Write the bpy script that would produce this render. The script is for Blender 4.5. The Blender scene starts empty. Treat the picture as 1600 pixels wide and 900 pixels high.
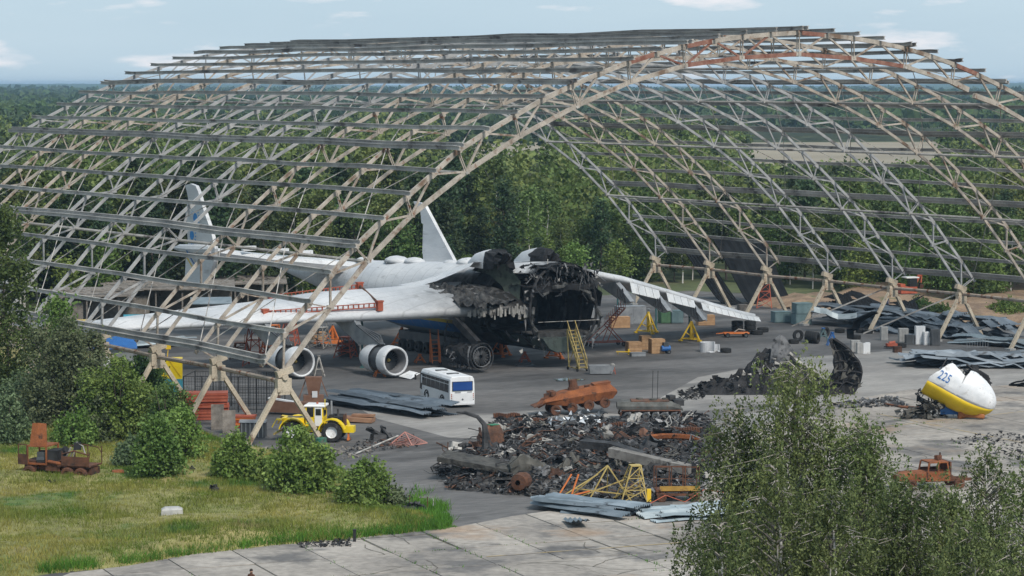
import bpy, bmesh, math, random
import numpy as np
from mathutils import Vector as V, Matrix as M, noise as mnoise

R = math.radians
rnd = random.Random(7)
C = bpy.context.scene.collection
SC = bpy.context.scene

# ------------------------------------------------------------------ camera, sky, sun, exposure
FPX, CAMH = 4100.0, 30.0
PITCH = math.atan(320 / FPX)
cam = bpy.data.cameras.new('camera')
cam.sensor_width = 36
cam.lens = FPX / 1600 * 36
cam.clip_start, cam.clip_end = 1, 60000
camo = bpy.data.objects.new('camera', cam)
camo.location = (0, 0, CAMH)
camo.rotation_euler = (math.pi / 2 - PITCH, 0, 0)
C.objects.link(camo)
SC.camera = camo
SC.view_settings.view_transform = 'Standard'
SC.view_settings.look = 'None'
SC.view_settings.gamma = 1
SC.view_settings.exposure = 0.55
SUN_EL, SUN_AZ = R(48), R(150)        # azimuth clockwise from +Y (north)
w = bpy.data.worlds.new('World')
SC.world = w
w.use_nodes = True
nt = w.node_tree
nt.nodes.clear()


def N(t, typ, **kw):
    n = t.nodes.new(typ)
    for k, v in kw.items():
        if k.startswith('i_'):
            n.inputs[k[2:].replace('_', ' ')].default_value = v
        else:
            setattr(n, k, v)
    return n


sky = N(nt, 'ShaderNodeTexSky', sky_type='NISHITA', sun_disc=False)
sky.sun_elevation, sky.sun_rotation = SUN_EL, SUN_AZ
sky.air_density, sky.dust_density, sky.ozone_density = 1.0, 1.2, 1.0
tc = N(nt, 'ShaderNodeTexCoord')
mp = N(nt, 'ShaderNodeMapping')
mp.inputs['Scale'].default_value = (9, 9, 46)
nz = N(nt, 'ShaderNodeTexNoise')
nz.inputs['Scale'].default_value = 2.1
nz.inputs['Detail'].default_value = 6
nz.inputs['Roughness'].default_value = .55
cr = N(nt, 'ShaderNodeValToRGB')
cr.color_ramp.elements[0].position, cr.color_ramp.elements[1].position = .55, .68
mp2 = N(nt, 'ShaderNodeMapping')
mp2.inputs['Scale'].default_value = (3.5, 3.5, 22)
nz2 = N(nt, 'ShaderNodeTexNoise')
nz2.inputs['Scale'].default_value = 1.0
nz2.inputs['Detail'].default_value = 5
veil = N(nt, 'ShaderNodeMix', data_type='RGBA')       # thin high overcast over the blue sky
veil.inputs['Factor'].default_value = .86
vc = N(nt, 'ShaderNodeValToRGB')
vc.color_ramp.elements[0].position, vc.color_ramp.elements[1].position = .3, .7
vc.color_ramp.elements[0].color = (3.2, 4.35, 5.35, 1)
vc.color_ramp.elements[1].color = (3.9, 5.0, 5.85, 1)
cl = N(nt, 'ShaderNodeMix', data_type='RGBA')
cl.inputs['B'].default_value = (6.3, 6.2, 6.4, 1)
mul = N(nt, 'ShaderNodeMath', operation='MULTIPLY')
mul.inputs[1].default_value = .8
bg = N(nt, 'ShaderNodeBackground')
bg.inputs['Strength'].default_value = .1
out = N(nt, 'ShaderNodeOutputWorld')
L = nt.links.new
L(tc.outputs['Generated'], mp.inputs[0]); L(mp.outputs[0], nz.inputs['Vector'])
L(tc.outputs['Generated'], mp2.inputs[0]); L(mp2.outputs[0], nz2.inputs['Vector'])
L(nz.outputs[0], cr.inputs[0]); L(nz2.outputs[0], vc.inputs[0])
L(sky.outputs[0], veil.inputs['A']); L(vc.outputs[0], veil.inputs['B'])
L(veil.outputs['Result'], cl.inputs['A'])
L(cr.outputs[0], mul.inputs[0]); L(mul.outputs[0], cl.inputs['Factor'])
L(cl.outputs['Result'], bg.inputs['Color']); L(bg.outputs[0], out.inputs['Surface'])

sl = bpy.data.lights.new('sun', 'SUN')
sl.energy, sl.angle, sl.color = 2.5, R(12), (1.0, .94, .86)
so = bpy.data.objects.new('sun', sl)
sd = V((math.sin(SUN_AZ) * math.cos(SUN_EL), math.cos(SUN_AZ) * math.cos(SUN_EL), math.sin(SUN_EL)))
so.rotation_euler = sd.to_track_quat('Z', 'Y').to_euler()
so.location = (60, -60, 120)
C.objects.link(so)

# ------------------------------------------------------------------ helpers
TH = .577                                           # bearing of the hangar axis
HO = V((-18.8, 216.4, 0))
AX, PE = V((-math.sin(TH), math.cos(TH), 0)), V((math.cos(TH), math.sin(TH), 0))


def hw(u, v, z=0):                                  # hangar coordinates -> world
    return HO + PE * u + AX * v + V((0, 0, z))


def at(x, y, z=0.0):                                # the point of height z seen at pixel x, y of the 1600x900 photograph
    d = V(((x - 800) / FPX, 1, -(y - 450) / FPX))
    c, s = math.cos(PITCH), math.sin(PITCH)
    r = V((d.x, c + d.z * s, d.z * c - s))
    return V((0, 0, CAMH)) + r * ((z - CAMH) / r.z)


def atY(x, y, Y):
    d = V(((x - 800) / FPX, 1, -(y - 450) / FPX))
    c, s = math.cos(PITCH), math.sin(PITCH)
    r = V((d.x, c + d.z * s, d.z * c - s))
    return V((0, 0, CAMH)) + r * (Y / r.y)


class MB:
    def __init__(s):
        s.v, s.f, s.m = [], [], []

    def add(s, vs, fs, mi=0):
        b = len(s.v)
        s.v += [tuple(p) for p in vs]
        s.f += [tuple(i + b for i in f) for f in fs]
        s.m += [mi] * len(fs)
        return s

    def box(s, c, d, R_=None, mi=0):
        x, y, z = d[0] / 2, d[1] / 2, d[2] / 2
        ps = [V((i * x, j * y, k * z)) for k in (-1, 1) for j in (-1, 1) for i in (-1, 1)]
        if R_ is not None:
            if not isinstance(R_, M):
                R_ = M.Rotation(R_, 3, 'Z')
            ps = [R_ @ p for p in ps]
        c = V(c)
        return s.add([p + c for p in ps], [(0, 2, 3, 1), (4, 5, 7, 6), (0, 1, 5, 4), (2, 6, 7, 3), (0, 4, 6, 2), (1, 3, 7, 5)], mi)

    def bar(s, a, b, w_, h=None, mi=0):
        a, b = V(a), V(b)
        h = w_ if h is None else h
        t = (b - a).normalized()
        up = V((0, 0, 1)) if abs(t.z) < .95 else V((0, 1, 0))
        sx = t.cross(up).normalized() * (w_ / 2)
        sy = sx.cross(t).normalized() * (h / 2)
        ps = [q + i * sx + j * sy for q in (a, b) for (i, j) in ((-1, -1), (1, -1), (1, 1), (-1, 1))]
        return s.add(ps, [(3, 2, 1, 0), (4, 5, 6, 7), (0, 1, 5, 4), (1, 2, 6, 5), (2, 3, 7, 6), (3, 0, 4, 7)], mi)

    def tube(s, a, b, r0, r1=None, n=7, mi=0, cap=True):
        return s.path([a, b], [r0, r0 if r1 is None else r1], n, mi, cap)

    def path(s, pts, r, n=6, mi=0, cap=True):
        pts = [V(p) for p in pts]
        if not hasattr(r, '__len__'):
            r = [r] * len(pts)
        vs, fs = [], []
        t0 = (pts[1] - pts[0]).normalized()
        up = V((0, 0, 1)) if abs(t0.z) < .9 else V((0, 1, 0))
        for i, p in enumerate(pts):
            t = (pts[min(i + 1, len(pts) - 1)] - pts[max(i - 1, 0)]).normalized()
            sx = t.cross(up)
            if sx.length < 1e-4:
                sx = t.cross(V((1, 0, 0)))
            sx.normalize()
            sy = sx.cross(t)
            for k in range(n):
                a = 2 * math.pi * k / n
                vs.append(p + (sx * math.cos(a) + sy * math.sin(a)) * r[i])
        for i in range(len(pts) - 1):
            for k in range(n):
                k2 = (k + 1) % n
                fs.append((i * n + k, i * n + k2, (i + 1) * n + k2, (i + 1) * n + k))
        if cap:
            fs.append(tuple(range(n - 1, -1, -1)))
            fs.append(tuple((len(pts) - 1) * n + k for k in range(n)))
        return s.add(vs, fs, mi)

    def loft(s, rings, mi=0, closed=True, caps=True, skip=None):
        n = len(rings[0])
        vs = [p for r in rings for p in r]
        fs = []
        for i in range(len(rings) - 1):
            for k in range(n if closed else n - 1):
                if skip and skip(i, k):
                    continue
                k2 = (k + 1) % n
                fs.append((i * n + k, i * n + k2, (i + 1) * n + k2, (i + 1) * n + k))
        if caps and closed:
            fs.append(tuple(range(n - 1, -1, -1)))
            fs.append(tuple((len(rings) - 1) * n + k for k in range(n)))
        return s.add(vs, fs, mi)

    def lathe(s, prof, n=16, mat=None, mi=0):        # profile of (r, x) round the local X axis
        mat = mat or M.Identity(4)
        rings = [[mat @ V((x, r * math.cos(2 * math.pi * k / n), r * math.sin(2 * math.pi * k / n))) for k in range(n)] for r, x in prof]
        return s.loft(rings, mi, True, False)

    def build(s, name, mats, parent=None, smooth=False, loc=None, rz=0):
        me = bpy.data.meshes.new(name)
        me.from_pydata([tuple(p) for p in s.v], [], s.f)
        mats = mats if isinstance(mats, (list, tuple)) else [mats]
        for q in mats:
            me.materials.append(q)
        if len(mats) > 1:
            me.polygons.foreach_set('material_index', s.m)
        if smooth:
            me.polygons.foreach_set('use_smooth', [True] * len(me.polygons))
        me.update()
        return link(name, me, parent, loc, rz)


def link(name, me, parent=None, loc=None, rz=0):
    o = bpy.data.objects.new(name, me)
    C.objects.link(o)
    if parent is not None:
        o.parent = parent
    if loc is not None:
        o.location = loc
    o.rotation_euler = (0, 0, rz)
    return o


def tag(o, label, cat, group=None):
    o['label'], o['category'] = label, cat
    if group:
        o['group'] = group
    return o


def thing(name, label, cat, loc=(0, 0, 0), rz=0, group=None):
    o = bpy.data.objects.new(name, None)
    o.empty_display_size = .3
    C.objects.link(o)
    o.location, o.rotation_euler = loc, (0, 0, rz)
    return tag(o, label, cat, group)


def kind(o, k):
    o['kind'] = k
    return o


KIDS = {}


def clone(o, parent=None, loc=None, rz=None, label=None, group=None, sc=None):
    c = o.copy()
    C.objects.link(c)
    if parent is not None:
        c.parent = parent
    if loc is not None:
        c.location = loc
    if rz is not None:
        c.rotation_euler = (0, 0, rz)
    if sc is not None:
        c.scale = sc if hasattr(sc, '__len__') else (sc, sc, sc)
    if label:
        c['label'] = label
    if group:
        c['group'] = group
    for ch in list(o.children):
        clone(ch, c)
    return c


# ------------------------------------------------------------------ materials
def ramp(t, c1, c2, p1=.35, p2=.65):
    n = t.nodes.new('ShaderNodeValToRGB')
    e = n.color_ramp.elements
    e[0].position, e[1].position = p1, p2
    e[0].color, e[1].color = (*c1, 1), (*c2, 1)
    return n


def noise(t, vec, scale, detail=4, rough=.55, dist=0):
    n = t.nodes.new('ShaderNodeTexNoise')
    n.inputs['Scale'].default_value, n.inputs['Detail'].default_value = scale, detail
    n.inputs['Roughness'].default_value, n.inputs['Distortion'].default_value = rough, dist
    t.links.new(vec, n.inputs['Vector'])
    return n


def mix(t, fac, a, b):
    n = t.nodes.new('ShaderNodeMix')
    n.data_type = 'RGBA'
    for sock, val in ((n.inputs['Factor'], fac), (n.inputs['A'], a), (n.inputs['B'], b)):
        if hasattr(val, 'is_linked'):
            t.links.new(val, sock)
        elif isinstance(val, tuple):
            sock.default_value = (*val, 1)
        else:
            sock.default_value = val
    return n.outputs['Result']


def mat(name, c1, c2=None, scale=1.0, rough=.75, metal=0, bump=0, bscale=None, stain=None, stain2=None,
        rv=0, iv=0, stretch=(1, 1, 1), coord='Object', trans=0, spec=.4, fine=0, hv=0):
    """stain = (colour, threshold 0..1, noise scale): worn patches; rv/iv = value spread per object / per island"""
    m = bpy.data.materials.new(name)
    m.use_nodes = True
    t = m.node_tree
    t.nodes.clear()
    o = t.nodes.new('ShaderNodeOutputMaterial')
    p = t.nodes.new('ShaderNodeBsdfPrincipled')
    p.inputs['Roughness'].default_value, p.inputs['Metallic'].default_value = rough, metal
    p.inputs['Specular IOR Level'].default_value = spec
    tcn = t.nodes.new('ShaderNodeTexCoord')
    vec = tcn.outputs[coord] if coord != 'World' else t.nodes.new('ShaderNodeNewGeometry').outputs['Position']
    if stretch != (1, 1, 1):
        mpn = t.nodes.new('ShaderNodeMapping')
        mpn.inputs['Scale'].default_value = stretch
        t.links.new(vec, mpn.inputs[0])
        vec = mpn.outputs[0]
    c2 = c2 or tuple(min(1, x * 1.25) for x in c1)
    n = noise(t, vec, scale)
    rp = ramp(t, c1, c2)
    t.links.new(n.outputs[0], rp.inputs[0])
    col = rp.outputs[0]
    for st in (stain, stain2):
        if st:
            sn = noise(t, vec, st[2], 6, .62)
            sr = ramp(t, (0, 0, 0), (1, 1, 1), st[1], st[1] + .1)
            t.links.new(sn.outputs[0], sr.inputs[0])
            col = mix(t, sr.outputs[0], col, st[0])
    if fine:
        fn = noise(t, vec, scale * 14, 3)
        fr = ramp(t, (1 - fine,) * 3, (1 + fine,) * 3, .3, .7)
        t.links.new(fn.outputs[0], fr.inputs[0])
        mm = t.nodes.new('ShaderNodeMix')
        mm.data_type, mm.blend_type = 'RGBA', 'MULTIPLY'
        mm.inputs['Factor'].default_value = 1
        t.links.new(col, mm.inputs['A']); t.links.new(fr.outputs[0], mm.inputs['B'])
        col = mm.outputs['Result']
    for amt, src in ((rv, 'obj'), (iv, 'isl')):
        if amt:
            h = t.nodes.new('ShaderNodeHueSaturation')
            mr = t.nodes.new('ShaderNodeMapRange')
            mr.inputs['To Min'].default_value, mr.inputs['To Max'].default_value = 1 - amt, 1 + amt
            q = t.nodes.new('ShaderNodeObjectInfo').outputs['Random'] if src == 'obj' else t.nodes.new('ShaderNodeNewGeometry').outputs['Random Per Island']
            t.links.new(q, mr.inputs[0]); t.links.new(mr.outputs[0], h.inputs['Value'])
            if hv and src == 'obj':          # crowns differ a little in hue too
                m1, m2 = t.nodes.new('ShaderNodeMath'), t.nodes.new('ShaderNodeMath')
                m1.operation, m2.operation = 'MULTIPLY', 'FRACT'
                m1.inputs[1].default_value = 7.31
                hr = t.nodes.new('ShaderNodeMapRange')
                hr.inputs['To Min'].default_value, hr.inputs['To Max'].default_value = .5 - hv, .5 + hv * .6
                t.links.new(q, m1.inputs[0]); t.links.new(m1.outputs[0], m2.inputs[0]); t.links.new(m2.outputs[0], hr.inputs[0])
                t.links.new(hr.outputs[0], h.inputs['Hue'])
            t.links.new(col, h.inputs['Color'])
            col = h.outputs[0]
    t.links.new(col, p.inputs['Base Color'])
    if bump:
        bn = noise(t, vec, bscale or scale * 5, 5)
        b = t.nodes.new('ShaderNodeBump')
        b.inputs['Strength'].default_value, b.inputs['Distance'].default_value = bump, .1
        t.links.new(bn.outputs[0], b.inputs['Height']); t.links.new(b.outputs[0], p.inputs['Normal'])
    if trans:
        tr = t.nodes.new('ShaderNodeBsdfTranslucent')
        t.links.new(col, tr.inputs[0])
        ms = t.nodes.new('ShaderNodeMixShader')
        ms.inputs[0].default_value = trans
        t.links.new(p.outputs[0], ms.inputs[1]); t.links.new(tr.outputs[0], ms.inputs[2])
        t.links.new(ms.outputs[0], o.inputs[0])
    else:
        t.links.new(p.outputs[0], o.inputs[0])
    return m


RUST, DKRUST = (.17, .065, .025), (.06, .03, .02)
m_beige = mat('beige_steel', (.28, .245, .205), (.45, .40, .34), .8, .7, 0, .1, 6, (RUST, .585, 1.1), ((.16, .105, .07), .55, .5), fine=.18)
m_grey = mat('grey_steel', (.245, .25, .255), (.385, .385, .38), .8, .65, 0, .1, 6, (RUST, .68, .9), ((.15, .14, .13), .6, .5), fine=.12)
m_purlin = mat('purlin_steel', (.25, .235, .22), (.43, .405, .37), .35, .6, 0, .1, 6, (RUST, .63, .3), ((.10, .085, .08), .56, .3), rv=.2, fine=.15)
m_redsteel = mat('rust_red_steel', (.16, .06, .04), (.28, .15, .11), 1.2, .85, 0, .15, 8, ((.3, .24, .18), .62, 1.5), fine=.2)
m_pipe = mat('rusty_pipe', (.30, .25, .2), (.38, .31, .25), .8, .8, 0, .1, 6, (RUST, .53, 1.3))
m_leg = mat('leg_paint', (.38, .32, .24), (.50, .43, .33), .7, .8, 0, .15, 6, (RUST, .6, .8), ((.17, .12, .08), .58, 1.7), fine=.2)
m_white = mat('white_paint', (.53, .54, .555), (.68, .68, .68), .3, .5, 0, .05, 4, ((.36, .36, .36), .6, .45), ((.22, .21, .2), .66, 1.3), stretch=(1, .35, 1.6), fine=.06)
m_whiteclean = mat('clean_white_paint', (.64, .65, .66), (.75, .75, .74), .6, .4, 0, .03, 5, ((.46, .44, .41), .58, .9), ((.25, .23, .2), .68, 2.5), fine=.05)
m_char = mat('charred_metal', (.008, .008, .009), (.035, .034, .035), 1.1, .8, .2, .9, 3, ((.10, .10, .10), .67, 2.2), fine=.5)
m_hoop = mat('scorched_rim', (.03, .03, .03), (.12, .118, .11), 1.6, .8, .1, .4, 5, ((.26, .25, .23), .62, 2.0))
m_ash = mat('ash', (.012, .012, .013), (.085, .083, .08), 1.6, .95, 0, 1, 4, ((.2, .19, .185), .66, 3.0), fine=.5)
m_ashbed = mat('ash_bed', (.03, .028, .027), (.1, .095, .09), .5, .95, 0, .8, 5, ((.16, .145, .13), .6, .3), fine=.4)
m_greyjunk = mat('grey_scrap', (.06, .061, .064), (.18, .18, .183), 1.2, .6, .3, .5, 5, ((.03, .03, .03), .55, 1.3), rv=.45, iv=.55)
m_darkjunk = mat('dark_scrap', (.014, .014, .015), (.055, .054, .055), 1.3, .75, .2, .6, 5, ((.14, .13, .12), .66, 2), rv=.4, iv=.6)
m_rustjunk = mat('rust_scrap', (.05, .028, .02), (.125, .06, .036), 1.4, .9, 0, .5, 6, ((.03, .025, .022), .58, 1.2), rv=.3, iv=.5)
m_palejunk = mat('pale_scrap', (.22, .21, .19), (.42, .40, .37), 1.3, .7, 0, .3, 5, ((.06, .055, .05), .54, 1.6), rv=.3)
m_olive = mat('olive_scrap', (.06, .058, .05), (.14, .132, .115), 1, .85, 0, .3, 5, ((.05, .035, .025), .58, 1.5), rv=.25)
m_rust = mat('orange_rust', (.15, .05, .02), (.27, .09, .03), 1.0, .9, 0, .3, 9, ((.05, .028, .02), .58, 1.3), ((.42, .17, .06), .66, 2.5), fine=.2)
m_dkrust = mat('dark_rust', (.06, .028, .017), (.14, .058, .03), 1.4, .9, 0, .3, 9, ((.02, .018, .017), .56, 1.2))
m_yellow = mat('yellow_paint', (.62, .40, .02), (.72, .48, .03), .8, .45, 0, 0, None, ((.25, .16, .05), .68, 1.6))
m_yellowbr = mat('bright_yellow_paint', (.70, .50, .012), (.8, .58, .015), .8, .4, 0, 0, None, ((.3, .2, .04), .7, 1.3))
m_burntyel = mat('burnt_yellow_paint', (.3, .17, .03), (.42, .25, .05), 1, .7, 0, 0, None, ((.1, .05, .03), .54, 1.2))
m_dullyel = mat('dull_yellow_paint', (.36, .26, .08), (.46, .35, .12), 1, .6, 0, .1, 8, ((.16, .1, .05), .6, 1.6))
m_orange = mat('orange_paint', (.55, .14, .03), (.62, .19, .05), 1, .6, 0, 0, None, ((.2, .08, .04), .64, 1.2))
m_redbeam = mat('red_oxide_paint', (.33, .07, .035), (.42, .11, .06), 1, .65, 0, 0, None, ((.13, .05, .03), .62, 1.3))
m_glass = mat('dark_glass', (.015, .018, .02), (.03, .034, .038), .6, .12, 0, spec=.6)
m_blueglass = mat('blue_rear_glass', (.012, .05, .19), (.02, .065, .23), .6, .25, 0)
m_black = mat('black_plastic', (.012, .012, .013), (.025, .025, .026), 2, .6)
m_rubber = mat('tyre_rubber', (.014, .014, .014), (.03, .03, .03), 3, .85, 0, .2, 9, ((.09, .08, .07), .66, 2))
m_steel = mat('dull_metal', (.25, .26, .27), (.36, .37, .38), 1, .5, .4, 0, None, ((.12, .11, .1), .62, 1.5))
m_duct = mat('shaded_duct', (.14, .14, .145), (.24, .24, .245), 1, .6)  # dark grey carries the shade inside the engine intakes
m_dkgrey = mat('dark_grey_paint', (.05, .055, .06), (.09, .095, .1), 1, .6, 0, 0, None, ((.18, .17, .16), .66, 1.3))
m_wood = mat('crate_wood', (.34, .2, .10), (.46, .29, .16), 2, .85, 0, .2, 10, ((.2, .12, .07), .62, 2), rv=.12)
m_oldwood = mat('old_wood', (.16, .14, .12), (.28, .25, .22), 2, .9, 0, .3, 12, ((.07, .06, .05), .6, 2), rv=.2)
m_sheet = mat('corrugated_sheet', (.115, .14, .165), (.19, .22, .25), .5, .45, .35, .05, 8, ((.07, .075, .08), .6, .6), ((.32, .35, .37), .7, .4), rv=.3)
m_sheetlight = mat('light_corrugated_sheet', (.19, .24, .265), (.30, .345, .37), .5, .45, .25, .05, 8, ((.12, .14, .15), .62, .7), rv=.25)
m_sheetmid = mat('mid_corrugated_sheet', (.14, .175, .20), (.25, .29, .32), .5, .45, .3, .05, 8, ((.08, .09, .1), .6, .7), rv=.3)
m_sheetdark = mat('dark_roof_panel', (.006, .007, .008), (.013, .0145, .016), .3, .9, 0, .1, 5, ((.06, .065, .065), .74, .4), spec=.15)
m_tealbox = mat('teal_paint', (.10, .16, .17), (.16, .23, .24), 1, .7, 0, 0, None, ((.07, .08, .08), .6, 1.2))
m_concblock = mat('concrete_block', (.3, .3, .29), (.42, .41, .39), 2, .9, 0, .2, 10)
m_blue = mat('blue_paint', (.02, .11, .33), (.03, .15, .42), 1, .5)
m_teal = mat('turquoise_paint', (.03, .2, .27), (.05, .27, .34), 1, .6)
m_skin = mat('skin', (.45, .27, .19), (.5, .31, .22), 5, .6)
m_cloth = mat('navy_cloth', (.02, .028, .06), (.035, .045, .09), 5, .9)
m_hair = mat('dark_hair', (.02, .014, .01), (.03, .02, .015), 9, .8)
m_gold = mat('honeycomb_skin', (.28, .1, .035), (.36, .14, .05), 2, .85, 0, .2, 10)

m_bark = mat('bark', (.07, .055, .045), (.14, .115, .095), 2, .95, 0, .4, 12, stretch=(1, 1, .4))
m_birchbark = mat('birch_bark', (.45, .43, .40), (.62, .6, .57), 2, .85, 0, .1, 8, ((.05, .045, .04), .6, 2.2), stretch=(1, 1, 2))
m_twig = mat('birch_twig', (.14, .125, .105), (.36, .33, .29), 1.2, .85)
m_deadwood = mat('dead_wood', (.4, .37, .33), (.55, .52, .48), 2, .9)


def leafmat(name, c1, c2, iv=.35, hv=.035):
    return mat(name, c1, c2, .45, .6, 0, 0, iv=iv, rv=.24, trans=.3, hv=hv, spec=.25)


m_lbirch = leafmat('birch_leaves', (.082, .122, .036), (.155, .2, .062))
m_lfgbirch = leafmat('near_birch_leaves', (.082, .116, .038), (.16, .194, .07), .4, .012)
m_lbroad = leafmat('broad_leaves', (.053, .096, .026), (.115, .165, .048))
m_lpine = leafmat('pine_needles', (.033, .061, .028), (.066, .102, .045))
m_lbright = leafmat('young_leaves', (.09, .145, .03), (.165, .225, .06))
m_lbush = leafmat('bush_leaves', (.095, .165, .032), (.185, .265, .07), .35, .018)
m_lwillow = leafmat('grey_green_leaves', (.09, .13, .06), (.17, .215, .11))
m_grass = mat('grass_blades', (.125, .175, .028), (.30, .27, .072), .12, .8, 0, iv=.35, coord='World', trans=.3, spec=.2,
              stain=((.07, .155, .022), .55, .09), stain2=((.24, .19, .10), .62, .2))
m_grassgreen = mat('green_grass_blades', (.06, .16, .018), (.12, .25, .035), .2, .8, 0, iv=.35, coord='World', trans=.3, spec=.2)

# ------------------------------------------------------------------ ground
m_ground = mat('forest_floor', (.035, .05, .018), (.085, .10, .04), .03, .95, 0, .3, .6, ((.16, .12, .075), .62, .02), coord='World', fine=.3)
m_asph = mat('old_asphalt', (.074, .071, .069), (.148, .141, .136), .09, .9, 0, .25, 3, ((.055, .052, .051), .52, .05), ((.20, .19, .18), .6, .045), stretch=(.55, 1.5, 1), fine=.22)
m_conc = mat('concrete_slab', (.21, .188, .165), (.33, .297, .26), .12, .9, 0, .25, 4, ((.12, .112, .106), .53, .13), ((.27, .20, .145), .58, .09), rv=.13, coord='World', fine=.2)
m_concfar = mat('pale_concrete', (.19, .18, .17), (.30, .285, .265), .10, .9, 0, .2, 3, ((.10, .097, .094), .54, .07), stretch=(.5, 1.4, 1), fine=.15)
m_dirt = mat('brown_earth', (.15, .10, .065), (.28, .19, .12), .25, .95, 0, .6, 3, ((.09, .10, .04), .57, .18), coord='World', fine=.25)
m_turf = mat('turf', (.14, .15, .045), (.27, .23, .09), .08, .95, 0, .5, 3, ((.05, .10, .02), .55, .09), ((.26, .19, .11), .66, .12), coord='World', fine=.3)
m_field = mat('dry_field', (.22, .185, .13), (.29, .245, .175), .01, .95, coord='World')
m_puddle = mat('puddle_water', (.02, .02, .022), None, 1, .05, spec=.7)


def sheet(name, pts, z, m, thick=0.0, parent=None):
    bm = MB()
    ps = [V((p[0], p[1], z)) for p in pts]
    n = len(ps)
    if thick:
        bm.add(ps + [p - V((0, 0, thick)) for p in ps], [tuple(range(n))] + [(i, n + i, n + (i + 1) % n, (i + 1) % n) for i in range(n)])
    else:
        bm.add(ps, [tuple(range(n))])
    return bm.build(name, m, parent)


def inpoly(x, y, P):
    r = False
    j = len(P) - 1
    for i in range(len(P)):
        if (P[i][1] > y) != (P[j][1] > y) and x < (P[j][0] - P[i][0]) * (y - P[i][1]) / (P[j][1] - P[i][1]) + P[i][0]:
            r = not r
        j = i
    return r


def toccw(P):
    a = sum(P[i][0] * P[(i + 1) % len(P)][1] - P[(i + 1) % len(P)][0] * P[i][1] for i in range(len(P)))
    return P if a > 0 else P[::-1]


gr = MB()
nr, na = 26, 60
rad = [0] + [40 * (11500 / 40) ** (i / (nr - 1)) for i in range(nr)]
vs = [(0, 0, 0)]
for r_ in rad[1:]:
    for k in range(na):
        a = 2 * math.pi * k / na
        h = 0 if r_ < 4500 else (12 + 10 * math.sin(a * 7) + 6 * math.sin(a * 19 + 1)) * min(1, (r_ - 4500) / 5000)
        vs.append((r_ * math.cos(a), r_ * math.sin(a), max(0, h)))
fs = [(0, 1 + k, 1 + (k + 1) % na) for k in range(na)]
for i in range(len(rad) - 2):
    for k in range(na):
        k2 = (k + 1) % na
        fs.append((1 + i * na + k, 1 + (i + 1) * na + k, 1 + (i + 1) * na + k2, 1 + i * na + k2))
gr.add(vs, fs)
kind(gr.build('ground', m_ground), 'structure')

# apron in hangar axes so its streaks follow the building
ap = MB().add([(-70, -190, .02), (150, -190, .02), (150, 60, .02), (126, 112, .02), (-70, 112, .02)], [(0, 1, 2, 3, 4)])
o = ap.build('apron', m_asph, None, False, HO, TH)
kind(o, 'structure')


def touv(p):
    d = V((p[0], p[1], 0)) - HO
    return (d.dot(PE), d.dot(AX))


def apron_patch(name, pix, z, m):
    P = [touv(at(*q)) for q in pix]
    bm = MB().add([(p[0], p[1], z) for p in P], [tuple(range(len(P)))])
    o = bm.build(name, m, None, False, HO, TH)
    return kind(o, 'structure')


apron_patch('pale_concrete_strip', [(530, 622), (610, 628), (700, 650), (760, 646), (860, 640), (1000, 650), (1150, 640), (1140, 690), (1000, 720), (860, 690), (700, 684), (590, 655)], .03, m_concfar)
apron_patch('pale_concrete_apron', [(1000, 640), (1090, 590), (1240, 560), (1400, 548), (1700, 556), (1700, 900), (1060, 900), (1050, 780), (1080, 700)], .032, m_concfar)

# concrete slabs of the near apron: separate slabs with open joints
SLAB_AREA = [(40, 925), (110, 897), (200, 886), (300, 868), (440, 852), (560, 842), (716, 825), (800, 808), (860, 800), (1000, 806), (1090, 800), (1120, 700), (1250, 640), (1420, 610), (1640, 600), (1660, 930)]
SA = [(p.x, p.y) for p in (at(*q) for q in SLAB_AREA)]
bed = kind(sheet('slab_bed', toccw(SA), .034, mat('joint_dirt', (.075, .068, .058), (.13, .115, .085), 1, .95, 0, 0, None, ((.06, .09, .02), .6, .5), coord='World')), 'structure')
ca, sa = math.cos(.40), math.sin(.40)
slabs, edge_slabs = [], []


def clip_rect(P, cx, cy, hx, hy):
    """the area polygon in slab axes, cut to one slab rectangle"""
    P = [((x - cx) * ca + (y - cy) * sa, -(x - cx) * sa + (y - cy) * ca) for x, y in P]
    for ax_, lim in ((0, hx), (0, -hx), (1, hy), (1, -hy)):
        out_ = []
        for k in range(len(P)):
            a, b = P[k], P[(k + 1) % len(P)]
            s = 1 if lim > 0 else -1
            ia, ib_ = s * a[ax_] <= abs(lim), s * b[ax_] <= abs(lim)
            if ia:
                out_.append(a)
            if ia != ib_:
                t = (lim - a[ax_]) / (b[ax_] - a[ax_])
                out_.append((a[0] + t * (b[0] - a[0]), a[1] + t * (b[1] - a[1])))
        P = out_
        if len(P) < 3:
            return []
    return P


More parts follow.
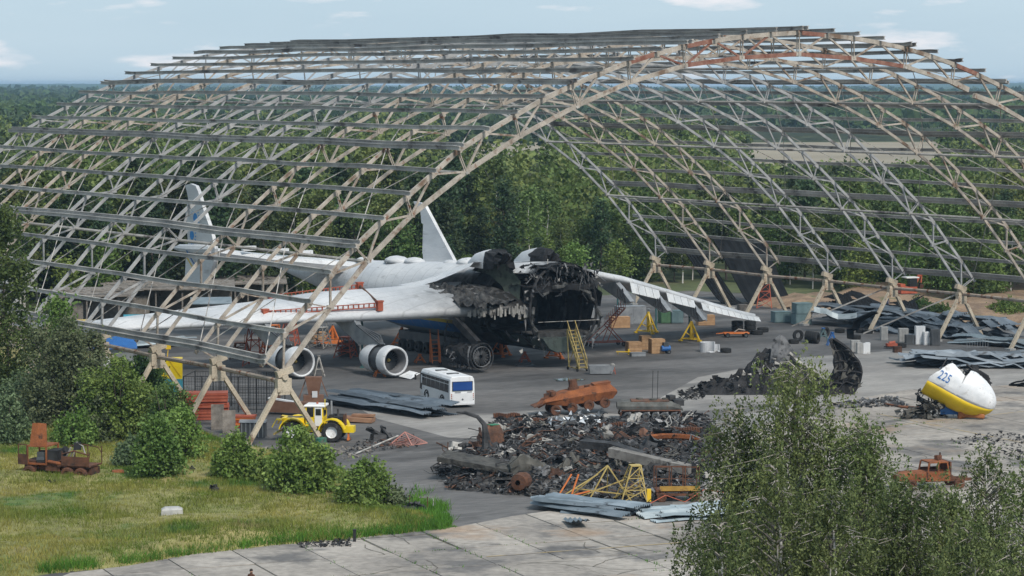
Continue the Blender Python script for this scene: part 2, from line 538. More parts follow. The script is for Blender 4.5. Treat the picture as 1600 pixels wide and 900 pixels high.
for i in range(-40, 40):
    for j in range(-5, 45):
        a, b = i * 4.6, 120 + j * 6.0
        x, y = a * ca - b * sa + 40, a * sa + b * ca
        cor = [(x + p * 2.27 * ca - q * 2.97 * sa, y + p * 2.27 * sa + q * 2.97 * ca) for p in (-1, 1) for q in (-1, 1)]
        ins = [inpoly(c[0], c[1], SA) for c in cor]
        if all(ins):
            slabs.append((y, x))
        else:
            q = clip_rect(SA, x, y, 2.25, 2.94)
            if len(q) >= 3 and abs(sum(q[k][0] * q[(k + 1) % len(q)][1] - q[(k + 1) % len(q)][0] * q[k][1] for k in range(len(q)))) > 2.0:
                edge_slabs.append((x, y, q))
slabs.sort()
protos = []
for q in range(4):
    bm = MB()
    w2, l2 = 2.25, 2.94
    j = lambda: rnd.uniform(-.03, .03)
    top = [V((-w2 + j(), -l2 + j(), .05)), V((w2 + j(), -l2 + j(), .05)), V((w2 + j(), l2 + j(), .05)), V((-w2 + j(), l2 + j(), .05))]
    low = [V((p.x * 1.004, p.y * 1.004, 0)) for p in top]
    if q == 3:
        top[2] = V((w2 - .5, l2 - .35, .05))
    bm.add(low + top, [(4, 5, 6, 7), (0, 1, 5, 4), (1, 2, 6, 5), (2, 3, 7, 6), (3, 0, 4, 7)])
    protos.append(bm.build('slab', m_conc, bed))
for (x, y, q) in edge_slabs[:90]:
    q = toccw(q)
    n_ = len(q)
    o = MB().add([V((a, b, .05)) for a, b in q] + [V((a, b, 0)) for a, b in q], [tuple(range(n_))] + [(k, n_ + k, n_ + (k + 1) % n_, (k + 1) % n_) for k in range(n_)]).build('slab', m_conc, bed)
    o.location, o.rotation_euler = (x, y, .036 + rnd.uniform(-.01, .01)), (0, 0, .40)
NS = 300 - min(90, len(edge_slabs))
for k, (y, x) in enumerate(slabs[:NS]):
    o = protos[rnd.choice((0, 0, 1, 1, 2, 2, 3))] if k > 3 else protos[k]
    if k > 3:
        o = clone(o, bed)
    o.location = (x, y, .036 + rnd.uniform(-.012, .012))
    o.rotation_euler = (rnd.uniform(-.002, .002), rnd.uniform(-.002, .002), .40)
if len(slabs) > NS:
    bm = MB()
    for (y, x) in slabs[NS:]:
        bm.box((x, y, .055), (4.54, 5.92, .05), .40)
    kind(bm.build('slab', m_conc, bed), 'stuff')

# earth at the right, beyond the roof sheets
def mound(name, pix, m, h, cell, z0=.03, seed=0, k='structure', edge=3.0):
    P = [(p.x, p.y) for p in (at(*q) for q in pix)]
    xs, ys = [p[0] for p in P], [p[1] for p in P]
    nx, ny = int((max(xs) - min(xs)) / cell) + 2, int((max(ys) - min(ys)) / cell) + 2
    idx, vs, fs = {}, [], []
    def dist(x, y):
        d = 1e9
        for a in range(len(P)):
            x1, y1 = P[a]; x2, y2 = P[(a + 1) % len(P)]
            t = max(0, min(1, ((x - x1) * (x2 - x1) + (y - y1) * (y2 - y1)) / ((x2 - x1) ** 2 + (y2 - y1) ** 2 + 1e-9)))
            d = min(d, math.hypot(x - x1 - t * (x2 - x1), y - y1 - t * (y2 - y1)))
        return d
    for i in range(nx):
        for j in range(ny):
            x, y = min(xs) + i * cell, min(ys) + j * cell
            ins = inpoly(x, y, P)
            d = dist(x, y)
            if ins or d < cell * 1.0:
                e = min(1, d / edge) if ins else 0
                hh = e * h * (.35 + .65 * max(0, mnoise.noise(V((x * .13, y * .13, seed))) + .5)) + e * .25 * h * mnoise.noise(V((x * .5, y * .5, seed + 3)))
                idx[(i, j)] = len(vs)
                vs.append((x, y, z0 + (hh if ins else -z0 - .05)))
    for (i, j) in idx:
        q = [(i, j), (i + 1, j), (i + 1, j + 1), (i, j + 1)]
        if all(a in idx for a in q):
            fs.append(tuple(idx[a] for a in q))
    bm = MB().add(vs, fs)
    return kind(bm.build(name, m, None, True), k), P


mound('earth_bank', [(1150, 474), (1290, 464), (1340, 452), (1700, 446), (1700, 520), (1560, 512), (1420, 500), (1290, 490)], m_dirt, 1.6, 1.6, .03, 4)
turf, TURF = mound('grass_ground', [(-160, 925), (95, 896), (200, 886), (300, 869), (440, 853), (560, 843), (712, 826), (700, 812), (645, 800), (590, 775), (540, 735), (440, 705), (345, 690), (290, 660), (240, 600), (170, 560), (60, 530), (-200, 510)], m_turf, .7, .8, .05, 9, 'structure', 2.0)
kind(sheet('dry_field', [(70, 880), (215, 980), (260, 1350), (95, 1330)], .06, m_field), 'structure')
kind(sheet('far_field', [(-150, 1050), (20, 1050), (60, 1330), (-190, 1330)], .06, m_field), 'structure')
pz = MB()
c0 = at(886, 594)
pts = [(c0.x + math.cos(a) * (1.5 + .4 * math.sin(3 * a + 1)), c0.y + math.sin(a) * (1.3 + .4 * math.sin(5 * a))) for a in [k * math.pi / 12 for k in range(24)]]
kind(sheet('puddle', pts, .05, m_puddle), 'structure')

m_line = mat('worn_yellow_line', (.36, .27, .13), (.42, .33, .2), .6, .9, 0, 0, None, ((.27, .24, .21), .5, .5), coord='World')
for a_, b_ in (((760, 872), (1120, 846)), ((1370, 648), (1640, 702)), ((1180, 690), (1640, 640))):
    p_, q_ = at(*a_), at(*b_)
    n_ = V((-(q_ - p_).y, (q_ - p_).x, 0)).normalized() * .09
    kind(MB().add([V((c.x, c.y, .104)) for c in (p_ - n_, q_ - n_, q_ + n_, p_ + n_)], [(0, 1, 2, 3)]).build('painted_line', m_line), 'structure')
crk = MB()
for k in range(46):
    c = at(rnd.uniform(600, 1580), rnd.choice((rnd.uniform(850, 900), rnd.uniform(640, 720))))
    pts_ = [V((c.x, c.y, .103))]
    a = rnd.uniform(0, 6.28)
    for s in range(5):
        a += rnd.uniform(-.5, .5)
        pts_.append(pts_[-1] + V((math.cos(a), math.sin(a), 0)) * rnd.uniform(.5, 1.2))
    for p_, q_ in zip(pts_[:-1], pts_[1:]):
        n_ = V((-(q_ - p_).y, (q_ - p_).x, 0)).normalized() * .028
        crk.add([p_ - n_, q_ - n_, q_ + n_, p_ + n_], [(0, 1, 2, 3)])
kind(crk.build('crack', bpy.data.materials['joint_dirt']), 'stuff')

# ------------------------------------------------------------------ the hangar skeleton
half = [(-2.5, 7.6), (-.6, 9.8), (1.7, 12.2), (3.8, 14.5), (6.2, 16.8), (8.8, 18.9), (11.3, 20.9), (13.9, 22.8), (16.5, 24.8), (19.3, 26.3), (22.4, 27.8),
        (25.3, 29.2), (28.4, 30.4), (31.4, 31.5), (34.6, 32.5), (37.7, 33.3), (40.9, 34.0), (44.3, 34.55), (47.6, 34.95), (50.9, 35.2), (54.3, 35.4)]
ihalf = [(-.2, 6.1), (4.3, 11.3), (7.9, 15.1), (12.2, 18.8), (17.7, 22.4), (23.2, 25.4), (29.2, 28.0), (35, 30.1), (41.1, 31.6), (47.6, 32.35), (54.3, 32.7)]
WD = 108.6
top = [V((u, 0, z)) for u, z in half] + [V((WD - u, 0, z)) for u, z in half[-2::-1]]
inn = [V((u, 0, z)) for u, z in ihalf] + [V((WD - u, 0, z)) for u, z in ihalf[-2::-1]]


def normal(i):
    t = (top[min(i + 1, 40)] - top[max(i - 1, 0)]).normalized()
    return V((-t.z, 0, t.x))


outc = [top[i] - normal(i) * .7 for i in range(41)]
hang = thing('hangar_frame', 'bare arched steel skeleton of a big hangar over the wrecked white plane', 'hangar', HO, TH)
SP = 12.1
jag = [[rnd.uniform(-.13, .1) for _ in range(9)] for _ in range(41)]
for k in range(9):
    mf = (m_beige, m_beige, m_beige, m_grey, m_grey, m_grey, m_beige, m_beige, m_grey)[k]
    bm = MB()
    end = outc[0] + (outc[0] - outc[1]).normalized() * .5
    end2 = outc[40] + (outc[40] - outc[39]).normalized() * .5
    ch = [end] + outc[1:40] + [end2]
    for i in range(40):
        red = k == 0 and i in (14, 16, 20, 26)
        bm.bar(ch[i], ch[i + 1], .26 if k == 0 else .18, .40 if k == 0 else .30, 1 if red else 0)
    for i in range(20):
        red = k == 0 and i in (8, 9, 10, 11)
        a, b = inn[i], inn[i + 1]
        if k == 0 and i == 13:
            bm.bar(a, a + (b - a) * .36, .40, .5, 0)
            bm.bar(a + (b - a) * .5 + V((0, 0, -.25)), b, .40, .5, 0)
            continue
        bm.bar(a, b, .26 if k == 0 else .18, .38 if k == 0 else .29, 1 if red else 0)
    for i in range(1, 40):
        bm.box(outc[i] - normal(i) * .1, (.55, .28, .4), M.Rotation(math.atan2(normal(i).x, normal(i).z), 3, 'Y'))
    for i in range(1, 20):
        bm.box(inn[i], (.6, .28, .38))
    arch = bm.build('arch_truss', [mf, m_redsteel], hang, False, (0, SP * k, 0))
    web = MB()
    for q in range(21):
        for i in (2 * q - 1, 2 * q, 2 * q + 1):
            if 0 <= i <= 40:
                even = i == 2 * q
                if k < 4:
                    sb = MB()
                    if even:
                        d = V((0, .16, 0))
                        sb.bar(inn[q] - d, outc[i] - d, .09)
                        sb.bar(inn[q] + d, outc[i] + d, .09)
                    else:
                        sb.bar(inn[q], outc[i], .17, .17)
                    sb.build('web_strut', m_redsteel if (k == 0 and q in (8, 9) and i % 2) else mf, arch)
                else:
                    web.bar(inn[q], outc[i], .11 if even else .15)
    if k >= 4:
        kind(web.build('web_strut', mf, arch), 'stuff')
    for u0, sgn in ((-.2, 1), (WD + .2, -1)):
        for f in (-3.5, 3.7):
            MB().bar((u0 + sgn * f * .06, 0, 5.2), (u0 + sgn * f, 0, .02), .36, .36).build('leg', m_leg, arch)
        hb = MB()
        hb.box((u0, 0, 5.05), (1.3, .55, 1.1))
        hb.box((u0 + sgn * .1, 0, 6.15), (1.5, .5, .55), M.Rotation(-sgn * .3, 3, 'Y'))
        hb.tube((u0, -.45, 5.75), (u0, .45, 5.75), .28, n=8)
        hb.box((u0, 0, 4.4), (1.0, .5, .3))
        hb.build('hinge_block', m_leg, arch)
        for f in (-3.5, 3.7):
            MB().box((u0 + sgn * f, 0, .12), (.9, .9, .25)).build('foot_pad', m_concblock, arch)


def ibeam(bm, pts, h, wd):
    for a, b in zip(pts[:-1], pts[1:]):
        up = V((0, 0, 1))
        bm.bar(a + up * (h / 2), b + up * (h / 2), wd, .07)
        bm.bar(a - up * (h / 2), b - up * (h / 2), wd, .07)
        bm.bar(a, b, .06, h - .08)


for i in range(41):
    offs = (-.24, .24) if i % 4 == 0 else (0,)
    for of in offs:
        t = (top[min(i + 1, 40)] - top[max(i - 1, 0)]).normalized()
        base = top[i] - normal(i) * .25 + t * of
        pts = [base + V((0, -.7 - rnd.uniform(0, .5), 0))]
        for k in range(9):
            pts.append(base + V((0, SP * k, jag[i][k])))
        pts.append(base + V((0, SP * 8 + 2.2 + rnd.uniform(-.3, .5), 0)))
        bm = MB()
        ibeam(bm, pts, .30, .26)
        bm.build('purlin', [m_purlin], hang)
for q in (2, 4, 6, 8, 10, 12, 14, 16, 18):
    bm = MB()
    bm.tube(inn[q] + V((0, -.2, -.1)), inn[q] + V((0, SP * 8, -.1)), .15, n=6)
    bm.build('tie_beam', m_purlin, hang)
for u0 in (-.2, WD + .2):
    bm = MB()
    bm.path([V((u0, SP * k, 5.3 + (.12 if k % 2 else 0))) for k in range(9)], .2, 7)
    bm.build('hinge_tie_pipe', m_pipe, hang)
for k in range(8):
    for i in range(0, 40, 4):
        if (k + i // 4) % 2 and 8 < i < 28:
            continue
        a, b = outc[i], outc[i + 4]
        bm = MB()
        bm.bar(a + V((0, SP * k, 0)), b + V((0, SP * (k + 1), 0)), .07)
        bm.bar(b + V((0, SP * k, 0)), a + V((0, SP * (k + 1), 0)), .07)
        bm.build('tie_rod', m_purlin, hang)
for k in (3, 4):
    bm = MB().bar((WD + .2, SP * k, 5.6), (WD - 4 - k, SP * k + 9, .4), .16)
    bm.build('broken_tie', m_purlin, hang)

# ------------------------------------------------------------------ the wrecked plane (hangar axes, nose end towards us)
def soot(mname, base, c, r0, r1, stripes=False):
    m = base.copy()
    m.name = mname
    t = m.node_tree
    p = next(n for n in t.nodes if n.type == 'BSDF_PRINCIPLED')
    src = p.inputs['Base Color'].links[0].from_socket
    tcn = t.nodes.new('ShaderNodeTexCoord')
    col = src
    sx = t.nodes.new('ShaderNodeSeparateXYZ')
    t.links.new(tcn.outputs['Object'], sx.inputs[0])

    def cmp(sock, val, op='LESS_THAN'):
        q = t.nodes.new('ShaderNodeMath')
        q.operation = op
        t.links.new(sock, q.inputs[0])
        q.inputs[1].default_value = val
        return q.outputs[0]
    if stripes:
        vl = cmp(sx.outputs[1], 78)
        for z, cc in ((4.35, (.62, .47, .05)), (3.95, (.03, .16, .42)), (2.95, (.17, .2, .23))):
            q = t.nodes.new('ShaderNodeMath')
            q.operation = 'MULTIPLY'
            t.links.new(cmp(sx.outputs[2], z), q.inputs[0]); t.links.new(vl, q.inputs[1])
            col = mix(t, q.outputs[0], col, cc)
    # panel seams of the skin
    wv = t.nodes.new('ShaderNodeTexWave')
    wv.bands_direction = 'Y'
    wv.inputs['Scale'].default_value = .16
    wv.inputs['Distortion'].default_value = .15
    t.links.new(tcn.outputs['Object'], wv.inputs[0])
    wr = ramp(t, (1, 1, 1), (0, 0, 0), .003, .012)
    t.links.new(wv.outputs[0], wr.inputs[0])
    q = t.nodes.new('ShaderNodeMath')
    q.operation = 'MULTIPLY'
    q.inputs[1].default_value = .45
    t.links.new(wr.outputs[0], q.inputs[0])
    col = mix(t, q.outputs[0], col, (.3, .3, .3))
    d = t.nodes.new('ShaderNodeVectorMath')
    d.operation = 'DISTANCE'
    t.links.new(tcn.outputs['Object'], d.inputs[0])
    d.inputs[1].default_value = c
    nz_ = noise(t, tcn.outputs['Object'], .45, 7, .65)
    ad = t.nodes.new('ShaderNodeMath')
    ad.operation = 'MULTIPLY_ADD'
    t.links.new(nz_.outputs[0], ad.inputs[0])
    ad.inputs[1].default_value = -9
    t.links.new(d.outputs['Value'], ad.inputs[2])
    mr = t.nodes.new('ShaderNodeMapRange')
    mr.inputs['From Min'].default_value, mr.inputs['From Max'].default_value = r0 - 4.5, r1 - 4.5
    mr.inputs['To Min'].default_value, mr.inputs['To Max'].default_value = 1, 0
    t.links.new(ad.outputs[0], mr.inputs[0])
    q2 = t.nodes.new('ShaderNodeMath')
    q2.operation = 'POWER'
    q2.inputs[1].default_value = 1.9
    t.links.new(mr.outputs[0], q2.inputs[0])
    col = mix(t, q2.outputs[0], col, (.025, .024, .023))
    t.links.new(col, p.inputs['Base Color'])
    return m


ms_fus = soot('fuselage_paint', m_white, (50, 42, 5), 7, 13, True)
ms_wing = soot('wing_paint', m_white, (48.5, 39, 8), 4, 17)
ms_wingr = soot('far_wing_paint', m_white, (56, 37, 9), 2, 7)
ms_roof = soot('roof_paint', m_white, (50.5, 37, 9.5), 1.0, 7)
ms_fair = soot('fairing_paint', m_white, (48, 39, 10), 0.5, 8)
plane = thing('cargo_plane', 'huge white cargo plane with burnt off nose and drooping wings inside the hangar', 'plane', HO, TH)


def lerp(x, xs, ys):
    return float(np.interp(x, xs, ys))


def fring(v, grow=0, n=32):
    zt = lerp(v, [36, 38, 52, 68, 84, 99], [11.1, 11.1, 10.35, 9.6, 8.9, 8.5]) + grow
    zb = lerp(v, [38, 62, 72, 84, 99], [1.9, 2.0, 3.0, 5.3, 7.4]) - grow
    hw_ = lerp(v, [38, 62, 76, 88, 99], [4.45, 4.3, 3.5, 2.2, .8]) + grow
    uc = lerp(v, [36, 40, 50], [52.9, 52.6, 51.2])
    r = []
    for k in range(n):
        a = 2 * math.pi * k / n
        c, s = math.cos(a), math.sin(a)
        e = 2 / 2.5
        x = math.copysign(abs(c) ** e, c)
        z = math.copysign(abs(s) ** e, s)
        narrow = 1 - .13 * max(0, z) ** 2
        r.append(V((uc + hw_ * x * narrow, v, (zt + zb) / 2 + (zt - zb) / 2 * z)))
    return r


bm = MB()
vsn = [46.5, 48, 50, 53, 56, 59, 62, 65, 68, 71, 74, 77, 80, 83, 86, 89, 92, 95, 97.5, 99]
bm.loft([fring(v) for v in vsn], 0, True, False)
bm.build('fuselage', ms_fus, plane, True)
# burnt front section: open shell with a torn edge, left wall missing
bm = MB()
rs = []
for n_, v in enumerate([36.3, 37.6, 39, 40.5, 42, 43.5, 45, 46.6]):
    r = fring(v, .02 + rnd.uniform(-.1, .05))
    for k, p in enumerate(r):
        j = .6 if n_ == 0 else .2
        p.x += rnd.uniform(-.22, .22); p.z += rnd.uniform(-.25, .18); p.y += rnd.uniform(-j, j)
    rs.append(r)


def hole(i, k):                      # k=16 is the left side, 8 top, 24 bottom
    if 11 <= k <= 21 and i <= 5 - abs(k - 16) // 3:
        return True
    return (i == 0 and rnd.random() < .4) or (i == 1 and rnd.random() < .12)


bm.loft(rs, 0, True, False, hole)
sec = bm.build('burnt_front_section', m_char, plane)
bm = MB()
for v in (36.8, 39.2, 41.8, 44.4):
    r = fring(v, -.25)
    ks = [k for k in range(33) if not (v > 38 and v < 43 and 12 < k % 32 < 19)]
    seg = []
    for k in range(33):
        if k in ks:
            seg.append(r[k % 32] + V((0, rnd.uniform(-.08, .08), 0)))
        elif len(seg) > 1:
            bm.path(seg, .16, 5); seg = []
    if len(seg) > 1:
        bm.path(seg, .16, 5)
bm.build('frame_rib', m_darkjunk, sec)
bm = MB()
for k in range(40):                  # hanging shreds of skin and wire along the torn rim
    r = fring(36.4 + rnd.uniform(0, 1.5))
    p = r[rnd.randrange(32)]
    q = p + V((rnd.uniform(-.6, .6), rnd.uniform(-.8, .3), rnd.uniform(-1.3, .3)))
    bm.add([p, p + V((rnd.uniform(.1, .5), 0, rnd.uniform(-.2, .2))), q], [(0, 1, 2)])
kind(bm.build('torn_skin', m_greyjunk, sec), 'stuff')
for nm_, m_q, cnt_ in (('torn_plate', m_darkjunk, 46), ('hanging_shred', m_greyjunk, 46), ('lit_scorched_shred', m_palejunk, 26)):  # burnt shreds; grey and pale tones paint the light falling on them
    bm = MB()
    for k in range(cnt_):
        u, z = rnd.uniform(48.3, 57.4), rnd.choice((rnd.uniform(8.6, 11.5), rnd.uniform(8.6, 11.3), rnd.uniform(2, 9)))
        if z < 8.6 and 49.6 < u < 56.4:
            u = rnd.choice((rnd.uniform(47.8, 49.4), rnd.uniform(56.4, 57.6)))
        c = V((u, rnd.uniform(35.9, 38.2), z))
        s = rnd.uniform(.1, .34)
        bm.add([c + V((rnd.uniform(-s, s), rnd.uniform(-s, s) * .6, rnd.uniform(-1.6, .8) * s)) for _ in range(5)], [(0, 1, 2), (1, 3, 2), (2, 3, 4)])
    kind(bm.build(nm_, m_q, sec), 'stuff')
bm = MB()
vs_ = [37.6, 39.5, 42, 45, 47.4]
bm.loft([[p_ + V((0, rnd.uniform(-.45, .3) if v == 37.6 else 0, .07)) for p_ in fring(v)[3:13]] for v in vs_], 0, False, False, lambda i, k: i == 0 and k in (1, 4, 7))
bm.build('roof_skin', ms_roof, sec, True)
bm = MB()
for k in range(26):
    c = V((rnd.uniform(48, 57.5), rnd.uniform(36.8, 38.5), 10.6 + rnd.uniform(-.3, .5)))
    s = rnd.uniform(.15, .5)
    bm.add([c + V((rnd.uniform(-s, s), rnd.uniform(-s, s), rnd.uniform(-s, s) * .7)) for _ in range(5)], [(0, 1, 2), (1, 3, 2), (2, 3, 4)])
kind(bm.build('roof_tatter', m_darkjunk, sec), 'stuff')


def rough_slab(u0, u1, v0, v1, z, amp, n=9, seed=0, thick=.4, edge=.35):
    bm = MB()
    g = [[V((u0 + (u1 - u0) * i / n + rnd.uniform(-.15, .15), v0 + (v1 - v0) * j / n + (rnd.uniform(-edge, edge) if j in (0, n) else rnd.uniform(-.1, .1)),
             z + amp * mnoise.noise(V((i * .7, j * .7, seed))) + rnd.uniform(-.12, .12) * amp)) for j in range(n + 1)] for i in range(n + 1)]
    vs = [p for row in g for p in row]
    fs = [(i * (n + 1) + j, (i + 1) * (n + 1) + j, (i + 1) * (n + 1) + j + 1, i * (n + 1) + j + 1) for i in range(n) for j in range(n)]
    bm.add(vs, fs)
    base = [V((p.x, p.y, p.z - thick)) for p in [g[i][0] for i in range(n + 1)]]
    b = [g[i][0] for i in range(n + 1)]
    bm.add(b + base, [(i, n + 1 + i, n + 2 + i, i + 1) for i in range(n)])
    return bm


rough_slab(49.2, 56.6, 37.0, 49, 3.7, .15, 9, 1, .5).build('cargo_floor', m_ash, sec)
rough_slab(48.6, 57.4, 36.6, 47, 8.75, .3, 9, 2, .6).build('upper_deck', m_char, sec)
bm = MB()
bm.loft([[V((u, v, z)) for u, z in ((49.8, 3.3), (54.9, 3.3), (54.4, 2.2), (53.6, 1.75), (51.6, 1.75), (50.6, 2.2))] for v in (36.1, 46)], 0)
kl = bm.build('keel_box', mat('primer_green', (.04, .055, .048), (.075, .095, .085), .9, .7, 0, .2, 5, ((.02, .02, .02), .54, .7)), sec)
bm = MB()
bm.lathe([(.62, 36.05), (.64, 36.08), (0.01, 36.09)], 14, M.Translation((54.3, 0, 2.3)) @ M.Rotation(math.pi / 2, 4, 'Z') if False else M.Translation((53.5, 0, 2.5)) @ M(((0, -1, 0, 0), (1, 0, 0, 0), (0, 0, 1, 0), (0, 0, 0, 1))))
bm.build('keel_hole_shade', m_black, kl)  # flat black disc painted as the dark inside of a hole
bm = MB()
bm.loft([[p + V((0, 0, 0)) for p in fring(48.5, -.3)], [p for p in fring(48.9, -.3)]], 0)
bm.build('burnt_bulkhead', m_char, sec)
bm = MB()
for k in range(60):                  # ducts, brackets and burnt panels inside
    u, v, z = rnd.uniform(48.8, 57), rnd.uniform(36.6, 47.5), rnd.choice([rnd.uniform(8.9, 10.6), rnd.uniform(3.9, 8)])
    if 4 < z < 8 and 49.8 < u < 55.8:
        u = rnd.choice((49.3, 56.6)); 
    s_ = rnd.uniform(.25, 1.0)
    R_ = M.Rotation(rnd.uniform(0, 3), 3, 'Z') @ M.Rotation(rnd.uniform(-.7, .7), 3, 'X')
    bm.box((u, v, z), (s_, s_ * rnd.uniform(.1, 1), s_ * rnd.uniform(.05, .8)), R_)
kind(bm.build('burnt_fitting', m_darkjunk, sec), 'stuff')
bm = MB()
for k in range(34):
    a = V((rnd.uniform(49, 57), rnd.uniform(36, 38), rnd.uniform(8.6, 10.8)))
    bm.path([a, a + V((rnd.uniform(-.4, .4), rnd.uniform(-.4, .2), -rnd.uniform(.3, .9))), a + V((rnd.uniform(-.8, .8), rnd.uniform(-.6, .2), -rnd.uniform(.8, 1.8)))], rnd.uniform(.03, .08), 4)
kind(bm.build('hanging_cable', m_greyjunk, sec), 'stuff')
MB().bar((49.2, 36.1, 5.05), (57.0, 36.1, 4.95), .05).build('barrier_rail', m_palejunk, sec)
bm = MB()
hoop = [V((53.0 + 4.35 * math.cos(a) * (1 if abs(math.cos(a)) < .7 else .97), 36.5 + rnd.uniform(-.12, .12), 5.3 + 3.5 * math.sin(a) + rnd.uniform(-.1, .1))) for a in [k * math.pi / 20 for k in range(-9, 30)]]
for p_ in hoop:
    p_ += V((rnd.uniform(-.18, .18), rnd.uniform(-.3, .3), rnd.uniform(-.18, .18)))
bm.path(hoop[:25], [.15 + rnd.uniform(-.08, .12) for _ in hoop[:25]], 5)
bm.path(hoop[27:], [.15 + rnd.uniform(-.08, .12) for _ in hoop[27:]], 5)
bm.build('hold_hoop', m_hoop, sec)
# wing-root fairings on the roof, white behind and burnt in front
for u0, v0 in ((48.4, 41.0), (54.1, 40.6)):
    def frr(v, s):
        r = []
        for k in range(13):
            a = math.pi * k / 12
            r.append(V((u0 - 1.15 * s * math.cos(a), v, 10.3 + (2.0 * s) * abs(math.sin(a)) ** .6)))
        return r
    bm = MB()
    bm.loft([frr(v0 + 2.8, 1.0), frr(v0 + 3.2, 1.0), frr(v0 + 4, .93), frr(v0 + 5.6, .74), frr(v0 + 7.2, .3)], 0, False, False)
    fa = bm.build('roof_fairing', m_white, plane, True)
    bm = MB()
    rr = [frr(v0, .85), frr(v0 + .5, 1.0), frr(v0 + 1.6, 1.05), frr(v0 + 2.9, 1.02)]
    for r in rr:
        for p in r:
            p += V((rnd.uniform(-.16, .16), rnd.uniform(-.3, .3), rnd.uniform(-.18, .14)))
    bm.loft(rr, 0, False, False, lambda i, k: i == 0 and rnd.random() < .3)
    bm.add(rr[0] + [V((u0, v0 + 1.1, 10.6))], [(k, k + 1, 13) for k in range(12)])
    bm.build('burnt_fairing_front', m_char, fa)
bm = MB()
for k in range(7):                   # row of small domes along the spine
    c = V((51 - .1 * k, 53 + k * 3.6 + rnd.uniform(-.6, .6), lerp(53 + k * 3.6, [52, 68, 84], [10.2, 9.5, 8.8])))
    s = rnd.uniform(.7, 1.4)
    if k in (2, 5):
        continue
    rings = [[c + V((math.cos(a) * s * math.cos(e), math.sin(a) * 1.5 * s * math.cos(e), math.sin(e) * .55 * s)) for a in [j * math.pi / 6 for j in range(12)]] for e in (0, .5, 1, 1.45)]
    MB().loft(rings, 0, True, True).build('spine_dome', m_white, plane, True)

# wings from stations: u, v of leading edge, z low/high of the leading edge, chord, z of trailing edge
def wing(name, st, m):
    bm = MB()
    rings = []
    for u, v, zl, zh, c, zt in st:
        rings.append([V((u, v + .55, zl)), V((u, v - .1, zl + .3 * (zh - zl))), V((u, v, zl + .72 * (zh - zl))), V((u, v + .7, zh)), V((u, v + .18 * c, zh + (zt - zh) * .35 + .22)),
                      V((u, v + .45 * c, zh + (zt - zh) * .72 + .2)), V((u, v + .72 * c, zt + .12)), V((u, v + c, zt - .25)), V((u, v + c, zt - .4)), V((u, v + .5 * c, zl + .1))])
    bm.loft(rings, 0)
    return bm.build(name, m, plane, False)


lw = wing('wing', [(48.5, 37.6, 6.0, 7.2, 15.5, 8.6), (46.5, 38.5, 5.8, 6.98, 15, 8.3), (43, 40.25, 5.6, 6.87, 14.1, 8.2), (40, 41.75, 5.44, 6.76, 13.4, 8.0), (33, 45.25, 5.2, 6.33, 11.6, 7.7),
                     (26, 48.75, 5.05, 5.9, 9.8, 6.8), (19, 52.25, 4.73, 5.52, 8, 6.15), (12, 55.75, 4.43, 5.17, 6.3, 5.4), (7.3, 58.1, 4.16, 4.85, 5, 4.95)], ms_wing)
for p in lw.data.polygons:
    p.use_smooth = True
rw = wing('wing', [(56.8, 38.2, 9.3, 10.3, 14, 9.6), (60, 40, 8.9, 9.72, 13, 9.2), (65, 42.5, 8.0, 8.86, 12, 8.4), (72, 46, 6.5, 7.3, 10.5, 7.0), (79, 49.5, 5.0, 5.65, 9, 5.5), (86, 53, 3.4, 3.98, 7, 3.9), (92, 56, 2.15, 2.58, 5.4, 2.55), (96, 58, 1.45, 1.78, 4.3, 1.8)], ms_wingr)
for p in rw.data.polygons:
    p.use_smooth = True
# leading-edge slats hanging open under the far wing
for k in range(19):
    a, b = 65.5 + k * 1.58, 65.5 + k * 1.58 + 1.5
    if k in (4, 9):
        continue
    P = []
    for u in (a, b):
        v = 38.5 + (u - 57) * .5 - .35
        zt = lerp(u, [60, 65, 72, 79, 86, 92, 96], [9.05, 8.3, 6.75, 5.2, 3.6, 2.3, 1.6])
        h = lerp(u, [65, 79, 96], [1.15, .9, .42])
        P += [V((u, v, zt)), V((u, v - .45, zt - h)), V((u, v - .35, zt - h - .05)), V((u, v + .1, zt))]
    MB().add(P, [(0, 1, 5, 4), (1, 2, 6, 5), (2, 3, 7, 6), (3, 0, 4, 7), (0, 3, 2, 1), (4, 5, 6, 7)]).build('slat', m_whiteclean, rw)
# torn white root panel: bright strip running up to the roof
bm = MB()
A = [(45.6, 55.5, 7.9), (45.8, 52, 8.8), (46.0, 49, 9.8), (46.0, 46.4, 10.5), (46.2, 44.0, 11.0)]
B = [(44.2, 56.5, 7.85), (44.0, 52, 8.0), (44.3, 48.5, 8.8), (44.9, 45.6, 9.8), (45.6, 43.6, 10.7)]
D = [(47.6, 57, 8.2), (47.8, 53, 9.3), (48.2, 49.5, 10.0), (48.4, 47, 10.5), (48.4, 44.5, 10.95)]
bm.loft([[V(p) for p in r] for r in (B, A, D)], 0, False, False)
bm.build('root_fillet', ms_fair, plane, True)
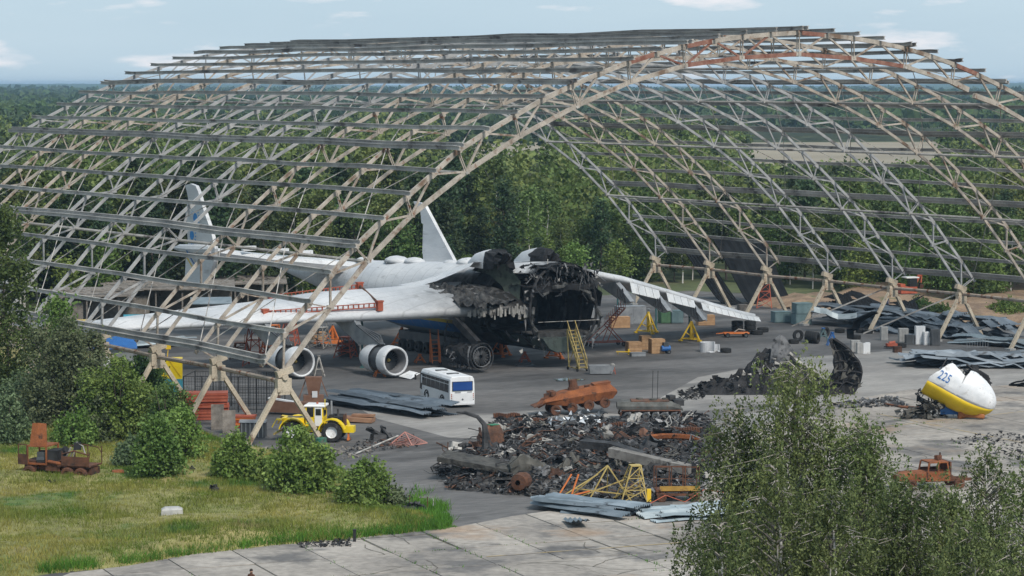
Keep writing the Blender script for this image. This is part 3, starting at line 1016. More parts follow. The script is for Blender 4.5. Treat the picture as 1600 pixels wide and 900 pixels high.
# burnt hollow and ash heap at the near wing root
bm = MB()
n = 22
g = []
for i in range(n + 1):
    for j in range(n + 1):
        u, v = 42.3 + (49.8 - 42.3) * i / n, 38.4 + 12.0 * j / n
        u -= max(0, .35 * (46 - v)) * (1 - i / n) * .0
        e = min(i, n - i, j, n - j) / n
        z = 6.9 + .9 * j / n + .7 * min(1, e * 5) + .45 * mnoise.noise(V((u * .9, v * .9, 0))) + .5 * mnoise.noise(V((u * 2.6, v * 2.6, 4))) + rnd.uniform(-.25, .25)
        g.append(V((u, v, z)))
bm.add(g, [(i * (n + 1) + j, (i + 1) * (n + 1) + j, (i + 1) * (n + 1) + j + 1, i * (n + 1) + j + 1) for i in range(n) for j in range(n)])
kind(bm.build('ash_heap', m_ash, plane), 'stuff')
bm = MB()
for k in range(40):                  # shredded lower edge of the burnt leading edge
    u = 43 + rnd.random() * 5.6
    v = 38.5 + (46.5 - u) * .5
    bm.box((u, v - .1, 6.3 + rnd.uniform(-.5, .2)), (rnd.uniform(.1, .35), .1, rnd.uniform(.4, 1.1)), rnd.uniform(-.2, .2))
bm.build('shredded_edge', m_palejunk, lw)
bm = MB()
bm.loft([[V((48.3, 38.3, 6.6)), V((48.9, 39, 9.2)), V((48.4, 41, 10.9)), V((48.0, 46, 10.6))], [V((48.1, 39.5, 6.5)), V((48.5, 42, 8.5)), V((48.2, 44, 9.6)), V((47.9, 47, 9.9))]], 0, False, False)
bm.build('scorched_wall', mat('scorched_green', (.03, .04, .03), (.10, .12, .09), .8, .85, 0, .4, 4, ((.02, .02, .02), .5, .8)), plane)

# tailplane and two fins (the tail has rolled: left side high)
def zt_(u):
    return 8.75 + (50 - u) * .102


bm = MB()
rings = []
for u, v0, c in ((34.7, 82.0, 7.2), (40, 79.3, 8.2), (46, 76.3, 9.3), (51, 74, 10.2), (56, 76.3, 9.3), (65, 81, 7.2)):
    z = zt_(u) + (.35 if abs(u - 50) > 10 else .1)
    d = lerp(u, [34.7, 46, 56, 65], [.75, 1.1, 1.0, .6])
    rings.append([V((u, v0 + .3, z - d)), V((u, v0 - .1, z - .3 * d)), V((u, v0 + .5, z + .15)), V((u, v0 + .45 * c, z + .3)), V((u, v0 + c, z + .2)), V((u, v0 + c, z + .05)), V((u, v0 + .5 * c, z - d * .9))])
bm.loft(rings, 0)
stb = bm.build('tailplane', m_white, plane, False)
for u in (38.3, 42.6, 45.8):
    MB().box((u, 80.5, zt_(u) + .9), (1.7, .5, .55)).build('elevator_flap', m_whiteclean, stb)


def fin(u, prof, lean, z0, th=.22):
    bm = MB()
    for side in (0,):
        n = len(prof)
        A_ = [V((u - th + lean * (z - z0), v, z)) for v, z in prof]
        B_ = [V((u + th + lean * (z - z0), v, z)) for v, z in prof]
        bm.add(A_ + B_, [tuple(range(n)), tuple(range(2 * n - 1, n - 1, -1))] + [(i, (i + 1) % n, n + (i + 1) % n, n + i) for i in range(n)])
    return bm.build('fin', m_white, plane)


fl = fin(34.5, [(88.3, 18.0), (86.9, 18.25), (85.5, 18.05), (84.9, 17.4), (83.8, 15.5), (82, 12.9), (81.2, 10.9), (81.6, 9.4), (83.0, 7.5), (84.6, 6.6), (86.6, 6.6), (89.6, 6.6), (89.0, 9.2), (88.3, 10.3), (88.2, 11.4), (88.5, 14.9), (87.6, 16.4), (87.9, 17.3)], -.04, 10)
fr_ = fin(65, [(87.9, 15.35), (86.0, 15.25), (85.1, 14.9), (77.8, 8.35), (85.1, 7.9), (85.3, 9.0), (85.4, 9.05), (85.4, 12.7), (85.8, 12.8), (86.2, 14.6), (87.3, 14.8)], .03, 8)
bm = MB()
bm.path([V((34.3, 92.2, 10.4)), V((34.3, 90.4, 10.5)), V((34.3, 86, 10.6)), V((34.3, 82.2, 10.8))], [.1, .45, .6, .5], 9)
bm.build('fin_bullet', m_white, fl)
# emblem: two blue discs each in a ring of short rays
for v, z, s in ((85.9, 14.3, 1), (87.0, 12.2, 1)):
    bm = MB()
    x = 34.2 - .04 * (z - 10) + (.0)
    c = V((34.5 - .22 - .04 * (z - 10) - .03, v, z))
    bm.add([c + V((0, .55 * math.cos(a), .55 * math.sin(a))) for a in [k * math.pi / 8 for k in range(16)]], [tuple(range(16))])
    for k in range(13):
        a = 2 * math.pi * k / 16 + (.5 if s > 0 else 3.6)
        for r_ in (.85,):
            p, q = c + V((0, r_ * math.cos(a), r_ * math.sin(a))), c + V((0, 1.12 * math.cos(a), 1.12 * math.sin(a)))
            d = V((0, -math.sin(a), math.cos(a))) * .08
            bm.add([p - d, q - d, q + d, p + d], [(0, 1, 2, 3)])
    bm.build('blue_emblem', mat('emblem_blue', (.03, .2, .5), (.04, .25, .58), 1, .5), fl)
for v0, z0, mm_ in ((87.2, 10.4, m_blue), (87.8, 10.1, m_yellow)):
    x = 34.5 - .22 - .65
    bm = MB().add([V((x, v0, z0)), V((x, v0 + .4, z0)), V((x + .3, v0 - 1.1, z0 - 1.6)), V((x + .3, v0 - 1.5, z0 - 1.6))], [(0, 1, 2, 3)])
    bm.build('fin_stripe', mm_, fl)

# engines
def engine(u, v, z, tilt=0.0):
    e = MB()
    Mx = M.Translation((u, v, z)) @ M.Rotation(tilt, 4, 'X') @ M.Scale(.93, 4) @ M(((0, -1, 0, 0), (1, 0, 0, 0), (0, 0, 1, 0), (0, 0, 0, 1)))
    e.lathe([(1.36, .12), (1.42, .05), (1.52, .0), (1.62, .12), (1.66, .8), (1.66, 1.6)], 24, Mx)
    cowl = e.build('engine_cowl', m_white, plane, True)
    MB().lathe([(1.16, 1.75), (1.2, .9), (1.3, .3), (1.37, .11)], 24, Mx).build('intake_duct', m_duct, cowl, True)
    e = MB().lathe([(1.42, 1.55), (1.45, 1.7), (1.45, 3.2), (1.42, 3.4)], 20, Mx)
    e.build('dark_core_band', m_dkgrey, cowl, True)
    e = MB().lathe([(1.64, 3.3), (1.62, 4.2), (1.5, 5.2), (1.2, 6.0), (.9, 6.6), (.3, 7.2)], 24, Mx)
    e.build('rear_cowl', m_white, cowl, True)
    for rr, mm_, off in ((1.672, m_yellow, .35), (1.676, m_blue, .0)):
        for x0, x1 in ((.9, 1.55), (3.4, 4.3)):
            s = MB()
            vs = []
            for x in (x0, x1):
                for a in (.08 + off, .30 + off * 1.0):
                    ang = math.pi - .0 + .35 - a
                    r2 = rr if x < 4 else rr - .02
                    vs.append(Mx @ V((x, r2 * math.cos(ang), r2 * math.sin(ang))))
            s.add(vs, [(0, 1, 3, 2)])
            s.build('cowl_stripe', mm_, cowl)
    e = MB()
    for k in range(22):
        a = 2 * math.pi * k / 22
        p, q = V((1.62, .3 * math.cos(a), .3 * math.sin(a))), V((1.68, 1.16 * math.cos(a + .12), 1.16 * math.sin(a + .12)))
        d = V((.1, -math.sin(a) * .1, math.cos(a) * .1))
        e.add([Mx @ (p - d), Mx @ (q - d * 1.6), Mx @ (q + d * 1.6), Mx @ (p + d)], [(0, 1, 2, 3)])
    e.build('fan_blade', m_dkgrey, cowl)
    e = MB().lathe([(.02, 1.3), (.13, 1.4), (.22, 1.65)], 12, Mx)
    e.build('spinner', m_dullyel, cowl, True)
    MB().lathe([(1.18, 1.74), (.02, 1.76)], 20, Mx).build('fan_backplate', m_black, cowl)
    return cowl


e1 = engine(24.4, 42.0, 1.72)
e2 = engine(32.7, 37.4, 1.78)
b = MB().add([V((33.0, 37.4, .25)), V((34.3, 37.4, .75)), V((34.9, 36.3, .55)), V((33.4, 35.7, .08)), V((34.0, 36.2, .5))], [(0, 1, 2, 4), (0, 4, 3), (4, 2, 3)])
b.build('bent_intake_lip', m_whiteclean, e2)
for u, v, tz in ((24.4, 42.0, 5.1), (32.7, 37.4, 5.3)):
    vw = 38.5 + (46.5 - u) * .5
    bm = MB()
    P = [(v + 2.6, 3.3), (v + 7.2, 2.9), (vw + 5.0, tz - .1), (vw + .2, tz + .1), (vw - .6, tz - .5)]
    bm.add([V((u - .28, a, z)) for a, z in P] + [V((u + .28, a, z)) for a, z in P], [(0, 1, 2, 3, 4), (9, 8, 7, 6, 5)] + [(i, (i + 1) % 5, 5 + (i + 1) % 5, 5 + i) for i in range(5)])
    py = bm.build('pylon', m_steel, plane)
    bm = MB()
    for k in range(4):
        bm.path([V((u - .36 + .1 * k, v + 2.4, 3.3)), V((u - .5 + .25 * k, v + 3.6, 3.8 + .1 * k)), V((u - .3 + .1 * k, vw - .5, tz - .4))], .09, 5)
    bm.build('pylon_duct', m_dkgrey, py)
# innermost engine, burnt out and lying on its pylon
Mx = M.Translation((42.6, 36.6, 1.75)) @ M(((0, -1, 0, 0), (1, 0, 0, 0), (0, 0, 1, 0), (0, 0, 0, 1)))
e = MB()
prof = [(1.15, .3), (1.25, .9), (1.3, 1.6), (1.15, 2.2), (1.25, 2.6), (1.1, 3.4), (1.2, 3.9), (.95, 5), (.9, 6), (.5, 7)]
rings = [[Mx @ V((x + rnd.uniform(-.12, .12), (r + rnd.uniform(-.18, .12)) * math.cos(2 * math.pi * k / 18), (r + rnd.uniform(-.18, .12)) * math.sin(2 * math.pi * k / 18))) for k in range(18)] for r, x in prof]
e.loft(rings, 0, True, False)
be = e.build('burnt_engine', m_char, plane)
e = MB()
for rr in (1.05, 1.4):
    e.path([Mx @ V((.1 + .05 * math.sin(k), rr * math.cos(k * math.pi / 9), rr * math.sin(k * math.pi / 9))) for k in range(19)], .07, 5, 0, False)
e.path([Mx @ V((-.3 - .4 * math.sin(k / 8 * 3), 1.5 * math.cos(k * .2 - .9) + .7, 1.5 * math.sin(k * .2 - .9))) for k in range(10)], .08, 5)
e.build('bent_intake_ring', m_greyjunk, be)
e = MB()
for k in range(20):
    a = 2 * math.pi * k / 20
    e.bar(Mx @ V((.35, .2 * math.cos(a), .2 * math.sin(a))), Mx @ V((.4, 1.0 * math.cos(a + .15), 1.0 * math.sin(a + .15))), .07, .16)
e.build('fan_blade', m_greyjunk, be)
e = MB()
for k in range(30):
    a = rnd.uniform(0, 6.28)
    x = rnd.uniform(.8, 5)
    p = Mx @ V((x, 1.25 * math.cos(a), 1.25 * math.sin(a)))
    e.path([p, p + V((rnd.uniform(-.3, .3), rnd.uniform(-.5, .5), rnd.uniform(-.4, .2))), p + V((rnd.uniform(-.5, .5), rnd.uniform(-.9, .9), rnd.uniform(-.9, .2)))], rnd.uniform(.03, .07), 4)
kind(e.build('burnt_pipe', m_greyjunk, be), 'stuff')
MB().bar((42.9, 38.0, 3.0), (42.2, 41.3, 5.3), .6, .7).build('burnt_pylon', m_darkjunk, be)
# far wing pylons without engines
for u in (63.5, 71.5, 79.5):
    vw = 38.5 + (u - 57) * .5
    zw = lerp(u, [60, 65, 72, 79, 86], [8.9, 8.0, 6.5, 5.0, 3.4])
    bm = MB()
    P = [(vw - 2.6, zw - 1.9), (vw - 1.6, zw - 2.2), (vw + 3.5, zw - .5), (vw + .3, zw + .1), (vw - .7, zw - .5)]
    bm.add([V((u - .3, a, z)) for a, z in P] + [V((u + .3, a, z)) for a, z in P], [(0, 1, 2, 3, 4), (9, 8, 7, 6, 5)] + [(i, (i + 1) % 5, 5 + (i + 1) % 5, 5 + i) for i in range(5)])
    py = bm.build('empty_pylon', m_steel, plane)
    MB().loft([[V((u + .35 + 2.4 * t, vw - .6 + 1.2 * t, zw - 1.5 - .9 * t + (0 if s < .5 else .85) - .1 * t)) for s in (0, 1)] for t in (0, .5, 1)], 0, False, False).build('loose_cowl_panel', m_steel, py)
    bm = MB()
    for k in range(3):
        bm.path([V((u - .8 + .3 * k, vw - 1, zw - .6)), V((u - 1.2 + .4 * k, vw - 1.6, zw - 1.4)), V((u - .9 + .2 * k, vw - 2, zw - 2.0))], .08, 4)
    bm.build('dangling_hose', m_black, py)
# main gear: two long rows of wheels under the belly
for s in (-1, 1):
    for k in range(7):
        c = V((51.4 + s * 3.3, 51.5 + k * 1.75, .66))
        wb = MB().lathe([(.2, -.3), (.55, -.3), (.66, -.2), (.66, .2), (.55, .3), (.2, .3)], 14, M.Translation(c))
        wb.build('wheel', m_rubber, plane)
MB().box((51.4, 57, 1.7), (6.2, 12.5, 1.0)).build('gear_fairing', m_dkgrey, plane)
#@@REST
# ------------------------------------------------------------------ trees and bushes
rg = np.random.default_rng(5)


def quads_mesh(name, cen, size, m, flat=0.0, elong=1.5, down=None):
    """one leaf-sized four-cornered face per centre, randomly turned"""
    n = len(cen)
    a = rg.normal(size=(n, 3))
    a[:, 2] *= (1 - flat)
    if down is not None:
        a = a * (1 - down) + np.array([0, 0, -1.0]) * down * 2
    a /= np.linalg.norm(a, axis=1)[:, None]
    b = np.cross(a, rg.normal(size=(n, 3)))
    b /= np.linalg.norm(b, axis=1)[:, None] + 1e-9
    s = (size if np.ndim(size) else np.full(n, size)) * rg.uniform(.6, 1.3, n)
    a = a * (s * elong / 2)[:, None]
    b = b * (s / 2)[:, None]
    P = np.empty((n, 4, 3))
    P[:, 0], P[:, 1], P[:, 2], P[:, 3] = cen - a, cen + b * .9 - a * .1, cen + a, cen - b * .9 + a * .1
    me = bpy.data.meshes.new(name)
    me.vertices.add(4 * n); me.loops.add(4 * n); me.polygons.add(n)
    me.vertices.foreach_set('co', P.reshape(-1).astype(np.float32))
    me.loops.foreach_set('vertex_index', np.arange(4 * n, dtype=np.int32))
    me.polygons.foreach_set('loop_start', np.arange(0, 4 * n, 4, dtype=np.int32))
    me.polygons.foreach_set('loop_total', np.full(n, 4, dtype=np.int32))
    me.materials.append(m)
    me.update(calc_edges=True)
    return me


def clumps(h0, h1, r, nc, per, shape, spread=.55):
    """leaf centres in clumps scattered through a crown volume; shape(t) = relative radius at height fraction t"""
    out = []
    for _ in range(nc):
        t = rg.uniform(0, 1)
        rr = r * shape(t) * math.sqrt(rg.uniform(.08, 1.1))
        a = rg.uniform(0, 6.283)
        c = np.array([rr * math.cos(a), rr * math.sin(a), h0 + (h1 - h0) * t])
        sp = spread * rg.uniform(.6, 1.5)
        out.append(c + rg.normal(size=(per, 3)) * np.array([sp, sp, sp * .8]))
    return np.concatenate(out)


def trunk_mb(h, r, limbs, r_crown, lean=.03):
    bm = MB()
    pts = [V((rnd.uniform(-lean, lean) * h * i / 5, rnd.uniform(-lean, lean) * h * i / 5, h * i / 5)) for i in range(6)]
    bm.path(pts, [r * (1 - .16 * i) for i in range(6)], 6)
    for _ in range(limbs):
        t = rnd.uniform(.35, .9)
        i = int(t * 5)
        p = pts[i].lerp(pts[i + 1], t * 5 - i)
        a = rnd.uniform(0, 6.28)
        l_ = r_crown * rnd.uniform(.4, .9)
        q = p + V((math.cos(a) * l_, math.sin(a) * l_, l_ * rnd.uniform(.3, .9)))
        bm.path([p, p.lerp(q, .5) + V((0, 0, -.1 * l_)), q], [r * .35, r * .22, r * .08], 4, 0, False)
    return bm


ell = lambda t: max(.12, math.sin(math.pi * min(1, .12 + .88 * t)) ** .7)
cone = lambda t: max(.06, (1 - t) ** .8) * (.6 + .4 * min(1, t * 6))
col = lambda t: max(.1, min(1, t * 4) * (1 - t ** 3) ** .6)
TREES = {}


def proto(key, name, label, cat, h, rc, trunk_r, m, bark, nc, per, leaf, shape, h0, spread=.6, limbs=9, down=None):
    root = thing(name, label, cat, (0, 0, -200))
    trunk_mb(h * .93, trunk_r, limbs, rc).build('trunk', bark, root)
    link('crown', quads_mesh('crown', clumps(h * h0, h, rc, nc, per, shape, spread), leaf, m, .1, 1.4, down), root)
    TREES.setdefault(key, []).append(root)


FT = 'trees of the forest edge behind the hangar'
for q in range(3):
    proto('birch', 'birch_tree', 'green birch with pale trunk and airy crown at the forest edge', 'tree', 17, 2.7 + .3 * q, .17, m_lbirch, m_birchbark, 80, 26, .42, col, .22, .65)
    proto('pine', 'pine_tree', 'dark green pine with bushy pointed crown at the forest edge', 'tree', 17.5, 2.5 + .3 * q, .2, m_lpine, m_bark, 85, 26, .42, cone, .2, .6)
    proto('broad', 'broadleaf_tree', 'full dark green broadleaf tree at the forest edge', 'tree', 15, 3.5 + .4 * q, .22, m_lbroad, m_bark, 100, 26, .46, ell, .08, .8)
for q in range(2):
    proto('young', 'young_tree', 'bright yellowish green young tree at the forest edge', 'tree', 9, 2.1 + .4 * q, .1, m_lbright, m_bark, 70, 24, .36, col, .06, .6)
    root = thing('dead_tree', 'bare pale dead tree at the forest edge', 'tree', (0, 0, -200))
    bm = trunk_mb(13, .16, 26, 4.2, .05)
    bm.build('trunk', m_deadwood, root)
    bm = MB()
    for k in range(60):
        a, z, l_ = rnd.uniform(0, 6.28), rnd.uniform(5, 12.5), rnd.uniform(1, 2.6)
        p = V((math.cos(a) * .9, math.sin(a) * .9, z))
        bm.path([p, p + V((math.cos(a) * l_, math.sin(a) * l_, l_ * rnd.uniform(-.2, .8))), p + V((math.cos(a + .5) * l_ * 1.5, math.sin(a + .5) * l_ * 1.5, l_ * rnd.uniform(-.6, .6)))], [.05, .03, .015], 3, 0, False)
    bm.build('twigs', m_deadwood, root)
    TREES.setdefault('dead', []).append(root)

cand = []
y = 322.0
while y < 1010:
    sp = 5.6 if y < 470 else 7.0 if y < 700 else 9
    x = -.25 * y
    while x < .25 * y:
        px_, py_ = x + rnd.uniform(-.42, .42) * sp, y + rnd.uniform(-.42, .42) * sp
        d = V((px_, py_, 0)) - HO
        u, v = d.dot(PE), d.dot(AX)
        if v > 124 or (u > 141 and v > 70 + 8 * mnoise.noise(V((py_ * .05, 0, 0)))) or (u < -62 and v > 92):
            cand.append((py_, px_, u, v))
        x += sp
    y += sp * .92
cand.sort()
near, placed, far = 0, [], []
used = set()
for (py_, px_, u, v) in cand:
    sx = 800 + FPX * px_ / py_
    edge = (v < 138 and u < 125) or (u > 125 and v < 100)
    rr = rnd.random()
    g = mnoise.noise(V((px_ * .03, py_ * .03, 2)))
    if edge and rr < .42:
        k = 'young'
    elif g > .12:
        k = 'pine' if rr < .72 else 'birch'
    elif g < -.15:
        k = 'birch' if rr < .6 else 'broad'
    else:
        k = 'broad' if rr < .5 else 'birch' if rr < .8 else 'pine'
    if 640 < sx < 1000 and py_ < 470 and rr > .975:
        k = 'dead'
    s = rnd.uniform(.74, 1.2) * (1.0 if sx < 1120 else .84)
    if (v < 136 and 420 < sx < 1100):
        s *= rnd.uniform(.42, .8)
    elif (v < 150 and 420 < sx < 1100):
        s *= rnd.uniform(.65, 1)
    lim = 1e9
    if 1170 < sx < 1470 and py_ > 430:
        lim = (30 * (1 - py_ / 880) + .5) / 16
    if 690 < sx < 870 and py_ > 560:
        lim = (30 * (1 - py_ / 1000) + .5) / 16
    if lim < .25:
        continue
    s = min(s, lim)
    if near < 292:
        near += 1
        pr = rnd.choice(TREES[k])
        zone = ('left of the hangar' if sx < 120 else 'behind the left fin of the plane' if sx < 440 else 'behind the right fin of the plane' if sx < 740 else 'behind the broken fuselage' if sx < 960
                else 'behind the far wing' if sx < 1180 else 'behind the teal boxes and roof sheets' if sx < 1390 else 'beyond the red excavator at the right')
        lbl = {'birch': 'green airy birch with pale trunk ', 'pine': 'dark green pointed pine ', 'broad': 'full dark broadleaf tree ', 'young': 'bright yellowish green young tree ', 'dead': 'bare pale dead tree '}[k] + zone
        if id(pr) not in used:
            used.add(id(pr))
            o = pr
            o['group'] = FT
            o['label'] = lbl
            o.location, o.rotation_euler = (px_, py_, 0), (0, 0, rnd.uniform(0, 6.28))
            o.scale = (s, s, s)
        else:
            clone(pr, None, (px_, py_, 0), rnd.uniform(0, 6.28), lbl, FT, (s * rnd.uniform(.9, 1.2), s * rnd.uniform(.9, 1.2), s))
    else:
        far.append((px_, py_, k, s))
for lst in TREES.values():           # drop kinds never placed
    for pr in lst:
        if id(pr) not in used:
            for ch in list(pr.children):
                bpy.data.objects.remove(ch)
            bpy.data.objects.remove(pr)
# forest further back: one mass per kind of green
for key, m in (('birch', m_lbirch), ('pine', m_lpine), ('broad', m_lbroad)):
    cs, sz = [], []
    for (px_, py_, k, s) in far:
        if (k if k in ('birch', 'pine') else 'broad') != key:
            continue
        nq = 130 if py_ < 650 else 70
        sh = cone if key == 'pine' else ell
        h = 17 * s
        c = clumps(h * .3, h, 2.9 * s, nq // 10, 10, sh, .75)
        cs.append(c + np.array([px_, py_, 0]))
        sz.append(np.full(len(c), .75 if py_ < 650 else 1.0))
    kind(link('forest', quads_mesh('forest', np.concatenate(cs), np.concatenate(sz), m, .2, 1.3)), 'stuff')
cs, sz, cs2, sz2 = [], [], [], []
y = 1010.0
while y < 5200:
    sp = 9 + (y - 1000) * .009
    x = -.23 * y
    while x < .23 * y:
        px_, py_ = x + rnd.uniform(-.5, .5) * sp, y + rnd.uniform(-.5, .5) * sp
        x += sp
        if (70 < px_ < 262 and 870 < py_ < 1352) or (-190 < px_ < 60 and 1045 < py_ < 1335 and px_ > -190):
            continue
        h = 15 + 7 * mnoise.noise(V((px_ * .004, py_ * .004, 7))) + rnd.uniform(-2, 3)
        nq = 16 if y < 2200 else 9
        c = np.column_stack([px_ + rg.normal(size=nq) * sp * .26, py_ + rg.normal(size=nq) * sp * .26, h * rg.uniform(.3, 1, nq) ** .6])
        if mnoise.noise(V((px_ * .006, py_ * .006, 3))) > -.02:
            cs.append(c); sz.append(np.full(nq, sp * .36))
        else:
            cs2.append(c); sz2.append(np.full(nq, sp * .36))
    y += sp * 1.0
kind(link('distant_forest', quads_mesh('distant_forest', np.concatenate(cs), np.concatenate(sz), m_lpine, .2, 1.2)), 'stuff')
kind(link('distant_forest', quads_mesh('distant_forest', np.concatenate(cs2), np.concatenate(sz2), m_lbroad, .2, 1.2)), 'stuff')
bm = MB()                            # the forest as a rough canopy out to the horizon
nx, ny = 150, 46
vs = []
for j in range(ny):
    y = 4900 * (11000 / 4900) ** (j / (ny - 1))
    for i in range(nx):
        x = (-.25 + .5 * i / (nx - 1)) * y
        hz = (12 + 10 * math.sin(math.atan2(y, x) * 7) + 6 * math.sin(math.atan2(y, x) * 19 + 1)) * min(1, (y - 4500) / 5000)
        vs.append((x, y, max(0, hz) + 13 + rnd.uniform(-3, 5)))
bm.add(vs, [(j * nx + i, j * nx + i + 1, (j + 1) * nx + i + 1, (j + 1) * nx + i) for j in range(ny - 1) for i in range(nx - 1)])
kind(bm.build('horizon_forest', m_lpine), 'stuff')


def bush(px, pyb, pyt, wpx, m, label, leafs=1.0, cat='bush', name='bush', group=None, leaf=.19):
    b = at(px, pyb)
    k = FPX / b.y
    h, r = (pyb - pyt) / k * 1.0, wpx / k / 2
    root = thing(name, label, cat, (b.x, b.y, -.05), rnd.uniform(0, 6), group)
    bm = MB()
    for q in range(9):
        a = rnd.uniform(0, 6.28)
        bm.path([(0, 0, 0), (math.cos(a) * r * .3, math.sin(a) * r * .3, h * .45), (math.cos(a) * r * .7, math.sin(a) * r * .7, h * rnd.uniform(.7, .95))], [.07, .05, .015], 4, 0, False)
    bm.build('stem', m_bark, root)
    sh = lambda t: max(.15, min(1, .75 + t) * (1 - t ** 2.2) ** .55)
    n = int(95 * leafs * max(1, r * h / 7))
    cl_ = []
    subs = [(0, 0, 1.0, .72)] + [(rg.uniform(-.62, .62), rg.uniform(-.62, .62), rg.uniform(.45, .98), rg.uniform(.35, .6)) for _ in range(5)]
    for (ox, oy, hs, rs2) in subs:
        c_ = clumps(.05, h * hs, r * rs2, max(4, int(n * rs2 * rs2 * hs * .75)), 46, sh, .3 * rg.uniform(.8, 1.3))
        cl_.append(c_ + np.array([ox * r, oy * r, 0]))
    cs = np.concatenate(cl_)
    # upright shoots break the outline
    sh_ = []
    for q in range(int(60 * leafs)):
        a, rr = rg.uniform(0, 6.28), r * math.sqrt(rg.uniform(0, .8))
        z0 = h * (1 - (rr / r) ** 2) * rg.uniform(.45, .9)
        ln = rg.uniform(.6, 1.7)
        tt = rg.uniform(0, 1, 26)
        p = np.column_stack([rr * math.cos(a) + rg.normal(size=26) * .1, rr * math.sin(a) + rg.normal(size=26) * .1, z0 + tt * ln])
        sh_.append(p)
    cs = np.concatenate([cs] + sh_)
    cs[:, 2] = np.abs(cs[:, 2])
    link('foliage', quads_mesh('foliage', cs, leaf, m, .1, 1.5), root)
    return root


BB = [(105, 672, 500, 150, m_lwillow, 'tall grey-green willow bush behind the burnt truck, left of the hut', 1.0),
      (185, 692, 560, 130, m_lbush, 'dense dark green bush in front of the yellow container', 1.0),
      (38, 662, 585, 130, m_lwillow, 'grey-green bush at the left edge below the tall aspen', .9),
      (150, 690, 610, 120, m_lwillow, 'low grey-green bush beside the burnt truck', .9),
      (245, 756, 655, 98, m_lbush, 'rounded bright green bush standing alone on the grass', 1.1),
      (283, 728, 640, 100, m_lbush, 'leafy green bush beside the red panel stack', 1.0),
      (222, 640, 555, 90, m_lbroad, 'dark green bush below the second hangar leg from the front', .9),
      (368, 756, 683, 82, m_lbush, 'small green bush in front of the grey metal box', 1.0),
      (468, 778, 668, 118, m_lbush, 'big green bush in front of the yellow tractor', 1.3),
      (420, 762, 715, 80, m_lbush, 'low green bush left of the tractor bush', .9),
      (572, 796, 718, 92, m_lbush, 'green bush at the corner of the grass beside the asphalt', 1.0),
      (612, 796, 768, 46, m_lwillow, 'thin straggling shrub at the far tip of the grass', .5),
      (205, 735, 690, 60, m_lwillow, 'small grey-green bush left of the round bush', .8),
      (120, 700, 640, 90, m_lbush, 'low green bush right behind the burnt truck', .8),
      (262, 700, 600, 80, m_lbroad, 'dark bush between the yellow container and the red panels', .9),
      (10, 700, 620, 90, m_lwillow, 'grey-green bush low at the left edge', .9),
      (1575, 500, 470, 70, m_lbush, 'green bush on the brown earth at the right edge', .8),
      (1440, 498, 468, 70, m_lbroad, 'bush on the brown earth beside the red excavator', .7),
      (1470, 500, 480, 50, m_lbroad, 'small bush on the brown earth behind the roof sheets', .6)]
for px, pb, pt, wp, m, lb, lf in BB:
    bush(px, pb, pt, wp, m, lb, lf)
# slim young tree in the left thicket and the tall aspen at the left edge
for px, pb, pt, wp, m, lb, nm, nc in ((92, 655, 468, 58, m_lbush, 'slim young aspen rising above the left bushes', 'aspen_tree', 90), (12, 655, 326, 84, m_lbroad, 'tall dark aspen at the left edge of the picture', 'aspen_tree', 190)):
    b = at(px, pb)
    k = FPX / b.y
    h, r = (pb - pt) / k, wp / k / 2
    root = thing(nm, lb, 'tree', (b.x, b.y, 0))
    trunk_mb(h * .93, .16, 14, r).build('trunk', m_bark, root)
    link('crown', quads_mesh('crown', clumps(h * .12, h, r, nc, 46, col, .5), .25, m, .1, 1.4), root)


def weeping_birch(px, pyt, Z, r, hvis, label, strands, seed):
    """foreground birch: drooping strings of small leaves on a pale branching trunk"""
    rs_ = np.random.default_rng(seed)
    t = atY(px, pyt, Z)
    H_ = t.z
    root = thing('weeping_birch', label, 'tree', (t.x, t.y, 0))
    bm = MB()
    tp = [V((0, 0, 0)), V((.2, .1, H_ * .3)), V((-.1, .2, H_ * .6)), V((.15, 0, H_ * .82)), V((0, 0, H_ * .98))]
    bm.path(tp, [.22, .18, .12, .06, .015], 7)
    cs = []
    bw = MB()
    for k in range(int(strands / 9.3)):
        tz = 1 - hvis / H_ * rs_.uniform(0.02, 1.1) ** 1.15
        z0 = H_ * max(.25, tz)
        dep = min(1, (H_ - z0) / hvis)
        a = rs_.uniform(0, 6.28)
        ln = r * (.14 + .92 * dep ** .85) * rs_.uniform(.45, 1.1)
        p0 = V((0, 0, z0 - .1))
        dv = V((math.cos(a), math.sin(a), 0))
        p1 = p0 + dv * ln * .55 + V((0, 0, ln * .45))
        p2 = p0 + dv * ln + V((0, 0, ln * .38))
        bw.path([p0, p1, p2], [.045, .025, .01], 4, 0, False)
        for s in range(int(rs_.integers(2, 13))):
            f = rs_.uniform(.15, 1)
            q = (p0.lerp(p1, f * 2) if f < .5 else p1.lerp(p2, f * 2 - 1))
            q = q + V(rs_.normal(size=3) * .34)
            L_ = rs_.uniform(.6, 2.6) * (.5 + dep)
            nl = int(19 * L_) + 6
            tt = rs_.uniform(0, 1, nl)
            sway = rs_.normal(size=2) * .25
            cs.append(np.column_stack([q.x + dv.x * .25 * tt + sway[0] * tt + rs_.normal(size=nl) * (.06), q.y + dv.y * .25 * tt + sway[1] * tt + rs_.normal(size=nl) * .06, q.z + .12 - L_ * tt]))
    bm.build('trunk', m_birchbark, root)
    bw.build('branch', m_twig, root)
    link('crown', quads_mesh('crown', np.concatenate(cs), .08, m_lfgbirch, .1, 1.6, .35), root)


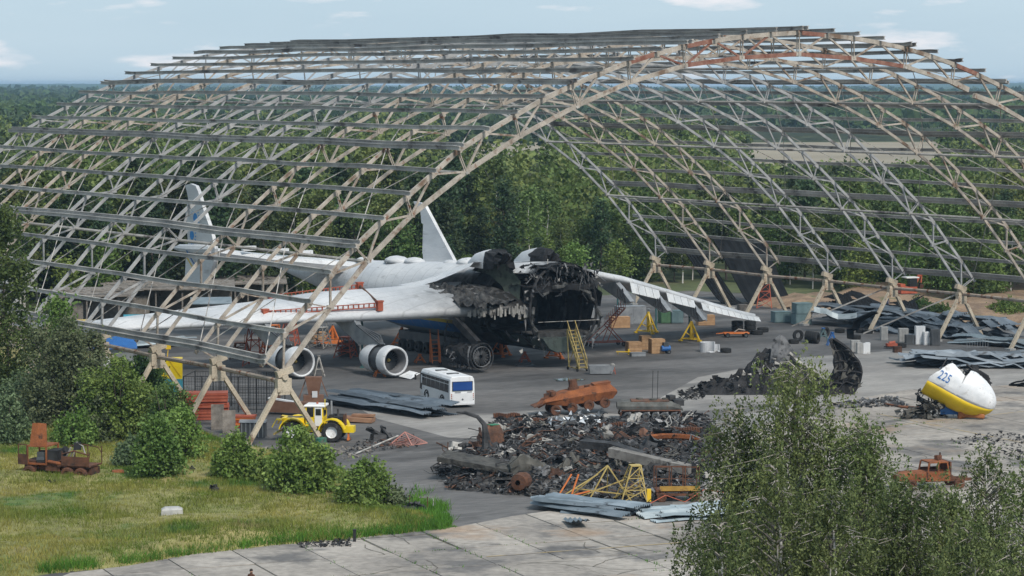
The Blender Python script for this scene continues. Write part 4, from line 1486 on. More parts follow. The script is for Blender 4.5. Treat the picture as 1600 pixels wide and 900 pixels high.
FB = [(1248, 570, 101, 4.4, 9, 'weeping birch with the tallest tip, rising before the charred wreck piece', 1250),
      (1150, 640, 103, 3.4, 8, 'weeping birch at the left end of the near birches', 900),
      (1350, 668, 99, 4.2, 8, 'weeping birch just left of the rusty off-road truck', 1050),
      (1215, 730, 93, 3.2, 6, 'low weeping birch in front of the tallest near birch', 600),
      (1300, 770, 92, 3.2, 6, 'low weeping birch in front of the rusty off-road truck, left side', 600),
      (1425, 757, 95, 2.6, 6, 'low weeping birch right below the rusty off-road truck', 800),
      (1478, 766, 97, 2.2, 6, 'slim weeping birch under the cab of the rusty off-road truck', 600),
      (1540, 712, 105, 3.6, 7, 'weeping birch just right of the rusty off-road truck', 800),
      (1610, 740, 101, 3.4, 7, 'weeping birch at the right edge of the picture', 700),
      (1125, 815, 90, 1.9, 5, 'smallest weeping birch at the bottom left of the near birches', 330),
      (1520, 820, 91, 2.8, 5, 'low weeping birch at the bottom right of the near birches', 500)]
for k, (px, pt, Z, r, hv, lb, ns) in enumerate(FB):
    weeping_birch(px, pt, Z, r, hv, lb, ns, 30 + k)

# grass: short tufts all over the turf, taller bright blades along its edge
def blades(name, pts, h, m, per=5):
    n = len(pts) * per
    p = np.repeat(np.array(pts), per, 0) + np.column_stack([rg.normal(size=(n, 2)) * .16, np.zeros(n)])
    a = rg.uniform(0, 6.283, n)
    hh = np.repeat(np.array(h), per) * rg.uniform(.5, 1.25, n)
    wv = np.column_stack([np.cos(a), np.sin(a), np.zeros(n)]) * .035
    tip = p + np.column_stack([rg.normal(size=(n, 2)) * .35 * hh[:, None], hh])
    P = np.stack([p - wv, p + wv, tip], 1)
    me = bpy.data.meshes.new(name)
    me.vertices.add(3 * n); me.loops.add(3 * n); me.polygons.add(n)
    me.vertices.foreach_set('co', P.reshape(-1).astype(np.float32))
    me.loops.foreach_set('vertex_index', np.arange(3 * n, dtype=np.int32))
    me.polygons.foreach_set('loop_start', np.arange(0, 3 * n, 3, dtype=np.int32))
    me.polygons.foreach_set('loop_total', np.full(n, 3, dtype=np.int32))
    me.materials.append(m)
    me.update(calc_edges=True)
    return kind(link(name, me), 'stuff')


tv = [v.co for v in turf.data.vertices]
th_ = {(round((c.x - tv[0].x) / .8), round((c.y - tv[0].y) / .8)): c.z for c in tv}


def turf_h(x, y):
    z = th_.get((round((x - tv[0].x) / .8), round((y - tv[0].y) / .8)))
    return z if z is not None and z > 0 else None


pts, hh = [], []
xs, ys = [p[0] for p in TURF], [p[1] for p in TURF]
while len(pts) < 34000:
    x, y = rnd.uniform(max(-46, min(xs)), max(xs)), rnd.uniform(min(ys), min(max(ys), 262))
    if abs(x) > .21 * y or not inpoly(x, y, TURF):
        continue
    g = mnoise.noise(V((x * .22, y * .16, 1)))
    if g < -.42 and rnd.random() < .6:
        continue
    z = turf_h(x, y)
    if z is None:
        continue
    pts.append((x, y, z - .12)); hh.append(.26 + .30 * max(0, g + .25))
blades('grass', pts, hh, m_grass, 5)
EDGE = [(-30, 895), (60, 892), (200, 878), (300, 862), (440, 846), (560, 836), (700, 822), (690, 812), (640, 800)]
pts, hh = [], []
for a, b in zip(EDGE[:-1], EDGE[1:]):
    for q in range(int(abs(b[0] - a[0]) * 6 + 100)):
        t = rnd.random()
        off = abs(rnd.gauss(0, 15)) - 2
        p = at(a[0] + (b[0] - a[0]) * t, a[1] + (b[1] - a[1]) * t - off + 4)
        if mnoise.noise(V((p.x * .35, p.y * .2, 5))) < -.25:
            continue
        pts.append((p.x, p.y, .0)); hh.append(rnd.uniform(.35, .75))
blades('edge_grass', pts, hh, m_grassgreen, 6)
wd_, wh_ = [], []
while len(wd_) < 420:
    i, j, t = rnd.randrange(-20, 20), rnd.randrange(-2, 22), rnd.random()
    a, c = (i * 4.6 + 2.3, 120 + (j + t - .5) * 6) if rnd.random() < .5 else ((i + t - .5) * 4.6, 123 + j * 6.0)
    x, y = a * ca - c * sa + 40, a * sa + c * ca
    if inpoly(x, y, SA) and mnoise.noise(V((x * .12, y * .12, 11))) > -.05:
        wd_.append((x, y, .04)); wh_.append(rnd.uniform(.08, .26))
blades('joint_weeds', wd_, wh_, m_grassgreen, 5)
#@@REST2
# ------------------------------------------------------------------ vehicles
def wheel(bm_name, parent, c, r, wd, rot=0.0, rim=None, name='wheel', tyre=None):
    """tyre with shoulder and tread blocks, rim as a child; axle along local Y"""
    Mx = M.Translation(V(c)) @ M.Rotation(rot, 4, 'Z') @ M(((0, -1, 0, 0), (1, 0, 0, 0), (0, 0, 1, 0), (0, 0, 0, 1)))
    h = wd / 2
    b = MB().lathe([(r * .56, -h), (r * .9, -h), (r, -h * .7), (r, h * .7), (r * .9, h), (r * .56, h)], 18, Mx)
    for k in range(18):
        a = 2 * math.pi * (k + .5) / 18
        for s in (-1, 1):
            b.add([Mx @ V((s * h * x, r * q * math.cos(a + t), r * q * math.sin(a + t))) for x, q, t in ((.1, .98, -.06), (.75, .98, -.02), (.75, 1.05, .02), (.1, 1.05, -.02))], [(0, 1, 2, 3)])
    w_ = b.build(name, tyre or m_rubber, parent)
    MB().lathe([(.02, -h * .35), (r * .5, -h * .5), (r * .58, -h * .9), (r * .58, h * .9), (r * .5, h * .5), (.02, h * .35)], 14, Mx).build('rim', rim or m_steel, w_)
    return w_


# white midibus, tail towards us
b0, b1 = at(722, 637), at(676, 621.5)
d = at(700, 638) - at(655, 623)
brz = math.atan2(d.x, -d.y)                      # local -Y looks out of the tail
bus = thing('bus', 'white bus with blue rear window parked tail towards us on the asphalt', 'bus', (at(722.5, 637.5).x, at(722.5, 637.5).y, .02), math.atan2(-(-d.x), (-d.y)) * -1 if False else math.pi - brz if False else 0)
ang = math.atan2(-d.y, -d.x)                     # direction from tail to front
bus.rotation_euler.z = ang - math.pi / 2 if False else math.atan2(at(655, 623).y - at(700, 638).y, at(655, 623).x - at(700, 638).x) - math.pi / 2
BL, BW, BH = 8.3, 2.5, 2.95


def bus_ring(y, s=1.0, top=BH):
    w_ = BW / 2 * s
    return [V((-w_, y, .32)), V((-w_, y, 1.2)), V((-w_ * .985, y, 2.2)), V((-w_ * .95, y, top - .3)), V((-w_ * .82, y, top - .06)), V((0, y, top)), V((w_ * .82, y, top - .06)), V((w_ * .95, y, top - .3)), V((w_ * .985, y, 2.2)), V((w_, y, 1.2)), V((w_, y, .32))]


bm = MB().loft([bus_ring(.0, .965, BH - .06), bus_ring(.12), bus_ring(BL - .35), bus_ring(BL, .95, BH - .12)], 0)
body = bm.build('body', m_whiteclean, bus)
for sx in (-1, 1):
    for k in range(6):
        y0 = .35 + k * 1.22
        MB().add([V((sx * (BW / 2 + .012), y0, 1.42)), V((sx * (BW / 2 + .012), y0 + 1.17, 1.42)), V((sx * (BW / 2 * .965 + .012), y0 + 1.17, 2.5)), V((sx * (BW / 2 * .965 + .012), y0, 2.5)),
                  V((sx * (BW / 2 - .05), y0, 1.42)), V((sx * (BW / 2 - .05), y0 + 1.17, 1.42)), V((sx * (BW / 2 - .05), y0 + 1.17, 2.5)), V((sx * (BW / 2 - .05), y0, 2.5))],
                 [(0, 1, 2, 3), (0, 4, 5, 1), (3, 2, 6, 7), (0, 3, 7, 4), (1, 5, 6, 2)]).build('window', m_glass, bus)
    MB().add([V((sx * (BW / 2 + .013), BL - .7, .95)), V((sx * (BW / 2 + .013), BL - .08, 1.0)), V((sx * (BW / 2 * .97), BL - .1, 2.5)), V((sx * (BW / 2 * .97), BL - .7, 2.5))], [(0, 1, 2, 3)]).build('window', m_glass, bus)
    for y in (2.0, 6.3):
        wheel('', bus, (sx * (BW / 2 - .13), y, .46), .46, .28, math.pi / 2, m_whiteclean)
        MB().path([V((sx * (BW / 2 + .01), y + .58 * math.cos(a), .36 + .58 * math.sin(a) + .1)) for a in [k * math.pi / 8 for k in range(9)]], .07, 5).build('wheel_arch', m_black, bus)
    MB().bar((sx * 1.25, BL - .1, 2.5), (sx * 1.6, BL + .15, 2.35), .05).box((sx * 1.62, BL + .15, 2.05), (.16, .1, .5)).build('mirror', m_black, bus)
    for z in (.75, .95, 1.12, 1.27):
        MB().tube((sx * 1.08, .02, z), (sx * 1.08, -.04, z), .05, n=8).build('tail_light', m_redbeam if z > .9 else m_black, bus)
MB().box((0, -.03, 2.02), (2.02, .06, .88)).build('rear_window_frame', m_black, bus)
MB().box((0, -.05, 2.02), (1.9, .06, .78)).box((-.88, -.085, 2.25), (.1, .01, .18)).build('rear_window', [m_blueglass], bus)
MB().box((0, -.02, .88), (2.05, .05, .95)).build('engine_hatch', m_white, bus)
for k in range(5):
    MB().box((-.55 + k * .12 - .15, -.03, 1.45), (.09, .03, .1)).box((.5 + k * .1, -.03, 1.45), (.07, .03, .08)).build('vent', m_steel, bus)
MB().tube((0, -.03, .78), (0, -.065, .78), .09, n=10).build('badge', m_dkgrey, bus)
MB().box((.0, -.06, .5), (.52, .03, .13)).build('number_plate', m_white, bus)
MB().box((0, -.06, .38), (2.3, .14, .18)).build('bumper', m_white, bus)
for y in (2.3, 5.4):
    MB().box((-.1, y, BH + .02), (1.1, .42, .1)).build('roof_hatch', m_dkgrey, bus)
MB().box((0, BL / 2, .34), (2.2, 7.6, .2)).build('underframe', m_black, bus)

# yellow articulated tractor, nose to the right
tr = thing('tractor', 'yellow articulated tractor with white cab roof and door beside the front hangar leg', 'tractor', at(498, 688, .02), -.12)


def fender(c, r, w_, a0, a1, parent, m):
    rings = []
    n = 8
    for k in range(n + 1):
        a = a0 + (a1 - a0) * k / n
        p, q = V((c[0] + r * math.cos(a), 0, c[2] + r * math.sin(a))), V((c[0] + (r - .09) * math.cos(a), 0, c[2] + (r - .09) * math.sin(a)))
        rings.append([p + V((0, c[1] - w_ / 2, 0)), p + V((0, c[1] + w_ / 2, 0)), q + V((0, c[1] + w_ / 2, 0)), q + V((0, c[1] - w_ / 2, 0))])
    return MB().loft(rings, 0).build('fender', m, parent)


Y = m_yellowbr
for x in (1.35, -2.0):
    for s in (-1, 1):
        wheel('', tr, (x, s * 1.08, .86), .86, .6, 0, m_whiteclean)
        fender((x, s * 1.08, .86), 1.16, .72, .25, 2.95, tr, Y)
MB().box((.5, 0, 1.15), (2.9, .95, .75)).build('front_frame', Y, tr)
MB().box((2.45, 0, 1.02), (1.25, .9, .55)).build('front_weight', Y, tr)
MB().bar((2.6, -.3, .8), (2.6, -.3, .15), .14).bar((2.6, -.55, .2), (2.6, .2, .2), .18).build('front_hook', m_orange, tr)
# open engine bay
eb = MB().box((1.5, 0, 1.75), (1.3, .7, .7)).box((1.2, -.3, 2.1), (.4, .3, .3)).tube((1.7, -.2, 2.0), (1.7, -.2, 2.75), .09, n=8).tube((1.2, .25, 2.1), (2.1, .25, 2.1), .16, n=8)
for k in range(7):
    eb.tube((.9 + k * .2, -.38, 1.55 + (k % 3) * .15), (1.0 + k * .2, -.42, 1.9 + (k % 2) * .2), .06, n=6)
eb.build('engine', m_darkjunk, tr)
MB().box((2.25, 0, 1.75), (.12, 1.0, 1.0)).build('radiator', m_dkrust, tr)
MB().tube((1.0, .55, 2.0), (1.0, .55, 3.3), .08, n=8).build('exhaust', m_steel, tr)
# cab
cab = MB().loft([[V((x, y, z)) for x, y in ((-.95, -.82), (.55, -.82), (.55, .82), (-.95, .82))] for z in (1.3, 2.05)], 0).build('cab', Y, tr)
for x, y in ((-.93, -.8), (-.2, -.8), (.5, -.8), (.5, .8), (-.2, .8), (-.93, .8)):
    MB().bar((x, y, 2.0), (x * .96, y * .95, 2.95), .12).build('pillar', Y, cab)
MB().loft([[V((x * s, y * s, z)) for x, y in ((-1.12, -.92), (.72, -.92), (.72, .92), (-1.12, .92))] for z, s in ((2.92, .98), (3.0, 1.0), (3.1, .9))], 0).build('cab_roof', m_whiteclean, cab)
MB().box((.15, -.85, 2.1), (.62, .06, 1.55)).build('door', m_whiteclean, cab)
MB().box((.15, -.885, 2.5), (.46, .03, .55)).build('door_window', m_glass, cab)
for c, dd in (((-.56, -.81, 2.5), (.58, .04, .72)), ((-.94, 0, 2.5), (.04, 1.3, .72)), ((.52, 0, 2.5), (.04, 1.3, .72)), ((-.2, .81, 2.5), (1.2, .04, .72))):
    MB().box(c, dd).build('window', m_glass, cab)
MB().tube((-.1, 0, 3.1), (-.1, 0, 3.25), .09, n=8).build('beacon', m_redbeam, cab)
MB().bar((.7, -.75, 2.7), (.7, -.75, 3.6), .06).build('mast', Y, cab)
# rear half
MB().loft([[V((x, y, z)) for x, y in ((-3.0, -.75 * s), (-1.1, -.75 * s), (-1.1, .75 * s), (-3.0, .75 * s))] for z, s in ((1.2, .9), (1.95, 1))], 0).build('rear_body', Y, tr)
MB().box((-2.05, 0, 1.96), (1.2, .9, .03)).build('tank_cover', m_dkgrey, tr)
for s in (-1, 1):
    MB().loft([[V((-2.9, s * .75, 1.9)), V((-2.9, s * 1.25, 1.9)), V((-2.9, s * 1.25, 1.8))], [V((-3.35, s * .75, 1.95)), V((-3.35, s * 1.3, 1.95)), V((-3.35, s * 1.3, 1.83))], [V((-3.75, s * .75, 1.25)), V((-3.75, s * 1.3, 1.25)), V((-3.68, s * 1.3, 1.2))]], 0).build('rear_mudguard', Y, tr)
MB().bar((-3.0, -.3, .9), (-3.7, -.3, .55), .15).bar((-3.0, .3, .9), (-3.7, .3, .55), .15).bar((-3.7, -.6, .55), (-3.7, .6, .55), .15).build('hitch', m_dullyel, tr)
MB().bar((-1.2, 0, .9), (.4, 0, .9), .5).build('articulation', m_dkgrey, tr)

# burnt out truck on the grass, bonnet tipped up
p = at(95, 752)
tk = thing('burnt_truck', 'rusty burnt out flatbed truck on the grass with its bonnet tipped upright', 'truck', (p.x, p.y, .22), -.30)
tk.scale = (1.1, 1.1, 1.12)
MB().box((-.2, -.55, .95), (1.1, .5, .7)).box((.25, .5, .9), (.9, .7, .6)).box((-1.9, 0, .95), (.9, 1.5, .6)).box((1.5, 0, .62), (2.3, 1.3, .5)).build('axle_gear', m_dkrust, tk)
MB().box((-.25, -.2, 1.55), (.8, 1.3, .9)).tube((-.5, .5, 1.4), (.3, .4, 1.9), .3, n=9).build('burnt_block', m_darkjunk, tk)
MB().bar((-2.4, -.4, .75), (2.5, -.4, .75), .16, .26).bar((-2.4, .4, .75), (2.5, .4, .75), .16, .26).box((.6, 0, .7), (.2, .9, .2)).box((-1.6, 0, .7), (.2, .9, .2)).build('chassis', m_dkrust, tk)
for x in (-1.9, 1.0, 2.0):
    for s in (-1, 1):
        wheel('', tk, (x, s * .95, .45), .48, .3, 0, m_dkrust, tyre=m_dkrust)
cb = MB().box((-1.35, 0, 1.05), (1.5, 1.8, .12)).box((-.62, 0, 1.5), (.08, 1.8, .9))
for x, y in ((-2.05, -.88), (-.62, -.88), (-.62, .88), (-2.05, .88)):
    cb.bar((x, y, 1.0), (x, y, 2.25), .1)
cb.box((-1.33, .88, 1.4), (1.4, .06, .7)).box((-1.35, 0, 2.25), (1.5, 1.86, .1))
cbo = cb.build('cab', m_rust, tk)
MB().box((-1.1, -.3, 1.5), (.6, .9, .7)).tube((-1.4, -.6, 1.3), (-.8, -.6, 1.35), .25, n=8).build('engine', m_dkgrey, tk)
dd = MB().box((-2.35, -1.0, 1.35), (.85, .06, .7), -.25)
for x in (-2.72, -2.0):
    dd.bar((x, -1.0 + (x + 2.35) * -.25, 1.7), (x, -1.0 + (x + 2.35) * -.25, 2.35), .06)
dd.bar((-2.72, -.91, 2.35), (-2.0, -1.09, 2.35), .06).build('door', m_dkrust, tk)
MB().loft([[V((-1.95 + t * .12, -.78 + .26 * t, 2.2 + 1.55 * t)), V((-1.35 + t * .0, -.9 + .26 * t, 2.2 + 1.6 * t)), V((-.62 - t * .18, -.78 + .26 * t, 2.2 + 1.55 * t)), V((-.62 - t * .18, -.7 + .26 * t, 2.2 + 1.55 * t)), V((-1.95 + t * .12, -.7 + .26 * t, 2.2 + 1.55 * t))] for t in (0, .5, 1)], 0).build('bonnet', m_rust, tk)
MB().tube((-.5, -.85, 1.25), (.9, -.85, 1.05), .12, n=8).tube((-.5, -.5, 1.15), (.9, -.6, 1.0), .12, n=8).build('tank', m_rust, tk)
bd = MB().box((1.45, 0, 1.0), (2.4, 1.9, .1)).build('bed', m_dkrust, tk)
MB().box((1.6, -.97, 1.35), (2.1, .06, .62)).build('side_board', m_dkrust, tk)
rl = MB()
for x in (.6, 1.6, 2.65):
    rl.bar((x, -.95, 1.6), (x, -.95, 2.0), .05).bar((x, .95, 1.0), (x, .95, 2.2), .05)
rl.path([V((.3, .95, 2.1)), V((1.2, .95, 2.25)), V((2.4, .95, 2.1)), V((2.65, .95, 1.7))], .035, 4).path([V((.6, -.95, 1.8)), V((1.5, -.95, 2.05)), V((2.65, -.95, 1.8))], .05, 4)
rl.build('rail', m_dkrust, tk)
MB().tube((.6, .1, 1.2), (1.6, .2, 1.25), .28, .15, 9).build('burnt_tank', m_rust, tk)
MB().path([V((.3, .5, 1.1)), V((.8, .4, 1.9)), V((1.1, .3, 2.45)), V((1.5, .4, 2.2)), V((1.7, .4, 1.6))], .06, 4).path([V((.2, .2, 1.2)), V((.7, .2, 2.1))], .06, 4).bar((.85, .25, 1.5), (1.15, .3, 2.5), .07).build('bent_frame', m_palejunk, tk)
MB().box((1.15, .3, 2.2), (.5, .1, .5), .4).build('black_panel', m_black, tk)

# eight-wheeled carrier, burnt orange, nose to the left
p = at(905, 647)
ap = thing('armoured_carrier', 'orange rusted eight wheeled armoured carrier tilted on the wreck heap', 'armoured vehicle', (p.x, p.y, .35), .2)
ap.rotation_euler = (0, -.13, .2)
hull = [(-3.75, 1.15, .5), (-3.2, 1.5, 1.1), (-1.4, 1.95, 1.3), (1.2, 2.1, 1.35), (3.0, 2.05, 1.3), (3.5, 1.5, 1.15)]
rings = []
for x, zt, w_ in hull:
    zl = .75 if abs(x) < 3.2 else zt - .35
    rings.append([V((x, -w_ * .8, zl)), V((x, -w_, zl + .55 * (zt - zl))), V((x, -w_ * .72, zt)), V((x, w_ * .72, zt)), V((x, w_, zl + .55 * (zt - zl))), V((x, w_ * .8, zl))])
hl = MB().loft(rings, 0).build('hull', m_rust, ap)
for x in (-2.4, -.85, .7, 2.2):
    for s in (-1, 1):
        wheel('', ap, (x, s * 1.15, .5), .48, .3, 0, m_dkrust, tyre=m_dkrust)
MB().tube((-.3, -.1, 2.0), (-.3, -.1, 2.25), .55, .5, 12).tube((-.3, -.1, 2.2), (-.3, -.1, 2.9), .42, .38, 10).build('turret', m_dkrust, ap)
for x, y, s in ((-2.3, -.4, .3), (-2.3, .4, .3), (.9, -.4, .28), (1.8, .3, .3), (2.4, -.3, .25)):
    MB().tube((x, y, 1.75 + .1 * (x > -1)), (x, y, 2.15 + .1 * (x > -1)), s, s * .9, 10).build('hatch', m_dkrust, ap)
MB().box((-2.9, -.3, 1.75), (.5, .1, .6), .2).box((-2.6, .5, 1.85), (.1, .5, .6)).build('open_cover', m_dkrust, ap)
MB().box((-3.85, 0, 1.1), (.8, 2.0, .06), M.Rotation(-.2, 3, 'Y')).build('wave_board', m_dkrust, ap)
MB().box((2.3, 0, 2.2), (1.6, 1.2, .12)).bar((1.6, -.8, 2.1), (3.0, -.8, 2.1), .12).build('engine_deck', m_rust, ap)

# tracked carrier, grey and rust, beside it
p = at(1015, 655)
tc_ = thing('tracked_carrier', 'grey burnt tracked carrier with six road wheels behind the heap', 'armoured vehicle', (p.x, p.y, .05), .02)
rings = []
for x, zt, w_ in ((-2.95, 1.5, 1.05), (-2.5, 1.62, 1.25), (1.9, 1.62, 1.25), (2.6, 1.35, 1.2), (2.9, .95, 1.1)):
    rings.append([V((x, -w_ * .95, .95 if x < 2.8 else .8)), V((x, -w_, 1.25 if x < 2.5 else 1.05)), V((x, -w_ * .8, zt)), V((x, w_ * .8, zt)), V((x, w_, 1.25 if x < 2.5 else 1.05)), V((x, w_ * .95, .95 if x < 2.8 else .8))])
MB().loft(rings, 0).build('hull', mat('burnt_grey_paint', (.055, .055, .05), (.13, .13, .12), 1, .85, 0, .2, 6, ((.12, .06, .035), .6, 1.2)), tc_)
for s in (-1, 1):
    for k in range(6):
        wheel('', tc_, (-2.1 + k * .84, s * 1.15, .4), .33, .2, 0, m_olive if k != 1 else m_dullyel, 'road_wheel', tyre=m_dkgrey)
    MB().path([V((x, s * 1.15, z)) for x, z in ((-2.6, .75), (-2.7, .35), (-2.2, .06), (2.2, .06), (2.75, .4), (2.65, .85), (-2.6, .85))], .1, 4).build('track', m_dkrust, tc_)
MB().box((0, 0, 1.66), (3.4, 1.7, .1)).build('roof_plate', m_rustjunk, tc_)
for x, y, s in ((-.9, .3, .3), (.3, -.3, .35), (1.4, .2, .3)):
    MB().tube((x, y, 1.66), (x, y, 1.85), s, n=10).build('hatch', m_olive, tc_)
for x in (.25, .7):
    MB().bar((x, .2, 1.7), (x + .05, .2, 4.3), .045).build('antenna', m_black, tc_)
MB().box((2.5, 0, 1.5), (.9, 1.6, .5), .1).box((1.9, .2, 1.9), (.6, .7, .4), .5).build('rear_scrap', m_darkjunk, tc_)

# rusty off-road truck behind the birches
p = at(1452, 764)
pk = thing('off_road_truck', 'rusty orange burnt off-road truck behind the near birches', 'truck', (p.x, p.y, .05), math.pi + .25)
MB().loft([[V((x, -w_, .7)), V((x, -w_, z)), V((x, -w_ * .6, z + .1)), V((x, w_ * .6, z + .1)), V((x, w_, z)), V((x, w_, .7))] for x, w_, z in ((.5, .9, 1.25), (1.6, .85, 1.22), (2.5, .8, 1.1), (2.75, .72, 1.0))], 0).build('bonnet', m_rust, pk)
cbm = MB().box((-.35, 0, .98), (1.8, 1.9, .65))
for x, y in ((.5, -.85), (-.35, -.87), (-1.2, -.85), (.5, .85), (-.35, .87), (-1.2, .85)):
    cbm.bar((x, y, 1.2), (x * .85 - .05, y * .9, 2.0), .1)
cbm.build('cab', m_rust, pk)
MB().box((-.4, 0, 2.02), (1.5, 1.65, .09)).build('roof', m_rust, pk)
for x in (.08, -.78):
    MB().box((x, -.9, 1.12), (.78, .05, .75)).build('door', m_dkrust, pk)
MB().box((-1.3, 0, 1.5), (.12, 1.8, 1.1)).bar((-1.0, -.4, 2.05), (-1.0, -.4, 2.6), .1).bar((-.6, .2, 2.05), (-.5, .2, 2.5), .08).box((-.8, -.3, 2.25), (.4, .4, .3), .4).build('roof_scrap', m_dkrust, pk)
MB().bar((-3.2, -.4, .65), (2.6, -.4, .65), .14, .22).bar((-3.2, .4, .65), (2.6, .4, .65), .14, .22).build('chassis', m_dkrust, pk)
for x in (1.8, -2.0):
    for s in (-1, 1):
        wheel('', pk, (x, s * .88, .42), .42, .26, 0, m_dkrust, tyre=m_dkrust)
MB().box((1.75, -.72, 1.14), (.7, .3, .25)).build('fender', m_dkrust, pk)

# red excavator beyond the far hangar legs
p = at(1419, 473)
ex = thing('excavator', 'small red excavator with white roof on the brown earth behind hangar', 'excavator', (p.x, p.y, .3), .3)
for s in (-1, 1):
    MB().path([V((x, s * .9, z)) for x, z in ((-1.5, .5), (-1.3, .1), (1.3, .1), (1.5, .5), (1.2, .8), (-1.2, .8), (-1.5, .5))], .22, 6).build('track', m_black, ex)
MB().box((-.3, 0, 1.5), (2.4, 1.9, .9)).box((-1.2, 0, 2.1), (.7, 1.7, .5)).build('upper_body', m_redbeam, ex)
MB().box((.35, -.45, 2.5), (1.1, .9, 1.2)).build('cab', m_glass, ex)
MB().box((.2, -.2, 3.2), (1.9, 1.6, .14)).build('cab_roof', m_whiteclean, ex)
MB().bar((.9, .3, 1.8), (2.1, .3, 4.1), .28, .4).bar((2.1, .3, 4.1), (2.0, .3, 2.4), .2, .3).build('boom', m_redbeam, ex)
MB().loft([[V((1.8, y, 2.4)), V((2.3, y, 2.1)), V((2.2, y, 1.6)), V((1.7, y, 1.7))] for y in (-.1, .7)], 0).build('bucket', m_dkrust, ex)


# ------------------------------------------------------------------ people
def person(name, label, loc, rz, h, top_m, leg_m, extra=None, arms=0.2):
    root = thing(name, label, 'person', loc, rz)
    s = h / 1.76
    J = {'pel': (0, 0, .95, .15), 'spi': (0, .01, 1.15, .14), 'che': (0, 0, 1.36, .165), 'nck': (0, 0, 1.5, .06), 'hd1': (0, .01, 1.6, .095), 'hd2': (0, .01, 1.7, .085)}
    E = [('pel', 'spi'), ('spi', 'che'), ('che', 'nck'), ('nck', 'hd1'), ('hd1', 'hd2')]
    for t, sx in (('l', -1), ('r', 1)):
        J.update({t + 'h': (sx * .1, 0, .9, .105), t + 'k': (sx * .12, -.03, .5, .07), t + 'a': (sx * .12, .02, .09, .045), t + 't': (sx * .13, -.16, .04, .04),
                  t + 's': (sx * .19, 0, 1.42, .065), t + 'e': (sx * (.24 + arms * .2), .02, 1.14, .045), t + 'w': (sx * (.25 + arms * .2), -.12, .92, .032), t + 'p': (sx * (.25 + arms * .2), -.15, .85, .036)})
        E += [('pel', t + 'h'), (t + 'h', t + 'k'), (t + 'k', t + 'a'), (t + 'a', t + 't'), ('che', t + 's'), (t + 's', t + 'e'), (t + 'e', t + 'w'), (t + 'w', t + 'p')]
        for q in range(5):
            f = t + 'f%d' % q
            x0, y0, z0 = J[t + 'p'][:3]
            L_ = (.05, .075, .085, .078, .06)[q]
            J[f] = (x0 + (.0 if q else -sx * .035), y0 - .03 + .018 * (q - 2) * -1, z0 - L_ * .6, .01)
            J[f + 'b'] = (x0 - sx * .01 - (0 if q else sx * .02), y0 - .04 + .018 * (q - 2) * -1, z0 - L_ * 1.1, .009)
            E += [(t + 'p', f), (f, f + 'b')]
    ks = list(J)
    me = bpy.data.meshes.new('body')
    me.from_pydata([tuple(c * s for c in J[k][:3]) for k in ks], [(ks.index(a), ks.index(b)) for a, b in E], [])
    me.materials.append(top_m)
    o = link('body', me, root)
    md = o.modifiers.new('skin', 'SKIN')
    for i, k in enumerate(ks):
        o.data.skin_vertices[0].data[i].radius = (J[k][3] * s,) * 2
        o.data.skin_vertices[0].data[i].use_root = (k == 'pel')
    sb = o.modifiers.new('sub', 'SUBSURF')
    sb.levels = sb.render_levels = 1
    hd = MB().loft([[V((s * .083 * math.cos(a) * c, .005 + s * .1 * math.sin(a) * c, s * (1.64 + z))) for a in [k * math.pi / 5 for k in range(10)]] for c, z in ((.45, -.12), (.85, -.07), (1, 0), (.95, .06), (.6, .11))], 0)
    hd.add([V((-.02, -.1, 1.63)) * s, V((.02, -.1, 1.63)) * s, V((0, -.125, 1.62)) * s, V((0, -.1, 1.67)) * s], [(0, 1, 2), (1, 3, 2), (3, 0, 2)])
    for sx in (-1, 1):
        hd.box((sx * .088 * s, .01, 1.64 * s), (.02, .04, .06))
    ho = hd.build('head', m_skin, root, True)
    ey = MB()
    for sx in (-1, 1):
        ey.box((sx * .033 * s, -.09 * s, 1.655 * s), (.022, .02, .012))
    ey.box((0, -.088 * s, 1.585 * s), (.045, .02, .01)).build('face_marks', m_hair, ho)
    hm = MB().loft([[V((s * .098 * math.cos(a) * c, .01 + s * .112 * math.sin(a) * c, s * (1.67 + z))) for a in [k * math.pi / 5 for k in range(10)]] for c, z in ((1, 0), (.98, .05), (.75, .1), (.3, .125))], 0)
    hm.build('helmet' if extra == 'helmet' else 'hair', m_whiteclean if extra == 'helmet' else m_hair, root, True)
    for sx in (-1, 1):
        MB().path([V((sx * .1, 0, .95)) * s, V((sx * .12, -.03, .5)) * s, V((sx * .12, .02, .1)) * s], [.115 * s, .085 * s, .065 * s], 8).build('trouser_leg', leg_m, root)
    return root


p = at(1386, 487)
person('person', 'person in dark blue overalls and white helmet beside the excavator', (p.x, p.y, .3), .4, 1.8, m_cloth, m_cloth, 'helmet')
p = at(393, 938)
person('person', 'dark haired person on the concrete whose head just shows at the bottom edge', (p.x, p.y, .09), 2.6, 1.74, m_dkrust, m_cloth)

# ------------------------------------------------------------------ the severed nose with the number 225
p = at(1508, 655)
ns = thing('severed_nose', 'torn off white and yellow plane nose with the number 225 lying on the concrete', 'plane wreck', (p.x, p.y, .05), 0)


m_nose = m_whiteclean
R_T = M.Rotation(R(29), 3, 'Y')                                      # nose points right and down
R_B = M.Rotation(R(-12), 3, 'Z')


def nose_pt(t, a, grow=0.0):
    x = -3.3 + 6.3 * t
    rr = 1.78 * math.sqrt(max(0, 1 - max(0, (t - .40) / .60) ** 2)) if t > .40 else 1.78 + .12 * (.40 - t)
    rr += grow + .05 * mnoise.noise(V((x * .9, a * 2.2, 3))) + .03 * mnoise.noise(V((x * 2.4, a * 5, 8)))
    q = R_B @ (R_T @ V((x, -rr * math.cos(a), rr * math.sin(a) * 1.12))) + V((-.1, 0, 2.5))
    q.z = max(q.z, .04)
    return q


